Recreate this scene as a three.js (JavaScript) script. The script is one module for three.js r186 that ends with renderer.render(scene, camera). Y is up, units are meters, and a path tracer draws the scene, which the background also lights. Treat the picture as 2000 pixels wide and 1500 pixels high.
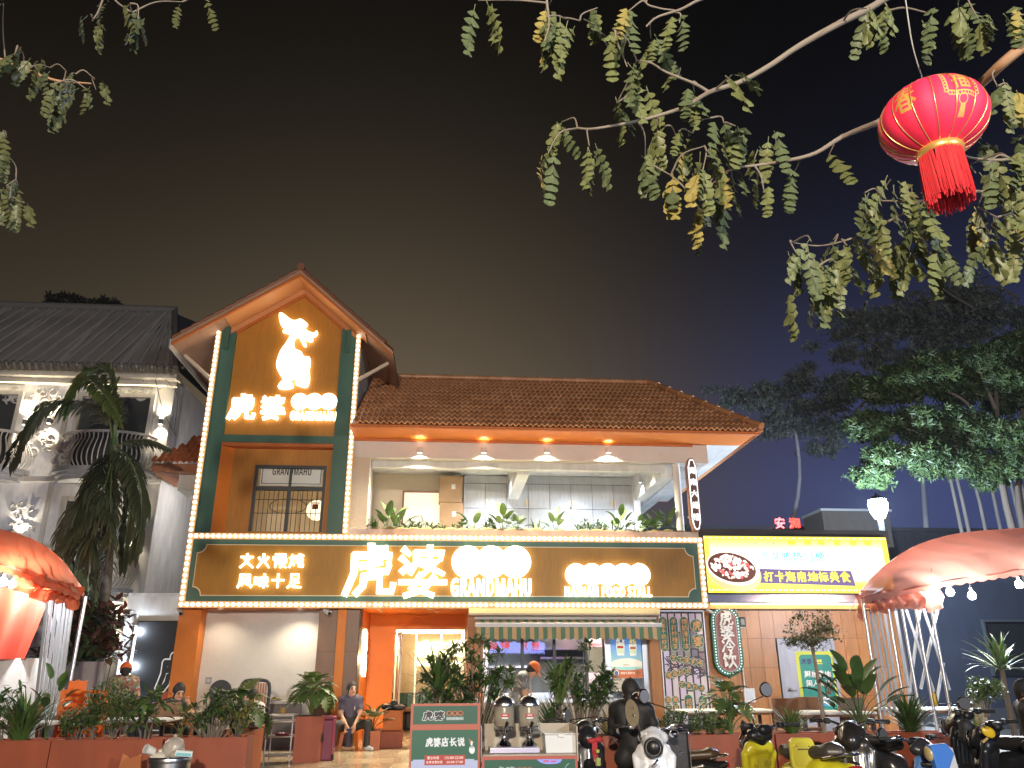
import * as THREE from 'three';
import { mergeGeometries } from 'three/addons/utils/BufferGeometryUtils.js';
import { TextGeometry } from 'three/addons/geometries/TextGeometry.js';
import { FontLoader } from 'three/addons/loaders/FontLoader.js';
import { RoundedBoxGeometry } from 'three/addons/geometries/RoundedBoxGeometry.js';
import { RectAreaLightUniformsLib } from 'three/addons/lights/RectAreaLightUniformsLib.js';

// ---------- camera, sky, exposure ----------
const scene = new THREE.Scene();
const camera = new THREE.PerspectiveCamera(52.66, 4 / 3, 0.1, 600);
camera.rotation.order = 'YXZ';
camera.position.set(0, 1.45, 17);
camera.rotation.set(0.3558, -0.0828, -0.0046);
camera.updateMatrixWorld();

const renderer = new THREE.WebGLRenderer({ antialias: true });
renderer.toneMapping = THREE.LinearToneMapping;
renderer.toneMappingExposure = 1.6;
renderer.shadowMap.enabled = true;
RectAreaLightUniformsLib.init();

{ // night sky: dark overhead, warm sign haze and blue lamp glare painted in low
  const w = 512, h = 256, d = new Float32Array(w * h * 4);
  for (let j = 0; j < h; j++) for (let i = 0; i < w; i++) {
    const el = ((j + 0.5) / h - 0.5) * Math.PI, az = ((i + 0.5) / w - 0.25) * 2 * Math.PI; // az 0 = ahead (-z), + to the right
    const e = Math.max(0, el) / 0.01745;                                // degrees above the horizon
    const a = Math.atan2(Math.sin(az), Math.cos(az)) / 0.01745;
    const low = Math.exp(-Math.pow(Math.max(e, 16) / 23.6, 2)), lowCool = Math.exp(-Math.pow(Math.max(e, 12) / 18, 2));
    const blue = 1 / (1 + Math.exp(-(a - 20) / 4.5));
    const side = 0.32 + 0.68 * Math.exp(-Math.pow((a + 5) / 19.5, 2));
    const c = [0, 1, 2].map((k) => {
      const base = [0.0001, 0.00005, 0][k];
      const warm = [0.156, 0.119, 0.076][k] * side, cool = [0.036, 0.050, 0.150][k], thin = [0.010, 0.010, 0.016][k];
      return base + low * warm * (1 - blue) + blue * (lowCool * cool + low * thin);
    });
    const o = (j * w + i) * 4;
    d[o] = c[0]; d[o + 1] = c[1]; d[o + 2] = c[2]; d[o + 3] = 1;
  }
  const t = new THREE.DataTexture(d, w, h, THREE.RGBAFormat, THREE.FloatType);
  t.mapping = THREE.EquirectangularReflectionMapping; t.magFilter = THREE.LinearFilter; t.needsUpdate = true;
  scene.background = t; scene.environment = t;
}

scene.fog = new THREE.FogExp2(new THREE.Color(0.78, 0.82, 0.9), 0.0003);   // humid night air

// ---------- helpers ----------
let seed = 7;
const rnd = () => { seed = (seed + 0x6d2b79f5) | 0; let t = Math.imul(seed ^ (seed >>> 15), 1 | seed); t = (t + Math.imul(t ^ (t >>> 7), 61 | t)) ^ t; return ((t ^ (t >>> 14)) >>> 0) / 4294967296; };
const rr = (a, b) => a + (b - a) * rnd();
const V = (x, y, z) => new THREE.Vector3(x, y, z);
const pi = Math.PI;
function aim(px, py) { return V((px - 1000) / 1516, (750 - py) / 1516, -1).applyQuaternion(camera.quaternion); }
const P = (px, py, z) => { const d = aim(px, py); return d.multiplyScalar((z - 17) / d.z).add(camera.position); };   // a survey point on the plane z
const Q = (px, py, dist) => aim(px, py).multiplyScalar(dist).add(camera.position);
const used = new Map();
function numbered(name) { const n = used.get(name) ?? 0; used.set(name, n + 1); return n ? name + '_' + String(n).padStart(3, '0') : name; }
function tag(o, label, category, group, kind) { o.userData.label = label; o.userData.category = category; if (group) o.userData.group = group; if (kind) o.userData.kind = kind; return o; }
function thing(name, label, category, pos = [0, 0, 0], turn = 0, group) {
  const o = new THREE.Group(); o.name = numbered(name); o.position.set(...pos); o.rotation.y = turn; scene.add(o);
  return tag(o, label, category, group);
}
function part(parent, name, geo, mat, label) {
  const m = new THREE.Mesh(geo, mat); m.name = name; m.castShadow = m.receiveShadow = true; parent.add(m);
  if (label) m.userData.label = label;
  return m;
}
function sub(parent, name) { const g = new THREE.Group(); g.name = name; parent.add(g); return g; }
function solo(name, label, category, geo, mat, group) { const m = part(scene, numbered(name), geo, mat); return tag(m, label, category, group); }
function struct(name, geo, mat) { const m = part(scene, numbered(name), geo, mat); m.userData.kind = 'structure'; return m; }
function copyThing(o, label, pos, turn = 0) { const c = o.clone(); c.name = numbered(o.name.replace(/_\d{3}$/, '')); c.position.set(...pos); c.rotation.y = turn; c.userData = { ...o.userData, label }; scene.add(c); return c; }

function plain(g) {
  g = g.index ? g.toNonIndexed() : g;
  for (const k of Object.keys(g.attributes)) if (!['position', 'normal', 'uv', 'color'].includes(k)) g.deleteAttribute(k);
  if (!g.attributes.normal) g.computeVertexNormals();
  if (!g.attributes.uv) g.setAttribute('uv', new THREE.BufferAttribute(new Float32Array(g.attributes.position.count * 2), 2));
  g.morphAttributes = {}; g.clearGroups();
  return g;
}
function M(list) {
  list = list.map(plain);
  if (list.some((g) => g.attributes.color)) for (const g of list) if (!g.attributes.color) paint(g, [1, 1, 1]);
  return list.length === 1 ? list[0] : mergeGeometries(list);
}
function paint(g, c) { const n = g.attributes.position.count, a = new Float32Array(n * 3); for (let i = 0; i < n; i++) a.set(c, i * 3); g.setAttribute('color', new THREE.BufferAttribute(a, 3)); return g; }
// box between two corners with uv in metres
function box(x0, x1, y0, y1, z0, z1) {
  const pos = [], nor = [], uv = [];
  const q = (a, b, c, d, n, u) => { for (const [p, i] of [[a, 0], [b, 1], [c, 2], [a, 0], [c, 2], [d, 3]]) { pos.push(...p); nor.push(...n); uv.push(...u(p)); } };
  const A = [x0, y0, z1], B = [x1, y0, z1], C = [x1, y1, z1], D = [x0, y1, z1], E = [x0, y0, z0], F = [x1, y0, z0], G = [x1, y1, z0], H = [x0, y1, z0];
  q(A, B, C, D, [0, 0, 1], (p) => [p[0], p[1]]); q(F, E, H, G, [0, 0, -1], (p) => [-p[0], p[1]]);
  q(E, A, D, H, [-1, 0, 0], (p) => [p[2], p[1]]); q(B, F, G, C, [1, 0, 0], (p) => [-p[2], p[1]]);
  q(D, C, G, H, [0, 1, 0], (p) => [p[0], -p[2]]); q(E, F, B, A, [0, -1, 0], (p) => [p[0], p[2]]);
  const g = new THREE.BufferGeometry();
  g.setAttribute('position', new THREE.Float32BufferAttribute(pos, 3)); g.setAttribute('normal', new THREE.Float32BufferAttribute(nor, 3)); g.setAttribute('uv', new THREE.Float32BufferAttribute(uv, 2));
  return g;
}
const rbox = (w, h, d, r, x = 0, y = 0, z = 0) => new RoundedBoxGeometry(w, h, d, 2, r).translate(x, y, z);
const at = (g, x, y, z) => g.translate(x, y, z);
function rod(a, b, r0, r1 = r0, n = 8) {
  a = a.isVector3 ? a : V(...a); b = b.isVector3 ? b : V(...b);
  const d = b.clone().sub(a), L = d.length(), g = new THREE.CylinderGeometry(r1, r0, L, n, 1);
  g.translate(0, L / 2, 0).applyQuaternion(new THREE.Quaternion().setFromUnitVectors(V(0, 1, 0), d.normalize())).translate(a.x, a.y, a.z);
  return g;
}
function tube(pts, r0, r1 = r0, n = 6, seg) { // tapered tube along a smooth curve
  const c = new THREE.CatmullRomCurve3(pts.map((p) => (p.isVector3 ? p : V(...p)))), s = seg ?? Math.max(4, pts.length * 4), g = new THREE.TubeGeometry(c, s, 1, n, false), p = g.attributes.position, N = g.attributes.normal;
  for (let i = 0; i <= s; i++) { const o = c.getPointAt(i / s), r = r0 + (r1 - r0) * (i / s); for (let k = 0; k <= n; k++) { const j = i * (n + 1) + k; p.setXYZ(j, o.x + N.getX(j) * r, o.y + N.getY(j) * r, o.z + N.getZ(j) * r); } }
  return g;
}
const lathe = (pts, n = 24) => new THREE.LatheGeometry(pts.map((p) => new THREE.Vector2(...p)), n);
const ball = (r, x = 0, y = 0, z = 0, sx = 1, sy = 1, sz = 1, n = 12) => new THREE.SphereGeometry(r, n * 2, n).scale(sx, sy, sz).translate(x, y, z);
function shape(pts) { const s = new THREE.Shape(); pts.forEach((p, i) => (i ? s.lineTo(p[0], p[1]) : s.moveTo(p[0], p[1]))); s.closePath(); return s; }
const prism = (pts, depth, bevel = 0) => new THREE.ExtrudeGeometry(pts instanceof THREE.Shape ? pts : shape(pts), { depth, bevelEnabled: bevel > 0, bevelSize: bevel, bevelThickness: bevel, bevelSegments: 2, curveSegments: 16 });
const rrect = (w, h, r, cx = 0, cy = 0) => { const s = new THREE.Shape(), x = cx - w / 2, y = cy - h / 2; s.moveTo(x + r, y).lineTo(x + w - r, y); s.absarc(x + w - r, y + r, r, -pi / 2, 0); s.lineTo(x + w, y + h - r); s.absarc(x + w - r, y + h - r, r, 0, pi / 2); s.lineTo(x + r, y + h); s.absarc(x + r, y + h - r, r, pi / 2, pi); s.lineTo(x, y + r); s.absarc(x + r, y + r, r, pi, pi * 1.5); return s; };
function quadSheet(grid) { // grid[i][j] of Vector3 -> smooth sheet, uv in grid units
  const n = grid.length, m = grid[0].length, pos = [], uv = [], idx = [];
  for (let i = 0; i < n; i++) for (let j = 0; j < m; j++) { const p = grid[i][j]; pos.push(p.x, p.y, p.z); uv.push(j / (m - 1), i / (n - 1)); }
  for (let i = 0; i < n - 1; i++) for (let j = 0; j < m - 1; j++) { const a = i * m + j; idx.push(a, a + 1, a + m + 1, a, a + m + 1, a + m); }
  const g = new THREE.BufferGeometry(); g.setAttribute('position', new THREE.Float32BufferAttribute(pos, 3)); g.setAttribute('uv', new THREE.Float32BufferAttribute(uv, 2)); g.setIndex(idx); g.computeVertexNormals();
  return g;
}
function move(m, pos, ry = 0, rx = 0, rz = 0, s = 1) { m.position.set(...(pos.isVector3 ? pos.toArray() : pos)); m.rotation.order = 'YXZ'; m.rotation.set(rx, ry, rz); if (Array.isArray(s)) m.scale.set(...s); else m.scale.setScalar(s); return m; }

// ---------- textures and materials ----------
function hash(x, y, s) { let h = (x * 374761393 + y * 668265263 + s * 974634) | 0; h = Math.imul(h ^ (h >>> 13), 1274126177); return ((h ^ (h >>> 16)) >>> 0) / 4294967296; }
function vnoise(x, y, per, s) { const xi = Math.floor(x), yi = Math.floor(y), u = x - xi, v = y - yi, a = u * u * (3 - 2 * u), b = v * v * (3 - 2 * v), w = (i, j) => hash(((i % per) + per) % per, ((j % per) + per) % per, s); return (w(xi, yi) * (1 - a) + w(xi + 1, yi) * a) * (1 - b) + (w(xi, yi + 1) * (1 - a) + w(xi + 1, yi + 1) * a) * b; }
function fbm(u, v, f, oct, s, ax = 1, ay = 1) { let t = 0, a = 0.5, n = 0; for (let o = 0; o < oct; o++) { t += a * vnoise(u * f * ax, v * f * ay, f * Math.max(ax, ay), s + o); n += a; a *= 0.55; f *= 2; } return t / n; }
function tex(size, fn, rep = 1, srgb = false) {
  const d = new Uint8Array(size * size * 4);
  for (let j = 0; j < size; j++) for (let i = 0; i < size; i++) { const c = fn(i / size, j / size), o = (j * size + i) * 4; const v = Array.isArray(c) ? c : [c, c, c]; for (let k = 0; k < 3; k++) d[o + k] = Math.max(0, Math.min(255, v[k] * 255)); d[o + 3] = 255; }
  const t = new THREE.DataTexture(d, size, size); t.wrapS = t.wrapT = THREE.RepeatWrapping; t.magFilter = THREE.LinearFilter; t.repeat.set(rep, rep); if (srgb) t.colorSpace = THREE.SRGBColorSpace; t.needsUpdate = true; return t;
}
const stuccoT = tex(256, (u, v) => 0.80 + 0.2 * (0.6 * fbm(u, v, 4, 4, 1) + 0.4 * fbm(u, v, 32, 3, 5)) * 1.0, 0.5);
const grimeT = tex(512, (u, v) => { const n = fbm(u, v, 3, 6, 11), s = fbm(u, v, 6, 4, 21, 4, 1); return 0.62 + 0.38 * Math.min(1, Math.max(0, (n * 0.6 + s * 0.55 - 0.25) * 1.7)); }, 0.33);
const woodT = tex(512, (u, v) => { const n = fbm(u, v, 4, 4, 31, 12, 1), k = fbm(u, v, 2, 3, 35, 2, 1); return 0.62 + 0.38 * (0.65 * n + 0.35 * k); }, 0.9);
const fineT = tex(256, (u, v) => fbm(u, v, 24, 4, 41), 2);
const roughT = tex(256, (u, v) => 0.35 + 0.6 * fbm(u, v, 5, 5, 51), 0.5);
const asphaltT = tex(512, (u, v) => { const n = fbm(u, v, 64, 2, 61), m = fbm(u, v, 3, 5, 63); return 0.45 + 0.55 * (n * 0.6 + m * 0.4); }, 0.4);
const leafT = tex(128, (u, v) => 0.72 + 0.28 * fbm(u, v, 6, 4, 71), 1);
const clothT = tex(256, (u, v) => 0.78 + 0.22 * fbm(u, v, 5, 5, 81), 1);
const mats = new Map();
function std(c, rough = 0.7, metal = 0, o = {}) {
  const key = JSON.stringify([c, rough, metal, Object.keys(o).map((k) => [k, o[k]?.uuid ?? o[k]])]);
  if (mats.has(key)) return mats.get(key);
  const { phys, ...rest } = o, m = new (phys ? THREE.MeshPhysicalMaterial : THREE.MeshStandardMaterial)({ roughness: rough, metalness: metal, side: THREE.DoubleSide, ...rest });
  Array.isArray(c) ? m.color.setRGB(...c) : m.color.set(c);
  mats.set(key, m); return m;
}
const glow = (c, k, base = [0.8, 0.8, 0.8]) => { const m = std(base, 0.5, 0, { emissive: new THREE.Color().setRGB(...c), emissiveIntensity: k, name: c.join() + k }); return m; };
const leafy = (c, o = {}) => std(c, 0.5, 0, { phys: 1, transmission: 0.25, thickness: 0, map: leafT, ...o });
const C = {
  white: std([0.62, 0.6, 0.56], 0.8, 0, { map: grimeT }), cream: std([0.62, 0.52, 0.40], 0.75, 0, { map: stuccoT, bumpMap: fineT, bumpScale: 0.003 }), plaster: std([0.60, 0.57, 0.52], 0.85, 0, { map: stuccoT, bumpMap: fineT, bumpScale: 0.0008 }),
  orange: std([0.70, 0.205, 0.02], 0.55, 0, { map: stuccoT }), orangeDeep: std([0.50, 0.13, 0.018], 0.6, 0, { map: stuccoT }), panelOrange: std([0.52, 0.21, 0.02], 0.5, 0, { map: woodT }),
  wood: std([0.36, 0.15, 0.055], 0.45, 0, { map: woodT }), woodDark: std([0.24, 0.11, 0.055], 0.35, 0, { map: woodT }), green: std([0.048, 0.125, 0.09], 0.5, 0, { map: stuccoT }),
  tile: std([0.50, 0.20, 0.075], 0.42, 0, { map: clothT }), gold: std([0.75, 0.52, 0.2], 0.3, 0.8), grey: std([0.30, 0.30, 0.30], 0.7), dark: std([0.025, 0.025, 0.028], 0.5), black: std([0.01, 0.01, 0.011], 0.35),
  steel: std([0.62, 0.63, 0.65], 0.28, 1), chrome: std([0.75, 0.75, 0.76], 0.08, 1), alu: std([0.50, 0.52, 0.55], 0.4, 0.8), redSheet: std([0.34, 0.075, 0.03], 0.55, 0, { map: grimeT }), stone: std([0.27, 0.26, 0.24], 0.85, 0, { map: grimeT }),
  frame: std([0.05, 0.055, 0.06], 0.5, 0.3), soil: std([0.03, 0.02, 0.013], 1, 0, { map: asphaltT }), bark: std([0.14, 0.11, 0.085], 0.9, 0, { map: grimeT, bumpMap: asphaltT, bumpScale: 0.01 }), twig: std([0.16, 0.13, 0.10], 0.8),
  glass: std([0.95, 0.97, 0.96], 0.02, 0, { phys: 1, transmission: 1, thickness: 0, ior: 1.5 }), rubber: std([0.012, 0.012, 0.012], 0.8),
  paper: std([0.75, 0.74, 0.7], 0.8), skin: std([0.52, 0.30, 0.20], 0.55), paperGrey: std([0.5, 0.5, 0.48], 0.8),
};
// ---------- Chinese lettering: each character as brush strokes on a 100 x 100 square (x to the right, y down) ----------
const HZ = {
  文: '50 05 55 18/10 25 90 25/70 25 50 60 10 95/30 30 55 62 95 95', 火: '50 05 50 45 15 95/50 45 92 95/20 30 30 48/82 25 68 46', 慢: '22 05 22 95/08 25 08 45/34 22 38 36/45 08 85 08 85 32 45 32 45 08/45 20 85 20/38 42 95 42 95 58 38 58 38 42/56 42 56 58/74 42 74 58/42 68 85 68 55 95/50 72 95 95',
  炖: '20 10 20 50 05 95/20 50 36 82/06 30 13 45/35 25 28 42/45 20 95 15/50 35 50 60 90 60 90 35/70 05 70 90 96 90 96 74', 风: '20 10 20 60 06 95/20 10 80 10 80 70 97 94 97 80/32 28 68 76/66 28 30 82', 味: '08 30 08 72 35 72 35 30 08 30/45 30 90 30/40 50 95 50/68 06 68 96/68 52 42 86/70 52 95 86',
  十: '10 45 90 45/50 05 50 95', 足: '26 08 74 08 74 38 26 38 26 08/50 38 50 86/50 60 80 60/26 56 24 80 05 95/22 78 45 90 95 92',
  虎: '50 02 50 20/50 10 80 08/20 22 90 22 86 34/20 22 20 55 05 96/34 42 72 35/52 28 50 52 84 52 86 42/40 62 38 80 25 95/40 62 70 62 70 90 94 90 96 76', 婆: '10 08 22 18/06 25 18 35/08 52 22 36/35 15 35 35 24 55/35 15 90 15 84 26/62 03 62 40/40 31 80 31 50 56/46 36 90 56/45 58 26 82 70 97/72 62 52 86 15 98/05 72 95 72',
  香: '75 03 30 12/08 24 92 24/50 08 50 46/48 25 10 46/52 25 90 46/25 54 75 54 75 95 25 95 25 54/25 74 75 74', 草: '05 15 95 15/30 05 30 25/70 05 70 25/28 32 72 32 72 62 28 62 28 32/28 47 72 47/05 76 95 76/50 62 50 98', 鸭: '08 15 45 15 45 55 08 55 08 15/08 35 45 35/26 15 26 98/70 03 60 15/55 15 88 15 88 38/55 15 55 55 95 55 95 90 80 95/68 26 75 35/50 74 82 74',
  热: '20 03 20 50 10 45/05 16 36 16/05 38 36 28/45 15 75 15 75 50 95 52 95 40/58 03 58 30 40 56/50 30 60 40/14 68 08 94/36 68 40 92/58 68 64 90/80 68 92 92', 门: '15 05 26 18/10 22 10 95/38 12 90 12 90 92 78 95', 榜: '05 25 40 25/22 05 22 95/22 30 05 60/25 34 38 48/68 02 68 10/45 13 95 13/56 16 58 26/80 16 77 26/42 42 42 30 96 30 92 42/68 36 70 43/42 50 96 50/62 50 42 96/56 64 84 64 82 92 74 95',
  打: '25 05 25 92 14 86/05 28 42 26/05 62 42 46/48 15 96 15/72 15 72 92 58 86', 卡: '50 03 50 40/50 20 80 20/05 42 95 42/50 42 50 98/54 55 76 68', 海: '10 08 22 18/05 33 18 43/05 95 22 60/45 03 30 28/42 15 95 15/42 30 40 84/42 30 85 30 84 92 73 95/28 57 98 57/58 38 66 50/56 64 64 75/38 84 94 84', 南: '10 15 90 15/50 03 50 30/15 30 15 96/15 30 85 30 85 94 73 95/36 38 42 48/66 38 58 48/28 52 72 52/26 68 74 68/50 52 50 96',
  地: '05 35 40 35/22 10 22 80/04 86 42 74/40 42 95 26 95 54 84 58/68 04 68 74/52 20 52 86 95 86 96 70', 标: '05 25 40 25/22 05 22 95/22 30 05 60/25 34 38 48/50 15 90 15/42 38 96 38/70 38 70 92 58 86/55 55 44 80/84 55 96 80', 美: '36 02 42 12/66 02 58 12/15 16 85 16/20 30 80 30/10 45 90 45/50 15 50 60/08 62 92 62/50 62 14 97/52 64 92 96', 食: '50 03 05 42/50 03 95 42/50 20 50 30/30 35 70 35 70 60 30 60 30 35/30 47 70 47/30 35 30 96 46 88/74 62 56 72/50 70 95 96',
  大: '08 35 92 35/50 05 50 35 08 96/50 40 92 95', 众: '50 03 15 46/50 03 86 46/30 50 05 96/28 66 45 92/70 50 50 96/70 62 95 95', 点: '50 03 50 36/50 18 80 18/20 36 80 36 80 62 20 62 20 36/15 74 08 95/35 76 40 93/60 76 66 92/80 74 92 94', 评: '15 08 25 18/08 35 25 35 25 86 38 74/40 15 95 15/50 25 56 40/85 25 78 40/35 56 98 56/68 15 68 98',
  冷: '08 15 20 30/05 85 22 50/60 03 30 46/60 03 95 46/58 35 65 46/40 56 84 56 64 82/50 74 70 96', 饮: '20 05 05 40/18 22 40 22 35 32/18 36 18 92 36 78/60 05 45 42/55 24 95 24 88 40/70 30 68 64 40 96/70 58 95 95', 水: '50 05 50 92 38 85/10 30 40 30 08 76/88 20 58 48/52 42 95 86', 果: '20 08 80 08 80 46 20 46 20 08/20 27 80 27/50 08 50 98/05 60 95 60/50 60 10 94/50 60 90 94',
  牛: '30 08 15 36/25 26 88 26/05 56 95 56/50 05 50 98', 奶: '20 05 10 52 35 86/36 30 25 66 05 94/05 30 45 30/50 15 85 15 75 45 95 45 90 90 75 93/62 15 60 54 44 96', 炒: '20 10 20 50 05 95/20 50 36 82/06 30 13 45/35 25 28 42/70 05 70 60/52 25 44 52/88 22 96 46/90 58 68 82 40 96', 冰: '08 20 20 36/05 86 22 55/65 05 65 92 54 88/34 34 56 34 34 82/92 22 75 44/68 42 98 86',
  手: '76 04 20 13/15 32 85 32/05 56 95 56/50 10 50 92 36 88', 柠: '05 25 40 25/22 05 22 95/22 30 05 60/25 34 38 48/68 02 70 12/46 32 46 18 95 18 92 32/45 45 96 45/70 45 70 92 58 86', 檬: '05 25 40 25/22 05 22 95/22 30 05 60/25 34 38 48/46 10 95 10/60 03 60 18/80 03 80 18/44 36 44 26 96 26 96 36/55 38 86 38/46 48 96 48/70 48 42 76/60 60 74 92 60 96/68 66 44 92/90 56 76 68 95 94', 茶: '05 15 95 15/30 05 30 25/70 05 70 25/50 24 05 56/50 24 95 56/25 62 75 62/50 48 50 98/42 72 22 92/58 72 80 92',
  椰: '05 25 38 25/20 05 20 95/20 30 05 60/40 12 70 12/45 12 45 80/62 12 62 96/45 32 62 32/45 50 62 50/36 84 72 74/78 10 96 10 86 40 97 62 82 76/78 10 78 98', 清: '10 08 22 18/05 33 18 43/05 95 22 60/38 14 95 14/42 28 90 28/32 42 98 42/66 04 66 42/46 52 46 98/46 52 86 52 86 92 74 95/46 66 86 66/46 79 86 79', 补: '18 05 26 15/05 26 38 26 05 62/21 46 21 98/28 46 40 56/66 05 66 98/66 40 92 58', 凉: '08 15 20 30/05 85 22 50/65 02 65 14/32 18 98 18/42 30 86 30 86 54 42 54 42 30/66 54 66 92 54 88/50 66 38 88/80 66 95 88',
  芝: '05 15 95 15/30 05 30 25/70 05 70 25/48 26 52 36/18 42 80 42 18 82/16 82 95 92', 士: '06 38 94 38/50 05 50 88/20 88 80 88', 菠: '05 12 95 12/30 03 30 20/70 03 70 20/10 32 20 40/06 52 18 60/06 95 22 70/36 38 36 65 26 96/36 38 92 38 86 50/62 26 62 60/44 60 84 60 48 97/50 64 95 96', 萝: '05 12 95 12/30 03 30 20/70 03 70 20/20 28 80 28 80 46 20 46 20 28/40 28 40 46/60 28 60 46/45 50 15 76/35 60 80 60 16 98/36 72 50 82', 啤: '05 30 05 70 30 70 30 30 05 30/70 03 62 12/45 15 92 15 92 50 45 50 45 15/45 32 92 32/68 15 62 50 45 66/38 70 98 70/72 56 72 98',
  榴: '05 25 38 25/20 05 20 95/20 30 05 60/60 06 45 14 45 46/56 30 64 42/68 12 95 12 92 42 80 42/82 12 68 48/45 55 92 55 92 95 45 95 45 55/45 75 92 75/68 55 68 95', 莲: '05 12 95 12/30 03 30 20/70 03 70 20/10 30 20 40/05 54 22 54 16 82 96 93/36 36 95 36/56 26 46 52 92 52/34 68 96 68/68 44 68 86', 芒: '05 15 95 15/30 05 30 25/70 05 70 25/48 28 52 38/10 46 90 46/24 46 24 90 86 90', 招: '25 05 25 92 14 86/05 28 42 26/05 62 42 46/48 12 90 12 88 42 78 40/68 12 48 48/52 56 88 56 88 94 52 94 52 56', 牌: '14 08 14 46 05 96/14 36 42 36/30 06 30 36/14 58 34 58 34 96/72 03 64 12/50 14 92 14 92 50 50 50 50 14/50 32 92 32/70 14 64 50 48 64/42 70 98 70/74 56 74 98',
  三: '15 15 85 15/22 50 78 50/05 88 95 88', 亚: '10 12 90 12/38 12 38 86/62 12 62 86/18 34 28 66/82 34 72 66/05 88 95 88', 厨: '10 10 95 10/12 10 12 56 04 96/22 24 56 24/28 36 50 36 50 52 28 52 28 36/32 58 34 70/48 58 44 70/22 80 58 72/62 36 97 36/84 18 84 92 74 88/66 52 74 62', 房: '50 02 55 12/20 15 85 15 85 33 20 33/20 15 20 55 06 96/54 37 58 45/25 50 96 50/50 50 45 76 26 96/48 66 80 66 75 92 62 96', 重: '76 03 25 10/06 20 94 20/20 31 80 31 80 58 20 58 20 31/20 44 80 44/50 08 50 90/14 73 86 73/04 92 96 92',
  闲: '15 05 26 18/10 22 10 95/38 12 90 12 90 92 78 95/28 45 72 45/50 26 50 86/50 45 28 76/50 45 72 74', 人: '50 05 45 46 05 96/50 46 95 96', 免: '42 03 14 32/34 12 68 12 56 26/20 28 80 28 80 50 20 50 20 28/50 28 44 66 06 95/58 50 58 86 95 86 96 70', 进: '10 08 20 18/05 38 22 38 22 76 95 93/36 26 95 26/32 54 98 54/52 08 52 56 38 82/76 08 76 84', 店: '50 02 56 12/15 16 95 16/16 16 16 56 05 96/52 24 52 56/52 38 82 38/30 56 80 56 80 92 30 92 30 56', 长: '76 08 34 36/05 50 95 50/30 05 30 92 52 78/50 50 96 95', 说: '15 08 25 18/08 35 25 35 25 86 38 74/50 05 57 18/86 05 78 18/48 25 90 25 90 48 48 48 48 25/60 48 55 76 38 96/76 48 76 90 96 90 96 74',
  营: '05 12 95 12/30 03 30 20/70 03 70 20/08 42 08 30 92 30 88 42/28 44 72 44 72 60 28 60 28 44/20 68 80 68 80 95 20 95 20 68', 业: '36 08 36 88/64 08 64 88/10 30 24 62/90 30 76 62/05 90 95 90', 时: '08 15 08 82 36 82 36 15 08 15/08 48 36 48/45 30 98 30/80 08 80 92 66 86/50 48 62 64', 间: '15 05 26 18/10 22 10 95/38 12 90 12 90 92 78 95/34 36 66 36 66 82 34 82 34 36/34 58 66 58', 旺: '06 15 06 82 34 82 34 15 06 15/06 48 34 48/45 15 96 15/48 50 92 50/40 90 98 90/70 15 70 90', 季: '72 03 26 10/06 22 94 22/50 08 50 46/48 25 10 46/52 25 90 46/28 52 72 52 50 64/50 62 50 94 36 90/05 74 95 74', 休: '24 04 06 50/16 34 16 98/32 30 98 30/66 04 66 98/64 32 36 78/68 32 97 76', 整: '05 12 48 12/26 03 26 48/08 20 44 20 44 34 08 34 08 20/66 03 54 24/58 16 96 16/86 16 56 48/64 22 94 48/15 54 88 54/50 54 50 94/50 74 80 74/26 68 26 94/05 95 95 95',
  为: '26 08 36 20/10 30 86 30 80 92 64 90/50 05 46 50 08 96/50 50 64 66', 节: '05 15 95 15/30 05 30 25/70 05 70 25/15 38 85 38 85 70 72 74/48 38 48 98', 约: '26 05 08 32 32 32 08 58 38 50/05 84 38 72/56 05 42 36/50 22 92 22 88 88 72 92/54 46 68 60', 您: '26 03 08 36/18 24 18 56/42 04 34 28/40 15 92 15 84 25/64 15 64 46/48 28 42 42/80 28 92 42/15 66 08 92/30 62 36 92 70 92 72 80/48 62 56 72/82 62 94 80', 的: '26 03 16 15/08 18 08 86 38 86 38 18 08 18/08 50 38 50/60 03 48 38/55 20 92 20 88 86 72 91/58 45 70 60', 安: '50 02 54 12/08 32 08 17 92 17 90 30/42 28 26 66 82 96/72 48 56 76 10 98/05 52 95 52', 澜: '08 08 18 16/04 33 15 42/04 95 18 60/32 08 40 18/28 22 28 96/50 12 95 12 94 92 84 92/40 34 84 34/45 45 79 45 79 60 45 60 45 45/62 24 62 92/62 62 42 82/62 62 82 80',
  鲜: '20 03 08 25/15 15 40 15 30 26/08 30 45 30 45 60 08 60 08 30/08 45 45 45/26 30 26 60/04 78 48 72/60 05 66 16/90 05 82 16/54 22 98 22/56 42 95 42/50 62 98 62/76 22 76 98', 烧: '20 10 20 50 05 95/20 50 36 82/06 30 13 45/35 25 28 42/44 20 95 15/58 05 62 36 92 44/90 20 48 48/44 56 98 56/60 56 42 96/78 56 78 88 96 88 96 74', 同: '14 08 14 96/14 8 86 8 86 92 74 95/30 30 70 30/34 50 66 50 66 76 34 76 34 50', 排: '24 05 24 92 14 86/05 28 40 26/05 62 40 46/58 06 56 97/78 06 78 98/44 25 58 25/44 45 58 45/40 70 58 66/78 25 97 25/78 45 97 45/78 66 98 66', 档: '05 25 40 25/22 05 22 95/22 30 05 60/25 34 38 48/70 04 70 34/50 10 56 26/92 10 85 26/48 40 92 40 92 94 46 94/48 66 90 66',
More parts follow.
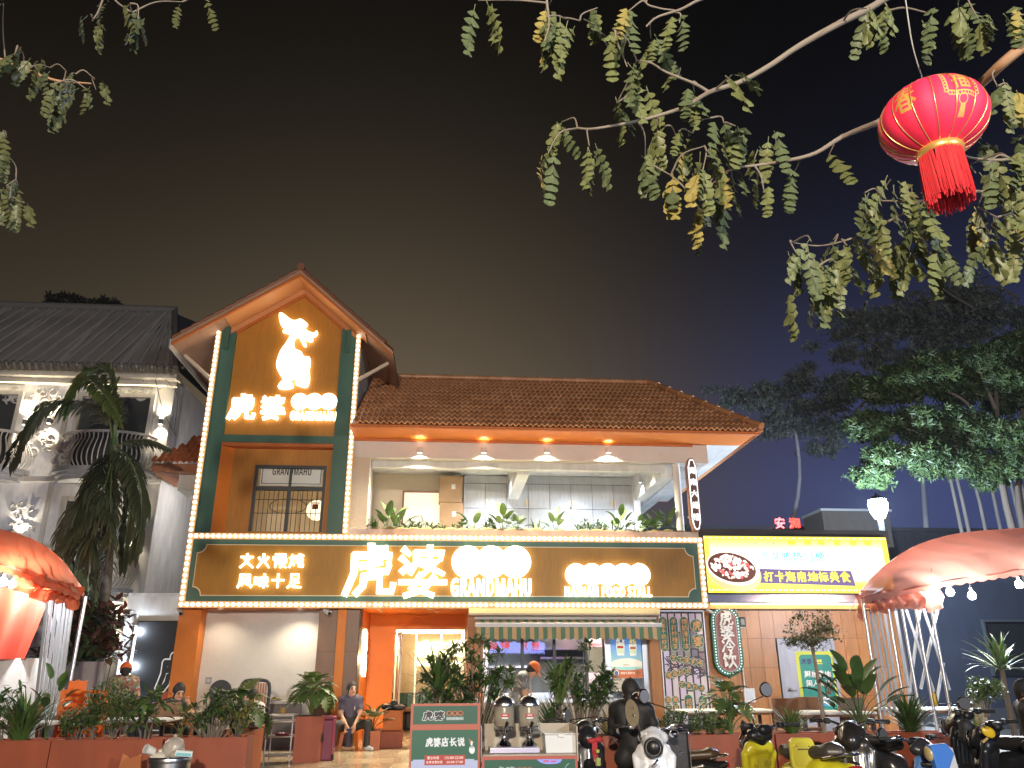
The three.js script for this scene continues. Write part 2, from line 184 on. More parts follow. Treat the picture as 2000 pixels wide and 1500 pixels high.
  福: '20 03 28 12/06 24 38 24 05 62/22 44 22 98/25 42 38 52/45 10 95 10/52 24 88 24 88 42 52 42 52 24/46 52 94 52 94 95 46 95 46 52/46 73 94 73/70 52 70 95', 春: '15 12 85 12/20 27 80 27/06 42 94 42/50 03 48 42 06 76/56 44 95 76/30 60 70 60 70 96 30 96 30 60/30 78 70 78',
};
const strokesOf = (ch) => HZ[ch].split('/').map((s) => { const n = s.trim().split(/\s+/).map(Number), o = []; for (let i = 0; i < n.length; i += 2) o.push([n[i] / 100, n[i + 1] / 100]); return o; });
// draw a character in a canvas square whose upper left corner is x, y
function ink(g, ch, x, y, s, w = 0.11, sy = s) {
  if (!HZ[ch]) { g.font = 'bold ' + s * 0.9 + 'px sans-serif'; g.textAlign = 'center'; g.textBaseline = 'middle'; g.fillText(ch, x + s / 2, y + sy / 2); return; }
  g.lineJoin = 'round'; g.lineCap = 'round'; g.strokeStyle = g.fillStyle;
  for (const st of strokesOf(ch)) {
    g.beginPath(); st.forEach((p, i) => { const X = x + (0.06 + 0.88 * p[0]) * s, Y = y + (0.06 + 0.88 * p[1]) * sy; i ? g.lineTo(X, Y) : g.moveTo(X, Y); });
    const horizontal = st.length === 2 && Math.abs(st[1][1] - st[0][1]) < 0.06;
    g.lineWidth = s * w * (horizontal ? 0.75 : 1); g.stroke();
  }
}
function inkLine(g, text, x, y, s, gap = 1, w = 0.11) { [...text].forEach((c, i) => c !== ' ' && ink(g, c, x + i * s * gap, y, s, w)); }
function inkColumn(g, text, x, y, s, gap = 1, w = 0.11) { [...text].forEach((c, i) => ink(g, c, x, y + i * s * gap, s, w)); }
function canvasTex(w, h, draw) {
  const c = document.createElement('canvas'); c.width = w; c.height = h; const o = c.getContext('2d'), g = new Proxy(o, { get: (_, k) => (typeof o[k] === 'function' ? (...a) => o[k](...a) ?? g : o[k]), set: (_, k, v) => { o[k] = v; return true; } }); draw(g, w, h);
  const t = new THREE.CanvasTexture(c); t.colorSpace = THREE.SRGBColorSpace; return t;
}
function latin(g, text, x, y, w, h, weight = 'bold', font = 'sans-serif') { // text squeezed into a w x h box with its centre at x, y
  g.save(); g.font = weight + ' 100px ' + font; g.textAlign = 'center'; g.textBaseline = 'alphabetic'; const m = g.measureText(text).width; g.translate(x, y + h / 2); g.scale(w / m, h / 72); g.fillText(text, 0, 0); g.restore();
}
// a stroke as a solid bar with a brush's swelling and taper; square is size s, lower left corner at the origin
function strokeSolid(ch, s, w, depth) {
  const out = [];
  strokesOf(ch).forEach((st, k) => {
    const pts = st.map((p) => new THREE.Vector2(p[0] * s, (1 - p[1]) * s)), L = [], R = [], n = pts.length;
    const horizontal = n === 2 && Math.abs(st[1][1] - st[0][1]) < 0.06;
    pts.forEach((p, i) => {
      const a = pts[Math.max(0, i - 1)], b = pts[Math.min(n - 1, i + 1)], d = b.clone().sub(a).normalize(), nn = new THREE.Vector2(-d.y, d.x);
      const u = i / (n - 1), half = (s * w / 2) * (horizontal ? 0.85 : 1.12 - 0.45 * u * (n > 2 ? 0.6 : 1)), q = p.clone();
      if (i === 0) q.addScaledVector(d, -half * 0.5); if (i === n - 1) q.addScaledVector(d, half * 0.45);
      L.push(q.clone().addScaledVector(nn, half)); R.push(q.clone().addScaledVector(nn, -half));
    });
    out.push(plain(prism([...L, ...R.reverse()].map((p) => [p.x, p.y]), depth + k * 0.0015, s * 0.008)));
  });
  return M(out);
}
const boldFont = await new FontLoader().loadAsync('fonts/droid/droid_sans_bold.typeface.json');
function latinSolid(text, w, h, depth) { // lower left corner at the origin
  const g = new TextGeometry(text, { font: boldFont, size: 1, depth: 0.1, curveSegments: 4, bevelEnabled: true, bevelSize: 0.03, bevelThickness: 0.02, bevelSegments: 1 });
  g.computeBoundingBox(); const b = g.boundingBox; g.translate(-b.min.x, -b.min.y, -b.min.z).scale(w / (b.max.x - b.min.x), h / (b.max.y - b.min.y), depth / (b.max.z - b.min.z)); return plain(g);
}
const flat = (w, h, t, rough = 0.5, o = {}) => { const m = new THREE.MeshStandardMaterial({ map: t, roughness: rough, ...o }); return [new THREE.PlaneGeometry(w, h), m]; };
// ---------- ground ----------
struct('street', new THREE.PlaneGeometry(500, 500).rotateX(-pi / 2), std([0.055, 0.052, 0.05], 0.8, 0, { map: asphaltT, bumpMap: asphaltT, bumpScale: 0.01 }));
{
  const t = thing('terrace_floor', 'raised restaurant terrace paved with large beige polished tiles', 'floor'); t.userData.kind = 'structure';
  part(t, 'slab', box(-14, 12.5, 0.004, 0.088, -6, 6.15), C.stone);
  const tm = [0.50, 0.46, 0.54].map((k, i) => std([k, k * 0.76, k * 0.5], 0.24 + i * 0.05, 0, { roughnessMap: roughT, map: grimeT }));
  for (let i = 0; i < 9; i++) for (let j = 0; j < 11; j++) {
    const x = -5.6 + i * 0.8, z = -2.4 + j * 0.8; if (z > 6) continue;
    part(t, 'tile', box(x + 0.003, x + 0.797, 0.06, 0.1 + rr(-0.0006, 0.0006), z + 0.003, Math.min(6.1, z + 0.797)), tm[(i * 7 + j * 5 + ((i * j) % 3)) % 3]);
  }
  part(t, 'kerb', box(-14, 12.5, 0.004, 0.1, 6.152, 6.3), C.stone);
}

// ---------- the restaurant ----------
const house = thing('restaurant_building', 'orange and cream two storey restaurant with gabled tower, tiled roof and open balcony', 'building');
const wall = (x0, x1, y0, y1, z0, z1, m, name = 'wall') => part(house, name, box(x0, x1, y0, y1, z0, z1), m);
// ground floor
wall(-5.44, -5.0, 0.09, 2.75, -0.45, 0, C.orange, 'pillar');
wall(-5.44, -5.2, 0.09, 4.2, -6, -0.452, C.white);
wall(-4.998, -2.62, 0.09, 2.75, -0.6, -0.4, C.plaster);
wall(-4.998, -2.62, 0.09, 0.2, -0.4, -0.385, C.grey, 'skirting');
{ // stone clad column: slabs with joints and one orange strip
  wall(-2.62, -1.78, 0.09, 2.75, -0.6, -0.03, C.dark, 'pillar');
  const xs = [[-2.61, -2.245], [-2.05, -1.79]];
  for (const [a, b] of xs) for (const [y0, y1] of [[0.1, 0.62], [0.625, 1.86], [1.865, 2.74]]) part(house, 'wall_panel', box(a, b, y0, y1, -0.029, 0.0 + rr(0, 0.002)), std([0.20, 0.10, 0.055], 0.4, 0, { map: woodT }));
  wall(-2.24, -2.055, 0.1, 2.74, -0.029, -0.008, C.orange, 'wall_panel');
}
wall(-1.99, -1.785, 0.1, 2.75, -2.6, -0.602, C.orange);                    // left cheek of the entrance
wall(-1.784, -1.2, 0.1, 2.75, -2.6, -2.4, C.orange);
wall(-1.2, 0.46, 2.42, 2.75, -2.6, -2.4, C.orange, 'lintel');
wall(0.46, 0.78, 0.1, 2.75, -2.6, 0.02, std([0.40, 0.15, 0.035], 0.5, 0, { map: woodT }), 'pillar');
wall(-1.784, 0.46, 2.752, 2.9, -2.4, 0.0, C.orange, 'ceiling');
wall(0.78, 4.3, 0.1, 0.86, -0.5, -0.12, std([0.5, 0.42, 0.33], 0.5, 0, { map: grimeT }));   // below the drinks window
wall(4.3, 4.53, 0.1, 2.75, -0.6, 0.02, std([0.42, 0.17, 0.04], 0.5, 0, { map: woodT }), 'pillar');
wall(4.53, 5.56, 0.1, 2.75, -0.6, -0.02, C.wood);
wall(0.78, 4.3, 2.56, 2.75, -0.5, -0.05, C.cream, 'lintel');
wall(-5.44, 5.5, 2.76, 4.15, -0.62, 0.1, C.stone, 'wall');                // carries the long sign
wall(-1.99, 9.5, 2.91, 3.1, -6, -0.625, C.white, 'floor_slab');
// hall behind the entrance
const hallCream = std([0.66, 0.56, 0.42], 0.8, 0, { map: stuccoT });
wall(-2.1, 0.46, 0.1, 2.9, -5.6, -5.45, hallCream); wall(-2.3, -2.1, 0.1, 2.9, -5.6, -2.602, hallCream); wall(0.462, 0.6, 0.1, 2.9, -5.6, -2.602, hallCream);
wall(-2.3, 0.6, 2.76, 2.905, -5.45, -2.602, hallCream, 'ceiling'); wall(-2.1, 0.462, 0.06, 0.098, -5.45, -2.42, std([0.5, 0.4, 0.28], 0.3, 0, { map: grimeT }), 'floor');
// kitchen behind the drinks window
const kit = std([0.34, 0.36, 0.38], 0.6, 0, { map: grimeT });
wall(0.8, 4.3, 0.1, 2.9, -3.3, -3.2, kit); wall(0.62, 0.78, 0.1, 2.9, -3.2, -2.602, kit); wall(4.3, 4.45, 0.1, 2.9, -3.2, -0.602, kit); wall(0.8, 4.3, 2.76, 2.905, -3.2, -0.5, kit, 'ceiling');
wall(0.9, 4.1, 0.1, 1.0, -3.15, -2.6, C.steel, 'counter'); wall(1.0, 2.0, 1.55, 1.6, -3.18, -2.85, C.steel, 'shelf'); wall(2.3, 3.9, 1.75, 1.8, -3.18, -2.85, C.steel, 'shelf');
{
  const f = part(house, 'extractor_hood', M([prism([[0, 0], [0.75, 0], [0.75, 0.12], [0.3, 0.45], [0, 0.45]], 1.6).rotateY(pi / 2).translate(2.1, 1.95, -2.3)]), C.steel);
  f.userData.label = 'steel extractor hood in the kitchen';
}
// drinks window: frame, mullions, panes
{
  const w = sub(house, 'window');
  part(w, 'frame', M([box(0.782, 0.90, 0.865, 2.555, -0.3, -0.17), box(4.18, 4.298, 0.865, 2.555, -0.3, -0.17), box(0.9, 4.18, 0.865, 0.93, -0.3, -0.17), box(0.9, 4.18, 2.50, 2.555, -0.3, -0.17)]), C.alu);
  const xs = [0.9, 1.62, 2.30, 2.98, 3.44, 4.18], k = 0.028;
  for (let i = 1; i < 5; i++) part(w, 'mullion', box(xs[i] - (i === 4 ? 0.06 : k), xs[i] + (i === 4 ? 0.06 : k), 0.93, 2.5, -0.28, -0.18), i === 4 ? C.alu : C.frame);
  for (let i = 0; i < 5; i++) part(w, 'pane', new THREE.PlaneGeometry(xs[i + 1] - xs[i] - 0.06, 1.57).translate((xs[i] + xs[i + 1]) / 2, 1.715, -0.24), C.glass);
}
// upper floor
wall(-2.16, -1.77, 4.16, 6.39, -0.5, -0.02, C.cream, 'pillar');
wall(-2.16, -1.98, 4.16, 6.39, -3.2, -0.502, C.cream);
wall(-2.16, 5.95, 5.96, 6.385, -0.4, 0.0, C.plaster, 'beam');
wall(-1.75, 5.0, 5.80, 5.958, -0.42, -0.25, C.white, 'beam');
for (const x of [1.55, 4.95]) wall(x, x + 0.28, 5.72, 6.38, -3.2, -0.43, C.white, 'beam');
wall(5.62, 5.92, 5.97, 6.375, -8, -0.402, C.white, 'beam');
wall(-2.16, 5.0, 6.39, 6.5, -3.6, -0.402, C.white, 'ceiling');
wall(-2.16, 5.62, 4.0, 4.14, -3.6, -0.04, C.white, 'balcony_floor');
wall(-2.14, 5.55, 4.142, 4.36, -0.14, 0.06, C.white, 'parapet');
wall(-2.16, 0.3, 4.14, 6.39, -3.4, -3.25, C.cream); wall(0.3, 4.9, 4.14, 6.39, -3.6, -3.45, C.cream); wall(4.9, 5.08, 4.14, 6.39, -8, -3.1, C.white);
part(house, 'pillar', new THREE.CylinderGeometry(0.085, 0.085, 1.62, 20).translate(5.22, 5.15, -0.15), C.white);
{ // lit doorway at the back of the balcony
  const w = sub(house, 'doorway');
  const a = P(790, 962, -3.22), b = P(858, 1040, -3.22);
  part(w, 'frame', M([box(a.x - 0.05, a.x, 4.14, a.y + 0.05, -3.26, -3.2), box(b.x, b.x + 0.05, 4.14, a.y + 0.05, -3.26, -3.2), box(a.x, b.x, a.y, a.y + 0.05, -3.26, -3.2)]), C.woodDark);
  part(w, 'lit_room_glass', new THREE.PlaneGeometry(b.x - a.x, a.y - 4.14).translate((a.x + b.x) / 2, (a.y + 4.14) / 2, -3.23), glow([1, 0.68, 0.36], 0.42));
  part(w, 'shelf', M([box(a.x + 0.15, b.x - 0.05, 4.86, 4.89, -3.225, -3.19), box(a.x + 0.3, a.x + 0.33, 4.6, 4.87, -3.224, -3.2), box(a.x + 0.15, b.x - 0.2, 4.6, 4.62, -3.226, -3.2)]), C.white);
}
// main roof
{
  const roof = sub(house, 'roof'), E0 = V(0, 6.44, 1.1), E1 = V(0, 8.82, -2.5), L = E0.distanceTo(E1), dir = E1.clone().sub(E0).normalize(), ang = Math.atan2(dir.y, -dir.z);
  const tw = 0.25, tl = 0.36, waves = 2;
  const tileGeo = (k) => { const g = []; for (let i = 0; i < 4; i++) { const row = []; for (let j = 0; j <= 16; j++) { const u = j / 16, y = 0.026 * Math.cos(u * waves * 2 * pi) + (k - 1) * 0.002; const z = [tl + 0.03, 0, -0.006, 0][i]; row.push(V((u - 0.5) * tw, y + [0.004, 0.035, 0.02, -0.012][i], -z)); } g.push(row); } return quadSheet(g); };
  const geos = [0, 1, 2].map(tileGeo), tm = [[0.52, 0.235, 0.10], [0.45, 0.195, 0.08], [0.58, 0.275, 0.125]].map((c) => std(c, 0.36, 0, { map: clothT }));
  const cells = [], nc = Math.floor(8.85 / tw), nr = Math.ceil(L / tl);
  for (let r = 0; r < nr; r++) for (let c = 0; c < nc; c++) {
    const x = -2.04 + (c + 0.5) * tw, s = r * tl, hip = 6.82 - (s / L) * 1.48; if (x > hip - 0.02) continue;
    cells.push([x, s, r, c]);
  }
  const rest = [];
  cells.forEach(([x, s, r, c], k) => {
    const p = V(x, E0.y + dir.y * s, E0.z + dir.z * s), m = k < 300 ? new THREE.Mesh(geos[(r * 5 + c * 3) % 3], tm[(r * 7 + c * 11 + ((r * c) % 5)) % 3]) : null, o = m ?? new THREE.Object3D();
    o.position.copy(p); o.rotation.set(ang + rr(-0.008, 0.008), rr(-0.006, 0.006), 0);
    if (m) { m.name = 'roof_tile'; m.castShadow = m.receiveShadow = true; roof.add(m); } else { o.updateMatrix(); rest.push(o.matrix.clone()); }
  });
  const im = new THREE.InstancedMesh(geos[1], tm[0], rest.length); rest.forEach((m, i) => im.setMatrixAt(i, m)); im.name = 'upper_roof_tiles'; im.userData.kind = 'stuff'; im.castShadow = true; roof.add(im);
  // deck, back slope and the hipped end
  part(roof, 'roof_deck', M([quadSheet([[V(-2.1, 6.40, 1.08), V(6.78, 6.40, 1.08)], [V(-2.1, 8.78, -2.5), V(5.32, 8.78, -2.5)]]), quadSheet([[V(-2.1, 8.78, -2.5), V(5.32, 8.78, -2.5)], [V(-2.1, 6.4, -6.4), V(6.78, 6.4, -6.4)]]), quadSheet([[V(6.8, 6.42, 1.09), V(6.8, 6.42, -6.4)], [V(5.34, 8.8, -2.5), V(5.34, 8.8, -2.55)]])]), C.tile);
  const hipA = V(6.84, 6.52, 1.12), hipB = V(5.34, 8.9, -2.5), nh = 9;
  for (let i = 0; i < nh; i++) { const a = hipA.clone().lerp(hipB, i / nh), b = hipA.clone().lerp(hipB, (i + 1.08) / nh); part(roof, 'hip_tile', rod(a, b, 0.085, 0.06, 10), tm[i % 3]); }
  for (let i = 0; i < 22; i++) { const x0 = -1.95 + i * 0.331; part(roof, 'ridge_tile', rod(V(x0, 8.87, -2.5), V(x0 + 0.345, 8.87, -2.5), 0.075, 0.062, 8), tm[(i * 2) % 3]); }
  const bumps = []; for (let i = 0; i < 54; i++) bumps.push(new THREE.CylinderGeometry(0.035, 0.035, 0.14, 8).rotateZ(pi / 2).translate(6.84, 6.45, 1.0 - i * 0.125)); // tile ends along the right eave
  const vt = part(roof, 'eave_tiles', M(bumps), tm[0]); vt.userData.kind = 'stuff';
  part(house, 'soffit', M([box(-2.15, 6.75, 6.39, 6.42, 0.002, 1.05)]), C.orange);
  part(house, 'soffit', box(5.955, 6.75, 6.39, 6.42, -6.3, 0.0), C.white, 'white soffit under the right side of the roof');
  part(house, 'gutter_board', box(-2.1, 6.8, 6.352, 6.388, 0.97, 1.05), C.orangeDeep);
  part(house, 'trim', box(-2.15, 5.6, 6.335, 6.385, 0.002, 0.05), C.orangeDeep);
}
// tower
{
  wall(-5.44, -2.16, 4.16, 9.0, -3.6, -3.4, C.white); wall(-5.44, -5.3, 4.16, 9.0, -3.4, -0.3, C.white); wall(-2.3, -2.16, 4.16, 9.0, -3.4, -0.3, C.white);
  part(house, 'pillar', box(-5.36, -5.02, 4.16, 9.06, -0.3, 0.04), C.green); part(house, 'pillar', box(-2.60, -2.24, 4.16, 9.06, -0.3, 0.04), C.green);
  for (const x of [-5.2, -2.42]) part(house, 'bracket', box(x - 0.05, x + 0.05, 8.45, 9.0, 0.042, 0.14), C.green);
  part(house, 'beam', box(-5.02, -2.60, 6.25, 6.42, -0.3, 0.04), C.green);
  part(house, 'tower_panel', prism([[-5.02, 6.42], [-2.60, 6.42], [-2.60, 9.20], [-3.55, 10.06], [-5.02, 9.15]], 0.2).translate(0, 0, -0.25), C.panelOrange, 'orange brown board behind the glowing bird');
  // recessed lower panel with splayed reveals
  const b = C.panelOrange;
  part(house, 'tower_panel', M([box(-5.02, -4.30, 4.16, 6.25, -0.34, -0.22), box(-2.74, -2.6, 4.16, 6.25, -0.34, -0.22), box(-4.30, -2.74, 5.80, 6.25, -0.34, -0.22), box(-4.30, -2.74, 4.16, 4.33, -0.34, -0.22)]), b);
  part(house, 'reveal', M([prism([[-5.02, 0.03], [-4.80, -0.22], [-5.02, -0.22]], 2.09).rotateX(pi / 2).translate(0, 6.25, 0)]), C.orange);
  part(house, 'trim', box(-5.02, -2.6, 6.17, 6.248, -0.218, 0.02), C.orangeDeep);
  // gable roof
  const pk = [-3.55, 10.21], l = [-6.2, 8.38], r = [-1.33, 8.24], z1 = 0.72, z0 = -3.9, th = 0.075;
  const roof = sub(house, 'tower_roof'), dirL = V(l[0] - pk[0], l[1] - pk[1], 0), dirR = V(r[0] - pk[0], r[1] - pk[1], 0);
  const slope = (e) => M([prism([[pk[0], pk[1]], e, [e[0], e[1] - th], [pk[0], pk[1] - th]], z1 - z0).translate(0, 0, z0)]);
  part(roof, 'roof_slope', slope(l), std([0.45, 0.26, 0.16], 0.7, 0, { map: grimeT })); part(roof, 'roof_slope', slope(r), std([0.45, 0.26, 0.16], 0.7, 0, { map: grimeT }));
  for (const e of [l, r]) { // verge tiles seen from below, and a corrugated tile skin
    const d = V(e[0] - pk[0], e[1] - pk[1], 0), L = d.length(), n = Math.floor(L / 0.27); d.normalize();
    for (let i = 0; i < n; i++) { const a = V(pk[0], pk[1] + 0.04, z1 - 0.02).addScaledVector(d, i * 0.27), bb = a.clone().addScaledVector(d, 0.3); bb.y += 0.02; part(roof, 'verge_tile', rod(a, bb, 0.038, 0.052, 8), std([0.22, 0.085, 0.045], 0.5, 0, { map: clothT })); }
    const g = []; for (let i = 0; i <= 36; i++) { const row = []; for (let j = 0; j < 2; j++) { const q = V(pk[0], pk[1], 0).addScaledVector(d, j * L); row.push(V(q.x, q.y + 0.05 + 0.022 * Math.cos(i * pi), z0 + (z1 - z0) * (i / 36))); } g.push(row); }
    part(roof, 'tile_skin', quadSheet(g), C.tile);
  }
  part(roof, 'ridge_cap', rod(V(pk[0], pk[1] + 0.08, z0), V(pk[0], pk[1] + 0.08, z1 + 0.03), 0.09, 0.09, 10), std([0.22, 0.085, 0.045], 0.5));
  const barge = (o, h, z, w) => { // stepped boards under the verge
    const mk = (e) => { const d = V(e[0] - pk[0], e[1] - pk[1], 0).multiplyScalar(w); const p1 = [pk[0], pk[1] - o], p2 = [pk[0] + d.x, pk[1] + d.y - o]; return prism([p1, p2, [p2[0], p2[1] - h], [p1[0], p1[1] - h]], 0.06).translate(0, 0, z); };
    return M([mk(l), mk(r)]);
  };
  part(roof, 'barge_board', barge(th + 0.003, 0.05, z1 - 0.075, 0.995), C.orangeDeep); 
  part(roof, 'soffit_board', M([[l, 0.60], [r, 0.70]].map(([e, w]) => { const d = V(e[0] - pk[0], e[1] - pk[1], 0).multiplyScalar(w); return prism([[pk[0], pk[1] - th - 0.005], [pk[0] + d.x, pk[1] + d.y - th - 0.005], [pk[0] + d.x, pk[1] + d.y - th - 0.05], [pk[0], pk[1] - th - 0.05]], z1 - 0.09).translate(0, 0, 0.0); })), std([0.62, 0.27, 0.10], 0.5, 0, { map: stuccoT }));
  part(roof, 'moulding', barge(th + 0.055, 0.13, 0.0, 0.60), std([0.60, 0.25, 0.09], 0.5, 0, { map: stuccoT }));
  part(roof, 'moulding', barge(th + 0.19, 0.05, -0.035, 0.575), C.orangeDeep);
  part(roof, 'fascia', M([box(l[0] - 0.03, l[0] + 0.0, l[1] - 0.2, l[1] + 0.02, -3.8, z1 - 0.02)]), C.white, 'white eave board on the left of the tower roof');
  for (const [x, y, e, f] of [[-5.44, 7.7, -6.08, 8.26], [-2.16, 7.75, -1.48, 8.2]]) part(roof, 'strut', rod(V(x, y, 0.1), V(e, f, 0.1), 0.05, 0.05, 4), C.cream);
  // tower window with grille
  const w = sub(house, 'window'), x0 = -4.3, x1 = -2.74, y0 = 4.33, y1 = 5.8, xm = (x0 + x1) / 2, yt = 5.28;
  part(w, 'frame', M([box(x0, x0 + 0.06, y0, y1, -0.3, -0.2), box(x1 - 0.06, x1, y0, y1, -0.3, -0.2), box(x0 + 0.06, x1 - 0.06, y1 - 0.06, y1, -0.3, -0.2), box(x0 + 0.06, x1 - 0.06, yt - 0.04, yt + 0.04, -0.3, -0.2), box(xm - 0.035, xm + 0.035, y0, yt - 0.04, -0.3, -0.2), box(xm - 0.02, xm + 0.02, yt + 0.04, y1 - 0.06, -0.3, -0.2)]), C.frame);
  for (let i = 1; i < 14; i++) { const x = x0 + 0.06 + (i / 14) * (x1 - x0 - 0.12); if (Math.abs(x - xm) < 0.05) continue; part(w, 'bar', rod(V(x, y0, -0.19), V(x, yt - 0.04, -0.19), 0.008, 0.008, 6), C.frame); }
  for (const y of [4.72, 5.02]) part(w, 'bar', rod(V(x0 + 0.06, y, -0.178), V(x1 - 0.06, y, -0.178), 0.008, 0.008, 6), C.frame);
  part(w, 'pane', new THREE.PlaneGeometry(x1 - x0 - 0.1, yt - y0).translate(xm, (yt + y0) / 2, -0.26), C.glass); part(w, 'pane', new THREE.PlaneGeometry(x1 - x0 - 0.1, y1 - yt - 0.06).translate(xm, (yt + y1) / 2, -0.262), C.glass);
  const st = canvasTex(512, 180, (g, W, H) => { g.fillStyle = '#e9e6df'; g.fillRect(0, 0, W, H); g.strokeStyle = '#2c2a27'; g.lineWidth = 6; g.strokeRect(14, -40, W - 28, H + 20); g.fillStyle = '#3a3531'; latin(g, 'GRANDMAHU', W / 2, 34, 330, 74); });
  part(w, 'hanging_panel', ...(() => { const [a, m] = flat(1.36, 0.4, st); return [a.translate(xm, 5.57, -0.34), m]; })(), 'white panel with dark lettering hung behind the upper panes');
  // room behind the window
  const rm = std([0.72, 0.62, 0.45], 0.8, 0, { map: stuccoT });
  wall(-5.2, -2.31, 4.17, 6.4, -3.39, -3.3, rm); wall(-5.29, -5.2, 4.17, 6.4, -3.3, -0.36, rm); wall(-2.39, -2.31, 4.17, 6.4, -3.3, -0.36, rm); wall(-5.2, -2.39, 6.3, 6.4, -3.3, -0.36, rm, 'ceiling'); wall(-5.2, -2.39, 4.05, 4.16, -3.3, -0.36, C.wood, 'floor');
  const lamp = thing('pendant_lamp', 'round paper pendant lamp glowing inside the barred tower window', 'lamp', [-3.1, 5.05, -1.5]);
  { const l = new THREE.PointLight(new THREE.Color(1, 0.8, 0.52), 3.2); l.position.set(-3.1, 5.05, -1.5); l.shadow.radius = 10; scene.add(l); }
  part(lamp, 'shade', ball(0.24, 0, 0, 0, 1, 1.0, 1), glow([1, 0.8, 0.5], 1.1)); part(lamp, 'cord', rod(V(0, 0.24, 0), V(0, 1.24, 0), 0.008), C.black); part(lamp, 'picture_band', M([box(-0.07, 0.07, -0.02, 0.1, 0.2, 0.245), box(-0.1, 0.1, 0.12, 0.14, 0.2, 0.238)]), std([0.25, 0.03, 0.02], 0.6));
  const hoop = thing('hoop_lamp', 'large thin black hoop lamp hanging behind the barred tower window', 'lamp', [-3.75, 5.12, -1.4]);
  part(hoop, 'ring', new THREE.TorusGeometry(0.42, 0.012, 8, 48).scale(1, 0.42, 1), C.black); part(hoop, 'cord', M([rod(V(-0.3, 0.12, 0), V(0, 1.17, 0), 0.005), rod(V(0.3, 0.12, 0), V(0, 1.17, 0), 0.005)]), C.black);
}
// small tiled roof between the tower and the white house
{
  const a = thing('tiled_canopy', 'small orange tiled canopy roof on the left side of the tower', 'roof');
  const g = []; for (let i = 0; i < 4; i++) { const row = []; for (let j = 0; j <= 8; j++) { const u = j / 8; row.push(V((u - 0.5) * 0.13, 0.025 * Math.cos(u * 2 * pi) + [0.004, 0.035, 0.02, -0.01][i], -[0.26, 0, -0.005, 0][i])); } g.push(row); }
  const tg = quadSheet(g), e0 = V(-6.75, 6.02, -0.9), n = 11;
  for (let r = 0; r < 6; r++) for (let c = 0; c < n; c++) { const x = -6.75 + c * 0.13; if (x + 0.0 < -6.75 + r * 0.1) continue; const m = part(a, 'roof_tile', tg, std([[0.40, 0.115, 0.035], [0.34, 0.095, 0.03]][(r + c * 3) % 2], 0.36, 0, { map: clothT })); m.position.set(x, 6.02 + r * 0.15, -0.9 - r * 0.17); m.rotation.x = 0.72; }
  part(a, 'fascia', M([box(-6.8, -5.46, 5.80, 5.99, -2.6, -0.95)]), std([0.34, 0.13, 0.06], 0.6, 0, { map: stuccoT }));
  part(a, 'bracket', box(-6.25, -5.46, 5.42, 5.79, -2.2, -1.2), C.white);
}
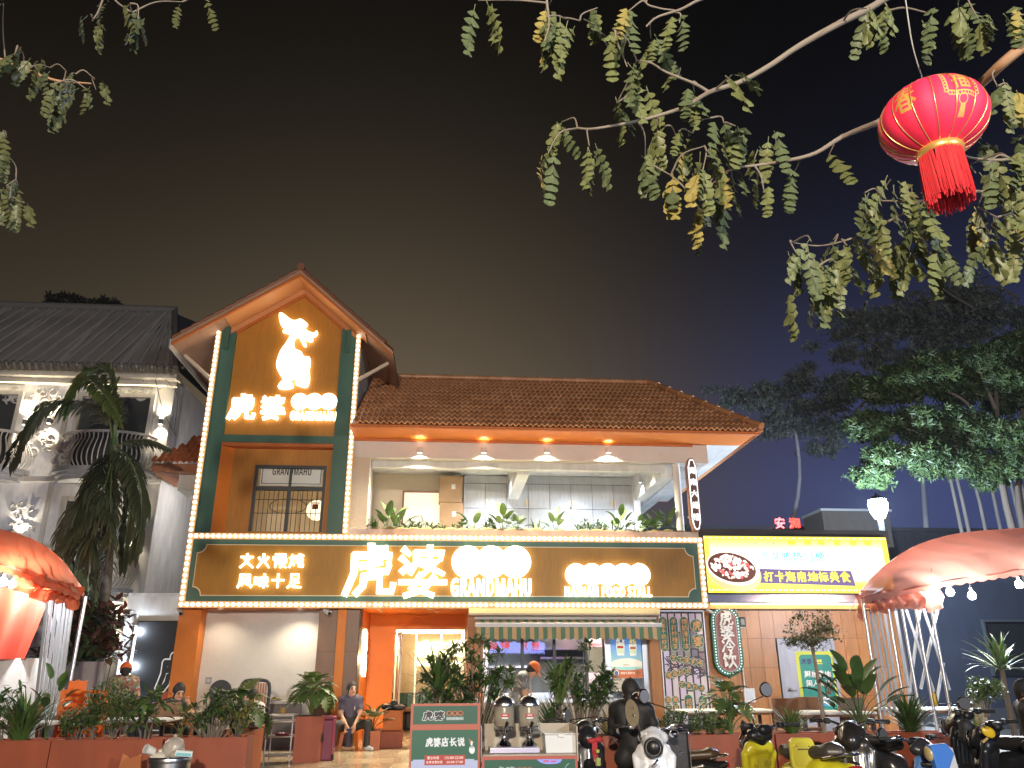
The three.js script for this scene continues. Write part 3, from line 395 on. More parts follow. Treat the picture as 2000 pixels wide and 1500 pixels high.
// ---------- signs ----------
const bulbGeo = new THREE.SphereGeometry(0.038, 12, 8), bulbMat = glow([1, 0.9, 0.74], 2.6);
const channel = std([0.62, 0.36, 0.16], 0.5, 0);
function addBulbs(t, pts, z, dull = []) { pts.forEach(([x, y], i) => { const m = part(t, 'bulb', bulbGeo, dull.includes(i) ? glow([1, 0.72, 0.25], 0.6) : bulbMat); m.position.set(x, y, z); }); }
const letterGlow = glow([1, 0.86, 0.58], 2.2), cherry = glow([1, 0.05, 0.03], 1.3);
const boardMat = std([0.43, 0.205, 0.012], 0.5, 0, { map: woodT });
function glyph(t, ch, x, y, s, z, w = 0.16, mat = letterGlow, d = 0.05) { const m = part(t, 'character', strokeSolid(ch, s, w, d), mat); m.position.set(x, y, z); return m; }
{ // the long sign over the ground floor
  const t = thing('shop_sign', 'long illuminated shop sign with bulb border above the ground floor', 'sign');
  const x0 = -5.40, x1 = 5.56, y0 = 2.70, y1 = 4.21, z = 0.3;
  part(t, 'sign_box', box(x0, x1, y0, y1, 0.102, 0.22), C.orangeDeep);
  part(t, 'bulb_channel', M([box(x0, x1, y1 - 0.13, y1, 0.22, z - 0.03), box(x0, x1, y0, y0 + 0.13, 0.22, z - 0.03), box(x0, x0 + 0.13, y0 + 0.13, y1 - 0.13, 0.22, z - 0.03), box(x1 - 0.13, x1, y0 + 0.13, y1 - 0.13, 0.22, z - 0.03)]), channel);
  part(t, 'border', box(x0 + 0.13, x1 - 0.13, y0 + 0.13, y1 - 0.13, 0.22, z - 0.04), C.green);
  const notch = (m, r) => { const a = x0 + m, b = x1 - m, c = y0 + m, d = y1 - m, s = new THREE.Shape(); s.moveTo(a + r, c).lineTo(b - r, c); s.absarc(b, c, r, pi, pi / 2, true); s.lineTo(b, d - r); s.absarc(b, d, r, -pi / 2, -pi, true); s.lineTo(a + r, d); s.absarc(a, d, r, 0, -pi / 2, true); s.lineTo(a, c + r); s.absarc(a, c, r, pi / 2, 0, true); return s; };
  part(t, 'gold_line', prism(notch(0.235, 0.17), 0.012).translate(0, 0, z - 0.04), std([0.72, 0.62, 0.40], 0.4));
  part(t, 'board', prism(notch(0.252, 0.172), 0.012).translate(0, 0, z - 0.034), boardMat);
  const pts = [], nx = 95, ny = 12;
  for (let i = 0; i <= nx; i++) pts.push([x0 + 0.065 + (i / nx) * (x1 - x0 - 0.13), y1 - 0.065], [x0 + 0.065 + (i / nx) * (x1 - x0 - 0.13), y0 + 0.065]);
  for (let i = 1; i < ny; i++) pts.push([x0 + 0.065, y0 + 0.065 + (i / ny) * (y1 - y0 - 0.13)], [x1 - 0.065, y0 + 0.065 + (i / ny) * (y1 - y0 - 0.13)]);
  addBulbs(t, pts, z, [67, 73, 111, 158]);
  const zf = z + 0.015, L = (px, py) => P(px, py, zf);
  const small = '文火慢炖风味十足'; [...small].forEach((c, i) => { const r = Math.floor(i / 4), q = L(466 + (i % 4) * 32.5 - r * 4, 1110 + r * 39.5); glyph(t, c, q.x, q.y, 0.30, zf, 0.12); });
  { const a = L(668, 1166); glyph(t, '虎', a.x, a.y, 1.07, zf, 0.122, letterGlow, 0.06); const b = L(775, 1166); glyph(t, '婆', b.x, b.y, 1.05, zf, 0.105, letterGlow, 0.06); }
  const disc = (n, px, py, r, step) => { for (let i = 0; i < n; i++) { const q = L(px + i * step, py); part(t, 'disc', prism(new THREE.Shape().absarc(0, 0, r, 0, 2 * pi), 0.05 + i * 0.002, 0.01).translate(q.x, q.y, zf), letterGlow); } };
  disc(3, 913, 1098, 0.325, 46.5); disc(5, 1125, 1123, 0.225, 30.8);
  { const a = L(880, 1165), b = L(1037, 1130); const m = part(t, 'lettering', latinSolid('GRANDMAHU', b.x - a.x, b.y - a.y, 0.05), letterGlow); m.position.set(a.x, a.y, zf); }
  { const a = L(1103, 1166), b = L(1272, 1146); const m = part(t, 'lettering', latinSolid('HAINAN FOOD STALL', b.x - a.x, b.y - a.y, 0.04), letterGlow); m.position.set(a.x, a.y, zf); }
  for (const y of [y1 - 0.065, y0 + 0.065]) { const l = new THREE.RectAreaLight(new THREE.Color(1, 0.84, 0.6), 1.1, x1 - x0, 0.08); l.position.set((x0 + x1) / 2, y, z + 0.08); l.lookAt((x0 + x1) / 2, y, 10); scene.add(l); }
  { const l = new THREE.RectAreaLight(new THREE.Color(1, 0.8, 0.5), 1.6, 5.0, 0.6); l.position.set(0.4, 3.5, z + 0.12); l.lookAt(0.4, 3.5, 10); scene.add(l); }
}
for (const [x, side] of [[-5.40, 'left'], [-2.20, 'right']]) { // bulb strips up the tower
  const t = thing('bulb_strip', 'vertical strip of round bulbs up the ' + side + ' edge of the tower front', 'light strip', [0, 0, 0], 0, 'bulb strips on the tower');
  part(t, 'strip_channel', box(x - 0.06, x + 0.06, 4.22, 9.02, 0.045, 0.085), channel);
  const pts = []; for (let i = 0; i < 41; i++) pts.push([x, 4.30 + i * 0.1165]);
  addBulbs(t, pts, 0.12);
  const l = new THREE.RectAreaLight(new THREE.Color(1, 0.88, 0.68), 0.8, 0.08, 4.7); l.position.set(x, 6.6, 0.2); l.lookAt(x, 6.6, 10); scene.add(l);
}
{ // glowing bird and lettering on the tower
  const t = thing('tower_emblem', 'glowing white bird in a leaf hat above glowing lettering on the tower front', 'sign');
  const z = -0.01, q = (x, y) => { const p = P(330 + x * 0.3733, 500 + y * 0.3733, z); return [p.x, p.y]; };
  const smooth = (pts) => { const c = new THREE.CatmullRomCurve3(pts.map((p) => V(...q(...p), 0)), true, 'catmullrom', 0.5).getPoints(pts.length * 5); return shape(c.map((p) => [p.x, p.y])); };
  const add = (pts, d) => part(t, 'bird_outline', prism(smooth(pts), d, 0.012).translate(0, 0, z), letterGlow);
  add([[580, 310], [596, 306], [632, 334], [660, 344], [690, 336], [712, 350], [724, 362], [712, 378], [718, 392], [740, 404], [762, 408], [774, 398], [776, 412], [758, 424], [728, 418], [736, 432], [752, 440], [744, 450], [722, 442], [706, 428], [712, 452], [718, 474], [706, 470], [694, 448], [682, 426], [664, 430], [648, 420], [622, 406], [600, 400], [606, 384], [588, 360]], 0.06);
  add([[646, 412], [662, 425], [652, 455], [660, 490], [690, 505], [706, 530], [735, 535], [737, 570], [728, 610], [700, 640], [660, 645], [610, 650], [580, 615], [566, 575], [575, 530], [592, 492], [614, 462], [630, 436]], 0.056);
  add([[610, 636], [630, 655], [648, 672], [646, 690], [610, 698], [576, 692], [580, 672], [596, 655]], 0.05);
  add([[690, 620], [728, 600], [735, 640], [730, 670], [718, 688], [680, 680], [664, 668], [672, 640]], 0.052);
  const L = (px, py) => P(px, py, z);
  { const a = L(443, 820); glyph(t, '虎', a.x, a.y, 0.60, z, 0.14); const b = L(507, 819); glyph(t, '婆', b.x, b.y, 0.56, z, 0.13); }
  for (let i = 0; i < 3; i++) { const p = L(586 + i * 28, 785); part(t, 'disc', prism(new THREE.Shape().absarc(0, 0, 0.185, 0, 2 * pi), 0.05 + i * 0.002, 0.01).translate(p.x, p.y, z), letterGlow); }
  { const a = L(566, 821), b = L(658, 805); const m = part(t, 'lettering', latinSolid('GRANDMAHU', b.x - a.x, b.y - a.y, 0.05), letterGlow); m.position.set(a.x, a.y, z); }
  const l = new THREE.RectAreaLight(new THREE.Color(1, 0.8, 0.5), 2, 1.4, 2.2); l.position.set(-3.8, 7.7, 0.15); l.lookAt(-3.8, 7.7, 10); scene.add(l);
}
{ // narrow vertical sign on the balcony corner
  const t = thing('vertical_sign', 'narrow upright sign with white outline lettering at the balcony corner', 'sign');
  const a = P(1350, 905, 0.45), b = P(1362, 1030, 0.45), cx = (a.x + b.x) / 2, H = 1.5, cy = (a.y + b.y) / 2 + 0.02;
  t.position.set(cx, cy, 0.45);
  const n = 7, s = new THREE.Shape(); s.moveTo(-0.07, -H / 2).absarc(0, -H / 2, 0.07, pi, 0, false); s.lineTo(0.11, -H / 2 + 0.12).lineTo(0.11, H / 2 - 0.12).lineTo(0.07, H / 2); s.absarc(0, H / 2, 0.07, 0, pi, false); s.lineTo(-0.11, H / 2 - 0.12).lineTo(-0.11, -H / 2 + 0.12).closePath();
  part(t, 'sign_body', prism(s, 0.12, 0.01).translate(0, 0, -0.14), C.woodDark);
  const s2 = s.clone(); const inner = prism(s, 0.01).scale(0.84, 0.965, 1).translate(0, 0, 0.002); part(t, 'sign_outline', inner, glow([0.85, 0.92, 1], 1.1)); part(t, 'sign_face', prism(s, 0.01).scale(0.66, 0.93, 1).translate(0, 0, 0.006), std([0.12, 0.06, 0.04], 0.6));
  [...'海南大排档'].forEach((c, i) => { const m = part(t, 'character', strokeSolid(c, 0.15, 0.12, 0.012), glow([0.85, 0.92, 1], 1.0)); m.position.set(-0.075, H / 2 - 0.3 - i * 0.26, 0.024); });
  part(t, 'bracket', M([box(-0.03, 0.03, 0.4, 0.44, -0.5, -0.15), box(-0.03, 0.03, -0.45, -0.41, -0.5, -0.15)]), C.steel);
}
{ // bright advertising light box on the right
  const t = thing('billboard', 'bright yellow and white advertising light box beside the long sign', 'billboard');
  const x0 = 5.62, x1 = 9.86, y0 = 3.03, y1 = 4.28, W = 1360, H = 400;
  const pic = canvasTex(W, H, (g) => {
    g.fillStyle = '#fffdf2'; g.fillRect(0, 0, W, H);
    let gr = g.createLinearGradient(0, 0, 0, H); gr.addColorStop(0, '#ffe93a'); gr.addColorStop(0.16, '#fff6a0'); gr.addColorStop(0.34, '#fffef4'); gr.addColorStop(0.74, '#fffdf0'); gr.addColorStop(0.84, '#ffe858'); gr.addColorStop(1, '#ffdf30'); g.fillStyle = gr; g.fillRect(0, 0, W, H);
    g.fillStyle = 'rgba(255,226,40,0.8)'; for (const x of [620, 740, 840, 960, 1080, 1190]) g.fillRect(x, 24, 52, 34);
    g.fillStyle = '#ffe94f'; g.fillRect(0, 0, 34, H); g.fillRect(W - 40, 0, 40, H);
    g.fillStyle = '#fffbe0'; for (let i = 0; i < 64; i++) { g.beginPath(); g.arc(12 + i * 21.4, H - 20, 6, 0, 7); g.fill(); g.beginPath(); g.arc(12 + i * 21.4, 12, 5, 0, 7); g.fill(); }
    g.fillStyle = '#3b3f9a'; inkLine(g, '大众点评', 360, 38, 36, 1.2, 0.07);
    gr = g.createLinearGradient(400, 0, 1060, 0); gr.addColorStop(0, '#9ff0df'); gr.addColorStop(0.5, '#30c7d4'); gr.addColorStop(1, '#74dff0'); g.fillStyle = gr; inkLine(g, '香草鸭热门榜', 396, 104, 78, 1.04, 0.09); latin(g, 'NO.1', 976, 146, 160, 62, 'normal', 'serif');
    g.fillStyle = '#5c4a78'; g.beginPath(); g.moveTo(388, 232).lineTo(1058, 244).lineTo(1078, 350).lineTo(330, 330); g.fill();
    g.fillStyle = '#f3df4a'; inkLine(g, '打卡海南地标美食', 408, 246, 80, 1.0, 0.155);
    g.fillStyle = '#b98f32'; inkLine(g, '海南', 1098, 232, 24, 1.1, 0.08);
  });
  part(t, 'light_box', box(x0, x1, y0, y1, -0.1, 0.12), C.dark);
  const [pg, pm] = flat(x1 - x0 - 0.03, y1 - y0 - 0.03, pic); pm.emissive.setRGB(1, 1, 1); pm.emissiveIntensity = 1.0; pm.emissiveMap = pic; pm.color.setRGB(0.3, 0.3, 0.3); part(t, 'printed_face', pg.translate((x0 + x1) / 2, (y0 + y1) / 2, 0.123), pm);
  // the bowl of food printed on it, in low relief
  const o = P(1432, 1112, 0.14), bowl = sub(t, 'printed_bowl');
  const em = (c, k) => std(c, 0.6, 0, { emissive: new THREE.Color().setRGB(...c), emissiveIntensity: k * 0.6 });
  const disc = (rx, ry, x, y, z, c, k, a = 0.1) => part(bowl, 'bowl_print', new THREE.CircleGeometry(1, 40).scale(rx, ry, 1).rotateZ(a).translate(o.x + x, o.y + y, z), em(c, k));
  disc(0.61, 0.40, 0.02, -0.07, 0.127, [0.85, 0.55, 0.26], 1.0, -0.2); disc(0.60, 0.36, 0, 0.03, 0.131, [1, 0.9, 0.75], 1.2, -0.2); disc(0.54, 0.31, -0.02, 0.04, 0.135, [0.10, 0.03, 0.02], 1.0, -0.2);
  const bits = [[], [], [], []]; for (let i = 0; i < 110; i++) { const a = rr(0, 6.28), r = Math.sqrt(rnd()), k = i % 4, g = new THREE.CircleGeometry(rr(0.03, 0.07), 7).scale(1, rr(0.35, 0.8), 1).rotateZ(rr(0, 3)).translate(o.x - 0.01 + Math.cos(a) * r * 0.47, o.y + 0.05 + Math.sin(a) * r * 0.25 - Math.cos(a) * r * 0.08 + (r < 0.5 ? 0.08 : 0), 0.138 + i * 0.00008); bits[k].push(g); }
  [[1, 0.9, 0.82], [0.85, 0.6, 0.5], [0.75, 0.12, 0.12], [1, 0.97, 0.92]].forEach((c, i) => part(bowl, 'food_print', M(bits[i]), em(c, 1.2)));
  const l = new THREE.RectAreaLight(new THREE.Color(1, 0.95, 0.75), 1.5, x1 - x0, y1 - y0); l.position.set((x0 + x1) / 2, (y0 + y1) / 2, 0.2); l.lookAt((x0 + x1) / 2, (y0 + y1) / 2, 10); scene.add(l);
}
// ---------- right hand shop: wood panel wall under the billboard ----------
const annex = thing('annex_building', 'low annex with orange wood panel front under the advertising light box', 'building');
{
  part(annex, 'wall', box(5.57, 9.95, 0.09, 2.74, -0.6, -0.26), C.dark);
  part(annex, 'wall', box(5.57, 12, 0.09, 4.15, -6.2, -6), C.grey); part(annex, 'wall', box(9.8, 10, 0.09, 4.15, -6, -0.602), C.grey); part(annex, 'flat_roof', box(5.57, 10.05, 4.16, 4.46, -6, -0.1), std([0.045, 0.042, 0.045], 0.8));
  const rows = [0.1, 0.95, 1.52, 2.12, 2.70], m = [0, 1, 2].map((k) => std([0.52 - k * 0.025, 0.23 - k * 0.012, 0.07], 0.38, 0, { map: woodT }));
  const dx0 = 7.16, dx1 = 8.46;
  for (let i = 0; i < 14; i++) { const x = 5.60 + i * 0.31; for (let r = 0; r < 4; r++) { const xa = x + 0.003, xb = x + 0.307; if (r < 3 && xb > dx0 && xa < dx1) { if (xa < dx0 - 0.03) part(annex, 'wall_panel', box(xa, dx0 - 0.004, rows[r] + 0.003, rows[r + 1] - 0.003, -0.258, -0.235), m[(i + r) % 3]); else if (xb > dx1 + 0.03) part(annex, 'wall_panel', box(dx1 + 0.004, xb, rows[r] + 0.003, rows[r + 1] - 0.003, -0.258, -0.235), m[(i + r) % 3]); continue; } part(annex, 'wall_panel', box(xa, xb, rows[r] + 0.003, rows[r + 1] - 0.003, -0.258, -0.235 + rr(0, 0.003)), m[(i * 5 + r * 7) % 3]); } }
  part(annex, 'metal_strip', box(5.62, 9.8, 2.86, 3.02, -0.2, 0.02), std([0.55, 0.56, 0.6], 0.18, 1));
  part(annex, 'cornice', box(5.6, 9.8, 2.72, 2.855, -0.25, -0.02), std([0.62, 0.36, 0.12], 0.5));
  const tubeL = thing('light_tube', 'long warm light tube under the advertising light box', 'lamp'); part(tubeL, 'tube', box(5.7, 9.7, 2.80, 2.83, 0.0, 0.03), glow([1, 0.72, 0.25], 2.2)); part(tubeL, 'holder', box(5.68, 9.72, 2.832, 2.85, -0.018, 0.03), C.white);
  const l = new THREE.RectAreaLight(new THREE.Color(1, 0.74, 0.35), 3, 4, 0.04); l.position.set(7.7, 2.78, 0.02); l.lookAt(7.7, 0, -0.05); scene.add(l);
  // service door
  const d = sub(annex, 'door'); part(d, 'frame', M([box(7.17, 7.24, 0.1, 2.11, -0.26, -0.2), box(8.38, 8.45, 0.1, 2.11, -0.26, -0.2), box(7.24, 8.38, 2.04, 2.11, -0.26, -0.2)]), std([0.30, 0.32, 0.36], 0.5, 0.3)); part(d, 'door_leaf', box(7.245, 8.375, 0.11, 2.035, -0.258, -0.218), std([0.40, 0.42, 0.48], 0.5, 0.2, { map: grimeT })); part(d, 'handle', M([rod(V(7.33, 1.08, -0.217), V(7.33, 1.08, -0.16), 0.03), rod(V(7.33, 1.08, -0.165), V(7.47, 1.06, -0.165), 0.012), ball(0.02, 7.33, 0.9, -0.215)]), C.chrome);
  const pt = canvasTex(420, 640, (g, W, H) => { g.fillStyle = '#c8cf3c'; g.fillRect(0, 0, W, H); g.fillStyle = '#168478'; g.beginPath(); g.moveTo(60, 34).lineTo(W - 60, 34).lineTo(W - 36, 60).lineTo(W - 36, H - 60).lineTo(W - 60, H - 36).lineTo(60, H - 36).lineTo(36, H - 60).lineTo(36, 60).fill(); g.fillStyle = '#2b2760'; inkLine(g, '虎婆', 50, 70, 62, 1.0, 0.12); g.fillStyle = '#d8d24a'; for (let i = 0; i < 3; i++) { g.beginPath(); g.arc(206 + i * 30, 96, 15, 0, 7); g.fill(); } g.fillRect(190, 118, 94, 12); g.fillStyle = '#e7d9d6'; inkLine(g, '厨房重地', 70, 190, 74, 0.98, 0.13); inkLine(g, '闲人免进', 78, 282, 72, 0.98, 0.13); g.fillStyle = '#5aa6d8'; g.beginPath(); g.ellipse(230, 516, 130, 22, 0, 0, 7); g.fill(); g.fillStyle = '#cfd3dd'; g.beginPath(); g.moveTo(170, 516).lineTo(262, 442).lineTo(320, 516).fill(); g.strokeStyle = '#e4e6ef'; g.lineWidth = 6; g.strokeRect(160, 470, 44, 8); g.strokeStyle = '#222'; g.lineWidth = 5; g.beginPath(); g.moveTo(248, 520).lineTo(270, 504).lineTo(296, 522).stroke(); });
  part(d, 'poster', ...(() => { const [a, mm] = flat(0.86, 1.3, pt); return [a.translate(7.98, 1.2, -0.2145), mm]; })(), 'yellow and teal notice on the door');
  // small fittings on the wall
  const bx = (name, label, cat, px, py, w, h, m) => { const p = P(px, py, -0.2), t = thing(name, label, cat, [p.x, p.y, -0.23]); part(t, 'casing', rbox(w, h, 0.08, 0.012, 0, 0, 0.04), m); part(t, 'face_plate', box(-w * 0.3, w * 0.3, -h * 0.3, h * 0.3, 0.081, 0.086), m === C.dark ? C.grey : C.alu); };
  bx('meter_box', 'small dark control box high on the wood panel wall', 'control box', 1449, 1215, 0.13, 0.2, C.dark); bx('wall_switch', 'small white wall switch under the oval drinks sign', 'switch', 1407, 1335, 0.11, 0.14, C.paper); bx('socket_box', 'white socket box low on the wood panel wall', 'socket', 1463, 1358, 0.24, 0.28, C.paper);
  const pp = (a, b) => V(P(...a, -0.2).x, P(...a, -0.2).y, -0.2);
  solo('conduit_pipe', 'thin white conduit pipe running down beside the oval sign', 'pipe', M([rod(pp([1437, 1190]), pp([1455, 1345]), 0.016), rod(pp([1395, 1187]), pp([1585, 1189]), 0.016), rod(pp([1455, 1345]), pp([1448, 1350]), 0.016), rod(pp([1455, 1226]), pp([1445, 1225]), 0.012)]), C.paper);
}
{ // oval drinks sign
  const c = P(1420, 1251, -0.1), t = thing('oval_sign', 'upright oval sign with bulb dotted green rim and raised white characters', 'sign', [c.x, c.y, -0.2]);
  const cap = (w, h) => rrect(w, h, w / 2 - 0.002);
  part(t, 'rim', prism(cap(0.62, 1.42), 0.1, 0.015), std([0.02, 0.13, 0.085], 0.45)); part(t, 'inner_line', prism(cap(0.46, 1.26), 0.012).translate(0, 0, 0.117), std([0.5, 0.45, 0.42], 0.5)); part(t, 'face', prism(cap(0.435, 1.235), 0.012).translate(0, 0, 0.123), std([0.32, 0.13, 0.12], 0.6, 0, { map: clothT }));
  const n = 56, g = new THREE.SphereGeometry(0.014, 8, 6), mt = glow([0.8, 1, 0.95], 0.9); const sh = cap(0.54, 1.34).getSpacedPoints(n); for (let i = 0; i < n; i++) { const m = part(t, 'bulb', g, mt); m.position.set(sh[i].x, sh[i].y, 0.12); }
  [...'虎婆冷饮'].forEach((ch, i) => glyph(t, ch, -0.15, 0.30 - i * 0.285, 0.30, 0.137, 0.13, std([0.74, 0.74, 0.68], 0.5), 0.03));
  const sp = thing('spot_lamp', 'small white spotlight on an arm above the oval sign', 'lamp', [5.66, 2.66, 0.02]); part(sp, 'barrel', rod(V(-0.1, 0.08, 0), V(0.06, -0.04, 0.05), 0.028), C.paper); part(sp, 'arm', rod(V(0.06, -0.04, 0.05), V(0.1, -0.08, -0.2), 0.008), C.grey);
}
{ // drinks menu panel printed like a wall of shutters with raised plaques
  const t = thing('menu_board', 'tall drinks menu panel of pinkish tiles and dark bars with green name plaques', 'menu board');
  const x0 = 4.55, x1 = 5.50, y0 = 0.35, y1 = 2.66, z = 0.02;
  part(t, 'backing', box(x0, x1, y0, y1, -0.018, z), std([0.045, 0.036, 0.045], 0.6)); part(t, 'frame', M([box(x0 - 0.02, x0, y0, y1, -0.018, z + 0.02), box(x1, x1 + 0.02, y0, y1, -0.018, z + 0.02), box(x0 - 0.02, x1 + 0.02, y1, y1 + 0.02, -0.018, z + 0.02)]), C.alu);
  const cols = 6, cw = (x1 - x0 - 0.04) / cols;
  const tone = [[0.58, 0.48, 0.62], [0.62, 0.42, 0.44], [0.55, 0.50, 0.60], [0.62, 0.52, 0.54], [0.50, 0.44, 0.56], [0.66, 0.62, 0.52]];
  for (let c = 0; c < cols; c++) { let y = y1 - 0.03, r = 0; while (y > y0 + 0.1) { const h = rr(0.3, 0.55), b = Math.max(y0 + 0.02, y - h); const k = tone[(c * 3 + r * 2) % 6], dk = r === 1 || (c > 3 && r === 2) ? 0.5 : 1.25; part(t, 'print_tile', box(x0 + 0.02 + c * cw + 0.02, x0 + 0.02 + (c + 1) * cw - 0.014, b + 0.014, y - 0.014, z, z + 0.004), std(k.map((v) => v * dk), 0.6, 0, { map: grimeT })); y = b; r++; } }
  const lf = []; for (let i = 0; i < 90; i++) { const px = rr(x0 + 0.08, x1 - 0.08), py = rr(1.35, 1.75), a = rr(-2.6, -0.5); lf.push(new THREE.CircleGeometry(0.09, 6).scale(0.12, 1, 1).rotateZ(a).translate(px, py, z + 0.006 + i * 0.00002)); } const lm = part(t, 'palm_print', M(lf), std([0.05, 0.045, 0.06], 0.7)); lm.userData.kind = 'stuff';
  const gr = std([0.02, 0.13, 0.09], 0.5), rim = std([0.55, 0.50, 0.38], 0.5), ink0 = std([0.62, 0.33, 0.12], 0.5);
  const plaque = (cx, cy, w, h, text, s, vert) => { const g = sub(t, 'plaque'); part(g, 'rim', prism(rrect(w, h, Math.min(w, h) / 2 - 0.001, cx, cy), 0.012).translate(0, 0, z + 0.01), rim); part(g, 'face', prism(rrect(w - 0.022, h - 0.022, Math.min(w, h) / 2 - 0.012, cx, cy), 0.006).translate(0, 0, z + 0.019), gr); part(g, 'characters', M([...text].map((c, i) => strokeSolid(c, s, 0.13, 0.004).translate(cx - s / 2, cy - s / 2 + (vert ? ((text.length - 1) / 2 - i) * s * 1.08 : 0), z + 0.026))), ink0); };
  const X = (zx, zy) => { const p = P(1270 + zx * 0.16, 1180 + zy * 0.16, z); return [p.x, p.y]; };
  const pq = (zx, zy, ...a) => plaque(...X(zx, zy), ...a);
  pq(160, 365, 0.19, 0.71, '水果牛奶炒冰', 0.098, 1); pq(290, 365, 0.19, 0.71, '手打柠檬茶', 0.115, 1); pq(420, 365, 0.19, 0.71, '椰奶清补凉', 0.115, 1); pq(562, 265, 0.28, 0.28, '虎', 0.2); pq(577, 455, 0.28, 0.28, '婆', 0.2);
  [...'芝士菠萝啤'].forEach((c, i) => pq(284 + i * 78, 660 + i * 14, 0.155, 0.155, c, 0.1)); [...'榴莲炒冰'].forEach((c, i) => pq(222 + i * 74, 870 - i * 18, 0.155, 0.155, c, 0.1)); [...'芒果炒冰'].forEach((c, i) => pq(388 + i * 78, 980 + i * 16, 0.155, 0.155, c, 0.1));
  [...'海南'].forEach((c, i) => pq(212 + i * 92, 1170, 0.16, 0.16, c, 0.11)); [...'三亚'].forEach((c, i) => pq(222 + i * 90, 1265, 0.16, 0.16, c, 0.11));
  pq(470, 1235, 0.18, 0.42, '招牌', 0.12, 1); pq(645, 1245, 0.18, 0.42, '芒果', 0.12, 1);
}
{ // awning over the drinks window
  const t = thing('awning', 'green and beige striped awning with scalloped valance over the drinks window', 'awning');
  const x0 = 0.62, x1 = 4.42, n = 42, gm = std([0.10, 0.20, 0.125], 0.8, 0, { map: clothT }), bm = std([0.50, 0.33, 0.17], 0.8, 0, { map: clothT });
  part(t, 'light_cornice', M([box(0.47, 4.5, 2.60, 2.70, 0.03, 0.28)]), std([0.70, 0.52, 0.2], 0.35, 0.2)); part(t, 'cornice_trim', box(0.47, 4.5, 2.565, 2.60, 0.03, 0.26), C.cream);
  for (let i = 0; i < n; i++) { const a = x0 + (i / n) * (x1 - x0), b = x0 + ((i + 1) / n) * (x1 - x0), y = 2.315, g = []; for (let k = 0; k <= 4; k++) { const u = k / 4, x = a + (b - a) * u, s = 1 - Math.abs(Math.sin(((i + u) / 2) * pi)), ww = 0.012 * Math.sin(i * 1.3 + u); g.push([V(x, y, 0.55), V(x, y - 0.11, 0.562 + ww), V(x, y - 0.22 - 0.03 + 0.035 * s, 0.566 + ww * 2)]); } part(t, 'stripe', quadSheet(g), i % 2 ? gm : bm); part(t, 'stripe', quadSheet([[V(a, 2.5, 0.1), V(b, 2.5, 0.1)], [V(a, 2.37, 0.50), V(b, 2.37, 0.50)]]), i % 2 ? gm : bm); }
  part(t, 'front_bar', rbox(x1 - x0 + 0.06, 0.085, 0.06, 0.015, (x0 + x1) / 2, 2.355, 0.53), std([0.50, 0.50, 0.52], 0.5)); part(t, 'roller', rod(V(x0 - 0.03, 2.51, 0.12), V(x1 + 0.03, 2.51, 0.12), 0.035), C.white); part(t, 'arm', M([rod(V(x0, 2.5, 0.12), V(x0, 2.36, 0.52), 0.015), rod(V(x1, 2.5, 0.12), V(x1, 2.36, 0.52), 0.015)]), C.steel);
  const led = thing('light_strip', 'yellow light strip tucked in the cornice above the striped awning', 'light strip'); part(led, 'tube', box(0.5, 4.47, 2.703, 2.72, 0.24, 0.262), glow([1, 0.78, 0.3], 1.6)); part(led, 'holder', box(0.49, 4.48, 2.703, 2.72, 0.225, 0.238), C.white);
}
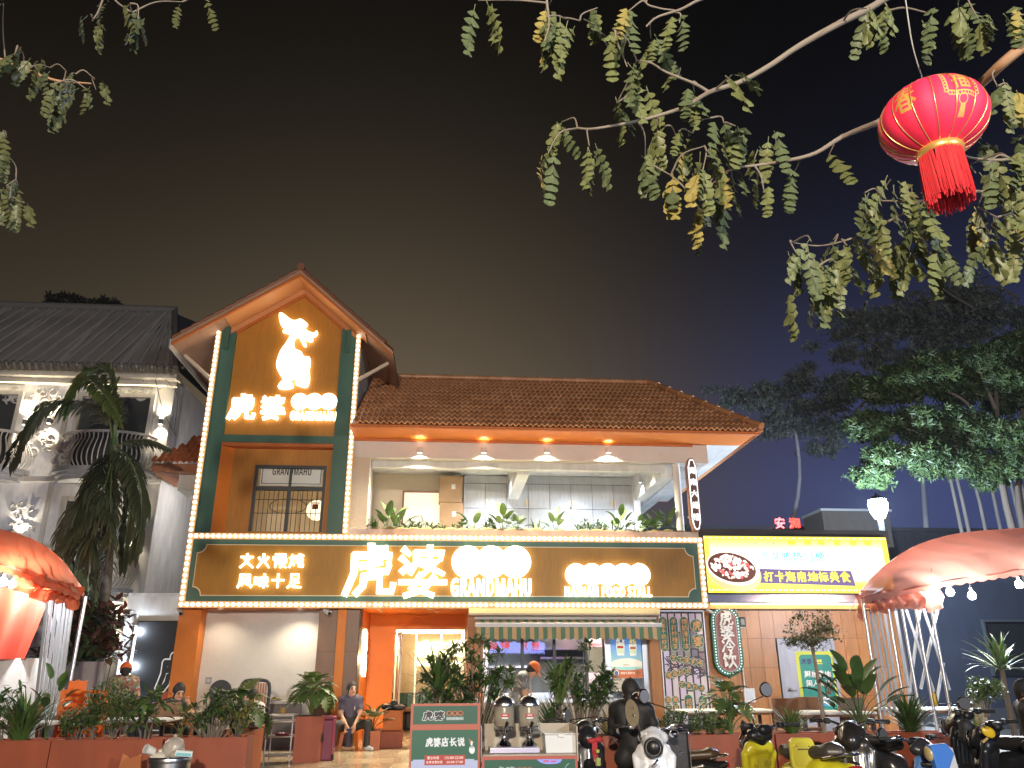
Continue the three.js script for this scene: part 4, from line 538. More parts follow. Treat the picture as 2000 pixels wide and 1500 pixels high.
{ // poster in the drinks window
  const pt = canvasTex(560, 720, (g, W, H) => {
    const gr = g.createLinearGradient(0, 0, 0, 540); gr.addColorStop(0, '#2c5fc4'); gr.addColorStop(0.5, '#6f9fd8'); gr.addColorStop(1, '#9fd0c6'); g.fillStyle = gr; g.fillRect(0, 0, W, H); g.fillStyle = '#ede6d2'; g.beginPath(); g.ellipse(280, 560, 330, 120, 0, 0, 7); g.fill();
    const cup = (x, y, s, top) => { g.fillStyle = '#e8e3da'; g.beginPath(); g.moveTo(x - 80 * s, y).lineTo(x + 80 * s, y).lineTo(x + 62 * s, y + 190 * s).lineTo(x - 62 * s, y + 190 * s).fill(); g.fillStyle = '#c9d6b0'; g.fillRect(x - 60 * s, y + 30 * s, 120 * s, 130 * s); g.fillStyle = '#a93226'; g.fillRect(x - 56 * s, y + 50 * s, 112 * s, 34 * s); for (let i = 0; i < 60; i++) { g.fillStyle = top[i % top.length]; g.beginPath(); const r = 1 - i / 64; g.arc(x + (hash(i, 1, 3) - 0.5) * 150 * s * r, y - (1 - r) * 150 * s - 8, 17 * s, 0, 7); g.fill(); } };
    cup(180, 210, 1, ['#f4f1ea', '#e6e0d6', '#3c3433', '#f7f4ee']); cup(410, 230, 0.9, ['#e9d98c', '#d8c25a', '#f1e8b4']);
    g.fillStyle = '#c2683c'; g.fillRect(0, 590, W, 130); g.fillStyle = '#9fd0c6'; g.beginPath(); g.ellipse(280, 560, 300, 50, 0, 0, pi); g.fill(); g.fillStyle = '#f2ead8'; g.fillRect(170, 520, 220, 34); g.fillStyle = '#7b4a2c'; inkLine(g, '招牌炒冰', 215, 522, 28, 1.1, 0.09); g.fillStyle = '#e9e2d4'; g.beginPath(); g.arc(86, 652, 46, 0, 7); g.fill(); g.fillStyle = '#506a9a'; g.beginPath(); g.arc(86, 652, 34, 0, 7); g.fill(); g.fillStyle = '#f5ead6'; inkLine(g, '海南水果炒冰', 160, 630, 42, 1.05, 0.1);
    g.strokeStyle = '#6a5a30'; g.lineWidth = 7; for (let i = 0; i < 7; i++) { g.beginPath(); g.moveTo(470, 640); g.lineTo(470 + 70 * Math.cos(i * 0.9), 640 + 60 * Math.sin(i * 0.9)); g.stroke(); } g.beginPath(); g.moveTo(470, 640).lineTo(460, 716).stroke();
  });
  const t = thing('window_poster', 'blue and orange poster of two iced drinks in the drinks window', 'poster', [3.84, 1.83, -0.222]); const [a, m] = flat(0.66, 1.0, pt); part(t, 'printed_sheet', a, m); m.emissive.setRGB(1, 1, 1); m.emissiveMap = pt; m.emissiveIntensity = 0.22; part(t, 'backing', box(-0.335, 0.335, -0.505, 0.505, -0.012, -0.003), C.white);
  const nt = canvasTex(256, 200, (g, W, H) => { g.fillStyle = '#d8d0ba'; g.fillRect(0, 0, W, H); g.fillStyle = '#3c352c'; inkLine(g, '营业时间', 20, 22, 44, 1.05, 0.1); g.fillRect(22, 90, 120, 14); g.fillRect(22, 124, 90, 22); });
  const n = thing('paper_notice', 'small beige paper notice below the drinks poster', 'notice', [3.62, 1.22, -0.225]); const [b, m2] = flat(0.32, 0.3, nt); part(n, 'printed_sheet', b, m2); part(n, 'tape', box(-0.04, 0.04, 0.13, 0.16, 0.001, 0.003), C.paper);
  const pk = thing('menu_light_box', 'glowing pink menu panel inside the drinks window', 'light panel', [3.19, 1.75, -0.35]); part(pk, 'lit_face', box(-0.16, 0.16, 0.2, 0.75, 0, 0.02), glow([1, 0.35, 0.36], 0.9)); part(pk, 'lit_cells', M([0, 1, 2, 3, 4, 5].map((i) => box(-0.13 + (i % 3) * 0.095, -0.06 + (i % 3) * 0.095, 0.28 + Math.floor(i / 3) * 0.18, 0.42 + Math.floor(i / 3) * 0.18, 0.021, 0.026))), glow([1, 0.93, 0.9], 1.2)); part(pk, 'menu_sheet', box(-0.16, 0.16, -0.3, 0.19, 0, 0.02), std([0.55, 0.5, 0.38], 0.7)); part(pk, 'lit_lower_panel', box(-0.16, 0.16, -0.75, -0.31, 0, 0.02), glow([0.85, 0.45, 0.5], 0.5));
}
// ---------- entrance ----------
{
  const t = sub(house, 'glass_door'), x0 = -1.16, x1 = 0.455, y1 = 2.40, z = -2.36, br = std([0.70, 0.58, 0.40], 0.2, 0.9);
  part(t, 'frame', M([box(x0, x0 + 0.08, 0.1, y1, z - 0.06, z + 0.04), box(x1 - 0.08, x1, 0.1, y1, z - 0.06, z + 0.04), box(x0 + 0.08, x1 - 0.08, y1 - 0.08, y1, z - 0.06, z + 0.04), box(-0.70, -0.66, 0.1, y1 - 0.08, z - 0.04, z + 0.02), box(-0.12, -0.08, 0.1, y1 - 0.08, z - 0.04, z + 0.02)]), br);
  part(t, 'pane', new THREE.PlaneGeometry(0.54, 2.2).translate(-0.39, 1.22, z), C.glass); part(t, 'pane', new THREE.PlaneGeometry(0.44, 2.2).translate(0.15, 1.22, z), C.glass);
  for (const x of [0.08, 0.22]) part(t, 'handle', M([rod(V(x, 0.75, z + 0.07), V(x, 1.75, z + 0.07), 0.016), rod(V(x, 0.85, z), V(x, 0.85, z + 0.07), 0.01), rod(V(x, 1.65, z), V(x, 1.65, z + 0.07), 0.01)]), C.woodDark);
  const leaf = sub(t, 'open_leaf'); leaf.position.set(x0 + 0.05, 0, z + 0.05); leaf.rotation.y = -1.42;   // swung out towards the street
  part(leaf, 'leaf_frame', M([box(0, 0.05, 0.1, 2.32, -0.02, 0.02), box(0.78, 0.83, 0.1, 2.32, -0.02, 0.02), box(0.05, 0.78, 2.27, 2.32, -0.02, 0.02), box(0.05, 0.78, 0.1, 0.2, -0.02, 0.02)]), br); part(leaf, 'pane', new THREE.PlaneGeometry(0.73, 2.06).translate(0.415, 1.235, 0), C.glass); part(leaf, 'handle', rod(V(0.7, 0.7, 0.06), V(0.7, 1.8, 0.06), 0.016), C.woodDark);
}
{ // ceiling panel added to brighten the kitchen behind the drinks window
  const t = thing('added_kitchen_light', 'cold white ceiling panel added to brighten the kitchen behind the drinks window', 'lamp', [2.5, 2.74, -1.5]); part(t, 'panel', box(-1.2, 1.2, -0.02, 0.0, -0.15, 0.15), glow([0.85, 0.93, 1], 2)); part(t, 'rim', box(-1.23, 1.23, 0.001, 0.018, -0.18, 0.18), C.white);
  const l = new THREE.RectAreaLight(new THREE.Color(0.85, 0.93, 1), 10, 2.4, 0.3); l.position.set(2.5, 2.7, -1.5); l.lookAt(2.5, 0, -1.5); scene.add(l);
}
{ // glowing characters inside the hall and on the entrance cheek
  const t = thing('hall_sign', 'glowing row of characters on the back wall inside the entrance', 'sign', [0, 0, 0]), m = glow([1, 0.85, 0.5], 2.4);
  [...'香草虎婆'].forEach((c, i) => { const p = P(812 + i * 27, 1283, -5.43); glyph(t, c, p.x, p.y, 0.40, -5.43, 0.18, m, 0.05); });
  const a = P(814, 1301, -5.4), b = P(912, 1292, -5.4); part(t, 'light_bar', box(a.x, b.x, a.y, b.y, -5.44, -5.38), m);
  const s = thing('side_sign', 'glowing characters on the left cheek of the entrance', 'sign'); 
  [...'海鲜'].forEach((c, i) => { const g = part(s, 'character', strokeSolid(c, 0.44, 0.17, 0.06), m); g.rotation.y = pi / 2; g.position.set(-1.78, 1.88 - i * 0.5, -0.75); });
  for (const [x, y, z, k] of [[-0.8, 2.1, -4.5, 1.2], [0.1, 2.1, -4.4, 1.4]]) { const l = new THREE.PointLight(new THREE.Color(1, 0.74, 0.38), k); l.position.set(x, y, z); l.shadow.radius = 6; scene.add(l); }
  { const l = new THREE.PointLight(new THREE.Color(1, 0.66, 0.30), 1.3); l.position.set(-1.55, 1.75, -0.95); l.shadow.radius = 5; scene.add(l); }
  const seat = thing('bench_seat', 'green tiled bench back with a brown padded seat inside the entrance', 'bench', [-0.45, 0.1, -4.6]);
  for (let i = 0; i < 16; i++) part(seat, 'tile', box(-0.9 + i * 0.1, -0.806 + i * 0.1, 0.46, 0.86, -0.1, -0.06), std([0.03, 0.13, 0.075], 0.3)); part(seat, 'back', box(-0.9, 0.7, 0, 0.87, -0.2, -0.101), C.dark); part(seat, 'seat_pad', rbox(1.6, 0.1, 0.5, 0.04, -0.1, 0.48, 0.2), std([0.28, 0.12, 0.05], 0.5)); for (const x of [-0.8, 0.6]) part(seat, 'leg', box(x - 0.03, x + 0.03, 0, 0.43, 0.35, 0.41), C.wood);
}
// recessed downlights: a glowing disc and the light under it
function downlight(name, label, x, y, z, k, col, group, aimz = 0.0, ang = 0.75) {
  const t = thing(name, label, 'lamp', [x, y, z], 0, group); part(t, 'trim_ring', new THREE.TorusGeometry(0.055, 0.012, 8, 20).rotateX(pi / 2), C.white); part(t, 'lens', new THREE.CylinderGeometry(0.05, 0.05, 0.012, 20), glow(col, 3));
  const l = new THREE.SpotLight(new THREE.Color(...col), k, 0, ang, 0.6); l.position.set(x, y - 0.03, z); l.target.position.set(x, 0, z + aimz); scene.add(l, l.target); l.shadow.radius = 2.5;
}
downlight('ceiling_downlight', 'round downlight over the left half of the white ground floor wall', -4.6, 2.68, 0.1, 2.0, [1, 0.86, 0.66], 'downlights under the long sign', -0.45, 1.15);
downlight('ceiling_downlight', 'round downlight over the right half of the white ground floor wall', -3.0, 2.68, 0.1, 4.5, [1, 0.86, 0.66], 'downlights under the long sign', -0.45, 1.15);
for (const [x, z, w] of [[-1.45, -0.5, 'front left'], [-1.45, -1.3, 'rear left'], [-0.35, -0.6, 'front right'], [-0.2, -1.4, 'rear right']]) downlight('ceiling_downlight', w + ' downlight in the orange entrance ceiling', x, 2.745, z, 10, [1, 0.72, 0.42], 'downlights under the long sign');
for (const [px, i] of [[420, 0], [0, 1]]) if (!i) wall(-4.998, -2.62, 2.70, 2.755, -0.4, 0.0, C.orange, 'ceiling');
// can lamps on the balcony beam
[820, 945, 1068, 1188].forEach((px, i) => {
  const p = P(px, 880, 0.07), t = thing('can_lamp', ['first', 'second', 'third', 'fourth'][i] + ' white can lamp from the left on the balcony beam', 'lamp', [p.x, p.y, 0.09], 0, 'can lamps on the balcony beam');
  part(t, 'can', new THREE.CylinderGeometry(0.055, 0.06, 0.13, 20, 1, true), C.white); part(t, 'lens', new THREE.CylinderGeometry(0.05, 0.05, 0.02, 20).translate(0, -0.05, 0), glow([1, 0.95, 0.8], 4)); part(t, 'mount', box(-0.02, 0.02, -0.03, 0.03, -0.088, -0.02), C.white);
  const s = new THREE.SpotLight(new THREE.Color(1, 0.9, 0.66), 60, 0, 1.25, 0.7); s.position.set(p.x, p.y - 0.09, 0.1); s.target.position.set(p.x, 0, -0.25); s.shadow.radius = 3; scene.add(s, s.target);
  const u = new THREE.SpotLight(new THREE.Color(1, 0.9, 0.66), 0.7, 0, 1.0, 1); u.position.set(p.x, p.y + 0.09, 0.12); u.target.position.set(p.x, 9, 0.6); u.shadow.radius = 3; scene.add(u, u.target);
});
// track spots deeper in, washing the cupboards
[[968, 902, 'over the left cupboards'], [1127, 903, 'over the right cupboards'], [1250, 938, 'at the open right end of the balcony'], [849, 900, 'near the left wall of the balcony'], [1256, 905, 'high at the balcony corner']].forEach(([px, py, w], i) => {
  const z = [-1.9, -1.9, -2.2, -1.6, -1.0][i], p = P(px, py, z), t = thing('track_spot', 'small white track spotlight ' + w, 'lamp', [p.x, p.y, z], 0, 'track spotlights in the balcony');
  part(t, 'barrel', new THREE.CylinderGeometry(0.035, 0.04, 0.13, 14, 1, true), C.white); part(t, 'lens', new THREE.CylinderGeometry(0.034, 0.034, 0.012, 14).translate(0, -0.055, 0), glow([0.86, 0.92, 1], 3)); part(t, 'stem', rod(V(0, 0.06, 0), V(0, Math.max(0.1, 6.38 - p.y), 0), 0.008), C.white);
  const s = new THREE.SpotLight(i < 3 ? new THREE.Color(0.80, 0.88, 1) : new THREE.Color(1, 0.88, 0.66), [28, 28, 20, 8, 8][i], 0, 0.85, 0.8); s.position.set(p.x, p.y - 0.08, z); s.target.position.set(p.x, 4.0, z - 1.0); s.shadow.radius = 2; scene.add(s, s.target);
});
{ // cupboards along the balcony back wall
  const t = thing('cupboard_wall', 'row of pale grey wood cupboards along the back of the balcony', 'cupboard'), m = [0, 1, 2].map((k) => std([0.50 - k * 0.03, 0.50 - k * 0.03, 0.50 - k * 0.025], 0.5, 0, { map: woodT }));
  const x0 = P(905, 980, -3.2).x, x1 = P(1240, 980, -3.2).x, n = 8, ya = P(1000, 945, -3.2).y, yb = P(1000, 993, -3.2).y;
  part(t, 'carcass', box(x0, x1, 4.14, 6.38, -3.44, -3.24), C.dark);
  for (let i = 0; i < n; i++) { const a = x0 + (i / n) * (x1 - x0), b = x0 + ((i + 1) / n) * (x1 - x0); if (i % 2 === 0) part(t, 'upper_panel', box(a + 0.003, b + (b - a) - 0.003, ya + 0.012, 6.37, -3.24, -3.215), m[i % 3]); part(t, 'cupboard_door', box(a + 0.006, b - 0.006, yb + 0.006, ya - 0.004, -3.24, -3.215), m[(i * 2) % 3]); part(t, 'cupboard_door', box(a + 0.006, b - 0.006, 4.15, yb - 0.006, -3.24, -3.215), m[(i * 2 + 1) % 3]); if (i > 0) part(t, 'handle', box(i % 2 ? a + 0.03 : b - 0.05, i % 2 ? a + 0.045 : b - 0.035, yb + 0.08, yb + 0.24, -3.215, -3.19), C.gold); }
  part(t, 'padlock', rbox(0.05, 0.06, 0.03, 0.008, x0 + 0.62 * (x1 - x0), yb + 0.02, -3.19), C.chrome);
  for (const [k, h, dx, l] of [[0, 0.5, 0, 'lower brown cardboard carton in the stack beside the cupboards'], [1, 0.46, 0.02, 'middle brown cardboard carton in the stack beside the cupboards'], [2, 0.44, -0.01, 'topmost brown cardboard carton in the stack beside the cupboards']]) { const y = 4.14 + [0, 0.69, 1.42][k], hh = [0.68, 0.72, 0.68][k], b = thing('cardboard_carton', l, 'carton', [x0 - 0.33 + dx, y, -3.0], 0, 'cartons stacked beside the cupboards'); part(b, 'box_body', rbox(0.6, hh, 0.36, 0.008, 0, hh / 2, 0), std([0.40, 0.25, 0.14], 0.85, 0, { map: clothT })); part(b, 'tape', box(-0.3, 0.3, hh - 0.001, hh + 0.002, -0.03, 0.03), C.paperGrey); part(b, 'paper_label', box(0.02, 0.12, hh * 0.5, hh * 0.5 + 0.13, 0.181, 0.184), C.paper); }
  solo('water_pipe', 'thin white pipe along the upper left of the balcony wall', 'pipe', M([rod(P(848, 920, -3.2), P(905, 924, -3.2), 0.02), rod(P(849, 905, -3.2), P(848, 922, -3.2), 0.018)]), C.white);
}
for (const [px, side] of [[352, 'left'], [640, 'middle']]) { // two surveillance cameras under the sign
  const p = P(px, 1195, 0.06), t = thing('security_camera', 'white security camera under the ' + side + ' of the long sign', 'camera', [p.x, p.y, 0.12]);
  part(t, 'body', rbox(0.10, 0.09, 0.22, 0.02).rotateX(0.4).rotateY(side === 'left' ? 0.5 : 0.7), C.white); part(t, 'lens', new THREE.CylinderGeometry(0.03, 0.03, 0.03, 14).rotateX(pi / 2 + 0.4).rotateY(side === 'left' ? 0.5 : 0.7).translate(0.06, -0.045, 0.1), C.black); part(t, 'mount', rod(V(0, 0.02, -0.03), V(0, 0.12, -0.1), 0.02), C.grey);
}
{ // black banner and gap wall at the left of the restaurant
  const bt = canvasTex(420, 640, (g, W, H) => { g.fillStyle = '#0b0a0a'; g.fillRect(0, 0, W, H); g.lineJoin = 'round'; g.fillStyle = '#d8d4cc'; ink(g, '虎', 210, 180, 210, 0.26); g.fillStyle = '#0b0a0a'; ink(g, '虎', 210, 180, 210, 0.17); g.fillStyle = '#9c3a26'; g.beginPath(); g.arc(310, 440, 56, 0, 7); g.fill(); g.fillStyle = '#c9c5bd'; latin(g, 'GRANDMAHU', 360, 540, 320, 60); g.fillRect(200, 590, 220, 6); });
  const t = thing('black_banner', 'black banner with white lettering between the white house and the orange pillar', 'banner', [-6.0, 1.35, -0.9]); const [a, m] = flat(1.12, 2.3, bt); part(t, 'printed_cloth', a.translate(0, 0, 0.012), m); part(t, 'backing', box(-0.56, 0.56, -1.15, 1.15, -0.02, 0.008), C.black);
  const w = thing('side_gate_wall', 'pale wall stub lit bluish white beside the black banner', 'wall'); part(w, 'wall', box(-6.85, -5.46, 2.52, 3.1, -1.6, -0.95), C.white); part(w, 'pillar', box(-6.85, -6.58, 0.1, 2.518, -1.2, -0.95), C.white); part(w, 'wall', box(-6.84, -5.46, 0.09, 2.5, -1.9, -1.7), C.dark);
  const l = thing('tube_lamp', 'cold white tube lamp beside the black banner', 'lamp', [-6.545, 1.5, -0.86]); part(l, 'tube', rod(V(0, -0.9, 0), V(0, 0.9, 0), 0.014), glow([0.75, 0.85, 1], 2.5)); part(l, 'holder', box(-0.03, -0.016, -0.92, 0.92, -0.02, 0.02), C.white);
  for (const y of [0.8, 1.6, 2.3]) { const p = new THREE.PointLight(new THREE.Color(0.72, 0.83, 1), 2.0); p.position.set(-6.52, y, -0.8); scene.add(p); }
}
// ---------- white house on the left ----------
{
  const t = thing('white_house', 'white stucco house with curved balconies, dark tiled roof and wall lamps on the left', 'building'), z = -2, X = -6.93;
  part(t, 'wall', box(-17, X, 0.05, 8.5, -10, z), std([0.80, 0.81, 0.84], 0.85, 0, { map: grimeT, bumpMap: fineT, bumpScale: 0.004 }));
  for (const x of [-9.42, -12.3]) part(t, 'pilaster', box(x - 0.05, x + 0.05, 0.05, 8.3, z, z + 0.07), C.white);
  part(t, 'pilaster', box(X - 0.35, X, 0.05, 8.3, z, z + 0.05), C.white);
  for (const y of [5.75, 3.0]) part(t, 'string_course', box(-17, X, y, y + 0.12, z, z + 0.1), C.white);
  part(t, 'cornice', M([box(-17, X + 0.06, 8.2, 8.32, z, z + 0.18), box(-17, X + 0.12, 8.32, 8.44, z, z + 0.4)]), std([0.6, 0.57, 0.5], 0.8, 0, { map: grimeT }));
  const win = (x0, x1, y0, y1) => { const w = sub(t, 'window'); part(w, 'frame', M([box(x0 - 0.1, x0, y0, y1 + 0.1, z, z + 0.12), box(x1, x1 + 0.1, y0, y1 + 0.1, z, z + 0.12), box(x0, x1, y1, y1 + 0.1, z, z + 0.12)]), C.white); part(w, 'pane', box(x0, x1, y0, y1, z, z + 0.02), std([0.045, 0.05, 0.055], 0.12)); for (let i = 1; i < 3; i++) part(w, 'mullion', box(x0 + (i / 3) * (x1 - x0) - 0.025, x0 + (i / 3) * (x1 - x0) + 0.025, y0, y1, z + 0.02, z + 0.06), C.frame); };
  win(-9.1, -7.45, 5.9, 7.9); win(-11.95, -10.6, 5.9, 7.9); win(-8.9, -7.75, 0.6, 2.9); win(-9.0, -7.9, 3.2, 5.3);
  // ornamental relief around the lamps
  const relief = (cx, cy, w, h, n) => { const g = []; for (let i = 0; i < n; i++) { const a = tubeRing(rr(0.04, 0.11)); a.translate(cx + rr(-w, w), cy + rr(-h, h), z + 0.012 + i * 0.0004); g.push(a); } return part(t, 'stucco_relief', M(g), C.white); };
  function tubeRing(r) { return new THREE.TorusGeometry(r, r * 0.35, 6, 12, rr(3, 5.5)).rotateZ(rr(0, 6.28)).scale(1, 1, 0.8); }
  relief(-9.85, 7.15, 0.3, 0.8, 30); relief(-7.12, 7.1, 0.16, 0.8, 22); relief(-8.3, 8.05, 0.8, 0.1, 22); relief(-8.45, 4.6, 0.24, 0.7, 24); relief(-9.95, 4.6, 0.25, 0.7, 22); relief(-7.35, 2.5, 0.28, 0.6, 24); relief(-7.35, 4.2, 0.2, 0.6, 18); relief(-10.3, 7.9, 0.9, 0.16, 20);
  // balconies: slab, curved balusters, rail
  const balcony = (cx, y0, r, h, nb, a0, a1) => {
    const b = sub(t, 'balcony'); const arc = (rad) => { const s = new THREE.Shape(); s.moveTo(rad, 0); s.absellipse(0, 0, rad, rad * 0.62, 0, pi, false); s.closePath(); return s; };
    const slab = (rad, y, hh) => prism(arc(rad), hh).rotateX(pi / 2).translate(cx, y + hh, z);
    part(b, 'balcony_slab', M([slab(r * 0.86, y0, 0.1), slab(r * 0.93, y0 + 0.1, 0.08), slab(r, y0 + 0.18, 0.1)]), std([0.40, 0.42, 0.44], 0.8, 0, { map: grimeT }));
    for (let i = 0; i < nb; i++) { const a = a0 + (a1 - a0) * (i / (nb - 1)), c = Math.cos(a), s = Math.sin(a) * 0.62, q = (k, y) => V(cx + c * r * k, y0 + 0.28 + y * h, z + s * r * k); part(b, 'baluster', tube([q(0.86, 0), q(0.98, 0.18), q(1.0, 0.4), q(0.9, 0.7), q(0.84, 0.86), q(0.9, 1)], 0.016, 0.016, 6, 12), C.white); }
    const rail = []; for (let i = 0; i <= 24; i++) { const a = (i / 24) * pi; rail.push(V(cx + Math.cos(a) * r * 0.9, y0 + 0.29 + h, z + Math.sin(a) * 0.62 * r * 0.9)); } part(b, 'rail', tube(rail, 0.035, 0.035, 8, 36), C.white);
    const sc = []; for (let i = 0; i < 12; i++) sc.push(tubeRing(0.1).translate(cx + r * Math.cos(pi - 0.25 - i * 0.06) * 0.97, y0 + 0.45 + rnd() * 0.5, z + 0.62 * r * Math.sin(pi - 0.25 - i * 0.06))); part(b, 'scroll_work', M(sc), C.white);
  };
  balcony(-8.25, 5.72, 1.2, 0.85, 30, 0.05, pi - 0.05); balcony(-11.2, 5.72, 1.2, 0.85, 26, 0.05, pi - 0.05); balcony(-8.35, 2.98, 1.2, 0.9, 30, 0.05, pi - 0.05); balcony(-11.2, 2.98, 1.2, 0.9, 20, 0.05, pi - 0.05);
  // roof: ribbed tile sheets
  const g = []; for (let i = 0; i <= 109; i++) { const x = -17 + i * 0.095, row = []; for (let j = 0; j <= 10; j++) { const v = j / 10, xe = Math.min(x, -6.75 - v * 1.45); row.push(V(xe, 8.42 + v * 3.0 + 0.045 * Math.cos(i * pi) + (j % 2 ? 0 : 0.03), -1.25 - v * 3.2)); } g.push(row); }
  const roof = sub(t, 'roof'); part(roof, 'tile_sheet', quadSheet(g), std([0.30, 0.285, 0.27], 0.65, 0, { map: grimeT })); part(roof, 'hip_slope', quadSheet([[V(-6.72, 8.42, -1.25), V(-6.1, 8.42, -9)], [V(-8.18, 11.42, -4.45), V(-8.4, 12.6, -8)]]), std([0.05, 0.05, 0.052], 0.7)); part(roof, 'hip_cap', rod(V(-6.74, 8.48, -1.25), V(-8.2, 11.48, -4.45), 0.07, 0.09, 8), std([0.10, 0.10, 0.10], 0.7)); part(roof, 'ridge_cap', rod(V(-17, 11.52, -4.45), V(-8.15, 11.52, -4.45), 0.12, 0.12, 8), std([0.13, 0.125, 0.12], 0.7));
  for (let i = 0; i < 60; i++) part(roof, 'eave_tile', new THREE.CylinderGeometry(0.05, 0.05, 0.2, 8).rotateX(pi / 2 - 0.7).translate(-16.9 + i * 0.173, 8.44, -1.24), std([0.10, 0.095, 0.09], 0.7));
  { const ribs = []; for (let i = 0; i < 30; i++) { const x = -17 + i * 0.36, a = V(x, 8.47, -1.25), b = V(Math.min(x - 0.1, -8.3), 11.45, -4.45); ribs.push(rod(a, b, 0.045, 0.04, 6)); } part(roof, 'tile_ribs', M(ribs), std([0.34, 0.325, 0.31], 0.7, 0, { map: grimeT })).userData.kind = 'stuff'; }
  part(roof, 'bleached_band', M([[-9.6, 0.14], [-11.2, 0.1], [-8.1, 0.12], [-12.6, 0.2]].map(([x, w]) => quadSheet([[V(x, 8.475, -1.25), V(x + w, 8.475, -1.25)], [V(x - 0.4, 11.47, -4.45), V(x - 0.4 + w * 0.8, 11.47, -4.45)]]))), std([0.42, 0.40, 0.38], 0.8, 0, { map: grimeT }));
  // wall lamps shining up and down
  const sconces = [[-7.12, 7.28, 'right of the upper window'], [-9.75, 7.25, 'left of the upper window'], [-8.42, 4.75, 'on the middle storey near the palm'], [-9.9, 4.4, 'on the middle storey far left'], [-7.4, 2.55, 'on the ground storey beside the window'], [-10.3, 7.2, 'at the far left edge upstairs'], [-7.35, 4.55, 'behind the right palm fronds']];
  for (const [x, y, w] of sconces) { const s = thing('wall_lamp', 'up and down wall lamp ' + w + ' of the white house', 'lamp', [x, y, z + 0.12], 0, 'wall lamps on the white house'); part(s, 'body', rbox(0.09, 0.14, 0.09, 0.015), std([0.2, 0.2, 0.2], 0.5)); part(s, 'lens', M([box(-0.035, 0.035, 0.071, 0.078, -0.035, 0.035), box(-0.035, 0.035, -0.078, -0.071, -0.035, 0.035)]), glow([1, 0.86, 0.62], 6)); part(s, 'mount', box(-0.03, 0.03, -0.04, 0.04, -0.12, -0.046), C.dark);
    for (const d of [1, -1]) { const p = new THREE.SpotLight(new THREE.Color(1, 0.84, 0.62), 3.2, 0, 1.0, 0.9); p.position.set(x, y + d * 0.1, z + 0.13); p.target.position.set(x, y + d * 2, z - 0.25); scene.add(p, p.target); } }
  { const f = thing('added_flood_lamp', 'small flood lamp added on the tower side to brighten the white house wall', 'lamp', [-5.47, 5.3, -2.6]); part(f, 'housing', box(-0.06, 0.0, -0.06, 0.06, -0.1, 0.1), C.dark); part(f, 'lens', box(-0.066, -0.061, -0.05, 0.05, -0.09, 0.09), glow([1, 0.93, 0.82], 3)); const l = new THREE.PointLight(new THREE.Color(1, 0.95, 0.88), 2.6); l.position.set(-5.6, 5.3, -2.6); scene.add(l); }  // unseen lamp, added to brighten the side wall of the white house
  const st = thing('cove_light', 'warm light strip under the eave of the white house', 'light strip'); for (const [a, b] of [[-9.0, -7.1], [-12.5, -10.2]]) { part(st, 'tube', box(a, b, 8.17, 8.195, z + 0.2, z + 0.23), glow([1, 0.78, 0.4], 1.7)); const l = new THREE.RectAreaLight(new THREE.Color(1, 0.78, 0.42), 7, b - a, 0.03); l.position.set((a + b) / 2, 8.15, z + 0.2); l.lookAt((a + b) / 2, 5, z - 0.4); scene.add(l); } part(st, 'holder', box(-12.5, -7.1, 8.196, 8.21, z + 0.185, z + 0.235), C.white);
  const wires = []; for (const [a, b, c] of [[[300, 725], [318, 800], [342, 850]], [[315, 732], [345, 770], [340, 840]], [[272, 728], [280, 745], [276, 725]]]) wires.push(tube([P(...a, -1.7), P(...b, -1.75), P(...c, -1.8)], 0.008)); solo('loose_cable', 'thin loose cables hanging at the right corner of the white house', 'cable', M(wires), C.black);
  // low wall and hedge at its foot
  struct('low_boundary_wall', box(-9, -6.02, 0.09, 1.66, 1.75, 1.9), std([0.30, 0.30, 0.31], 0.9, 0, { map: grimeT }));
}
// ---------- street lamps ----------
function streetLamp(name, label, x, z, h, k, col, group, pole = 0.07) {
  const t = thing(name, label, 'street lamp', [x, 0, z], 0, group);
  part(t, 'pole', M([rod(V(0, 0, 0), V(0, h - 0.32, 0), pole * 1.2, pole, 12), rod(V(0, 0, 0), V(0, 0.5, 0), pole * 2, pole * 1.4, 12)]), std([0.25, 0.26, 0.28], 0.5, 0.6)); part(t, 'lamp_glass', lathe([[0.001, -0.34], [0.12, -0.32], [0.21, -0.14], [0.24, 0.06], [0.19, 0.14], [0.001, 0.15]], 20).translate(0, h, 0), glow(col, 9)); part(t, 'cap', lathe([[0.22, 0.15], [0.12, 0.24], [0.03, 0.28], [0.001, 0.36]], 16).translate(0, h, 0), C.dark);
  const l = new THREE.PointLight(new THREE.Color(...col), k); l.position.set(x, h - 0.05, z); l.shadow.radius = 8; scene.add(l);
  return t;
}
{ const p = P(1715, 988, -1.6); streetLamp('street_lamp', 'glaring blue white street lamp behind the advertising light box', p.x, -1.6, p.y, 230, [0.62, 0.78, 1], 'street lamps'); }
streetLamp('street_lamp', 'warm white street lamp on the photographer side of the street, left of the middle', -1.2, 22.5, 4.6, 380, [1, 0.85, 0.66], 'street lamps');
streetLamp('street_lamp', 'cool white street lamp on the photographer side of the street, right of the middle', 7.5, 22.5, 4.4, 210, [0.86, 0.93, 1], 'street lamps');
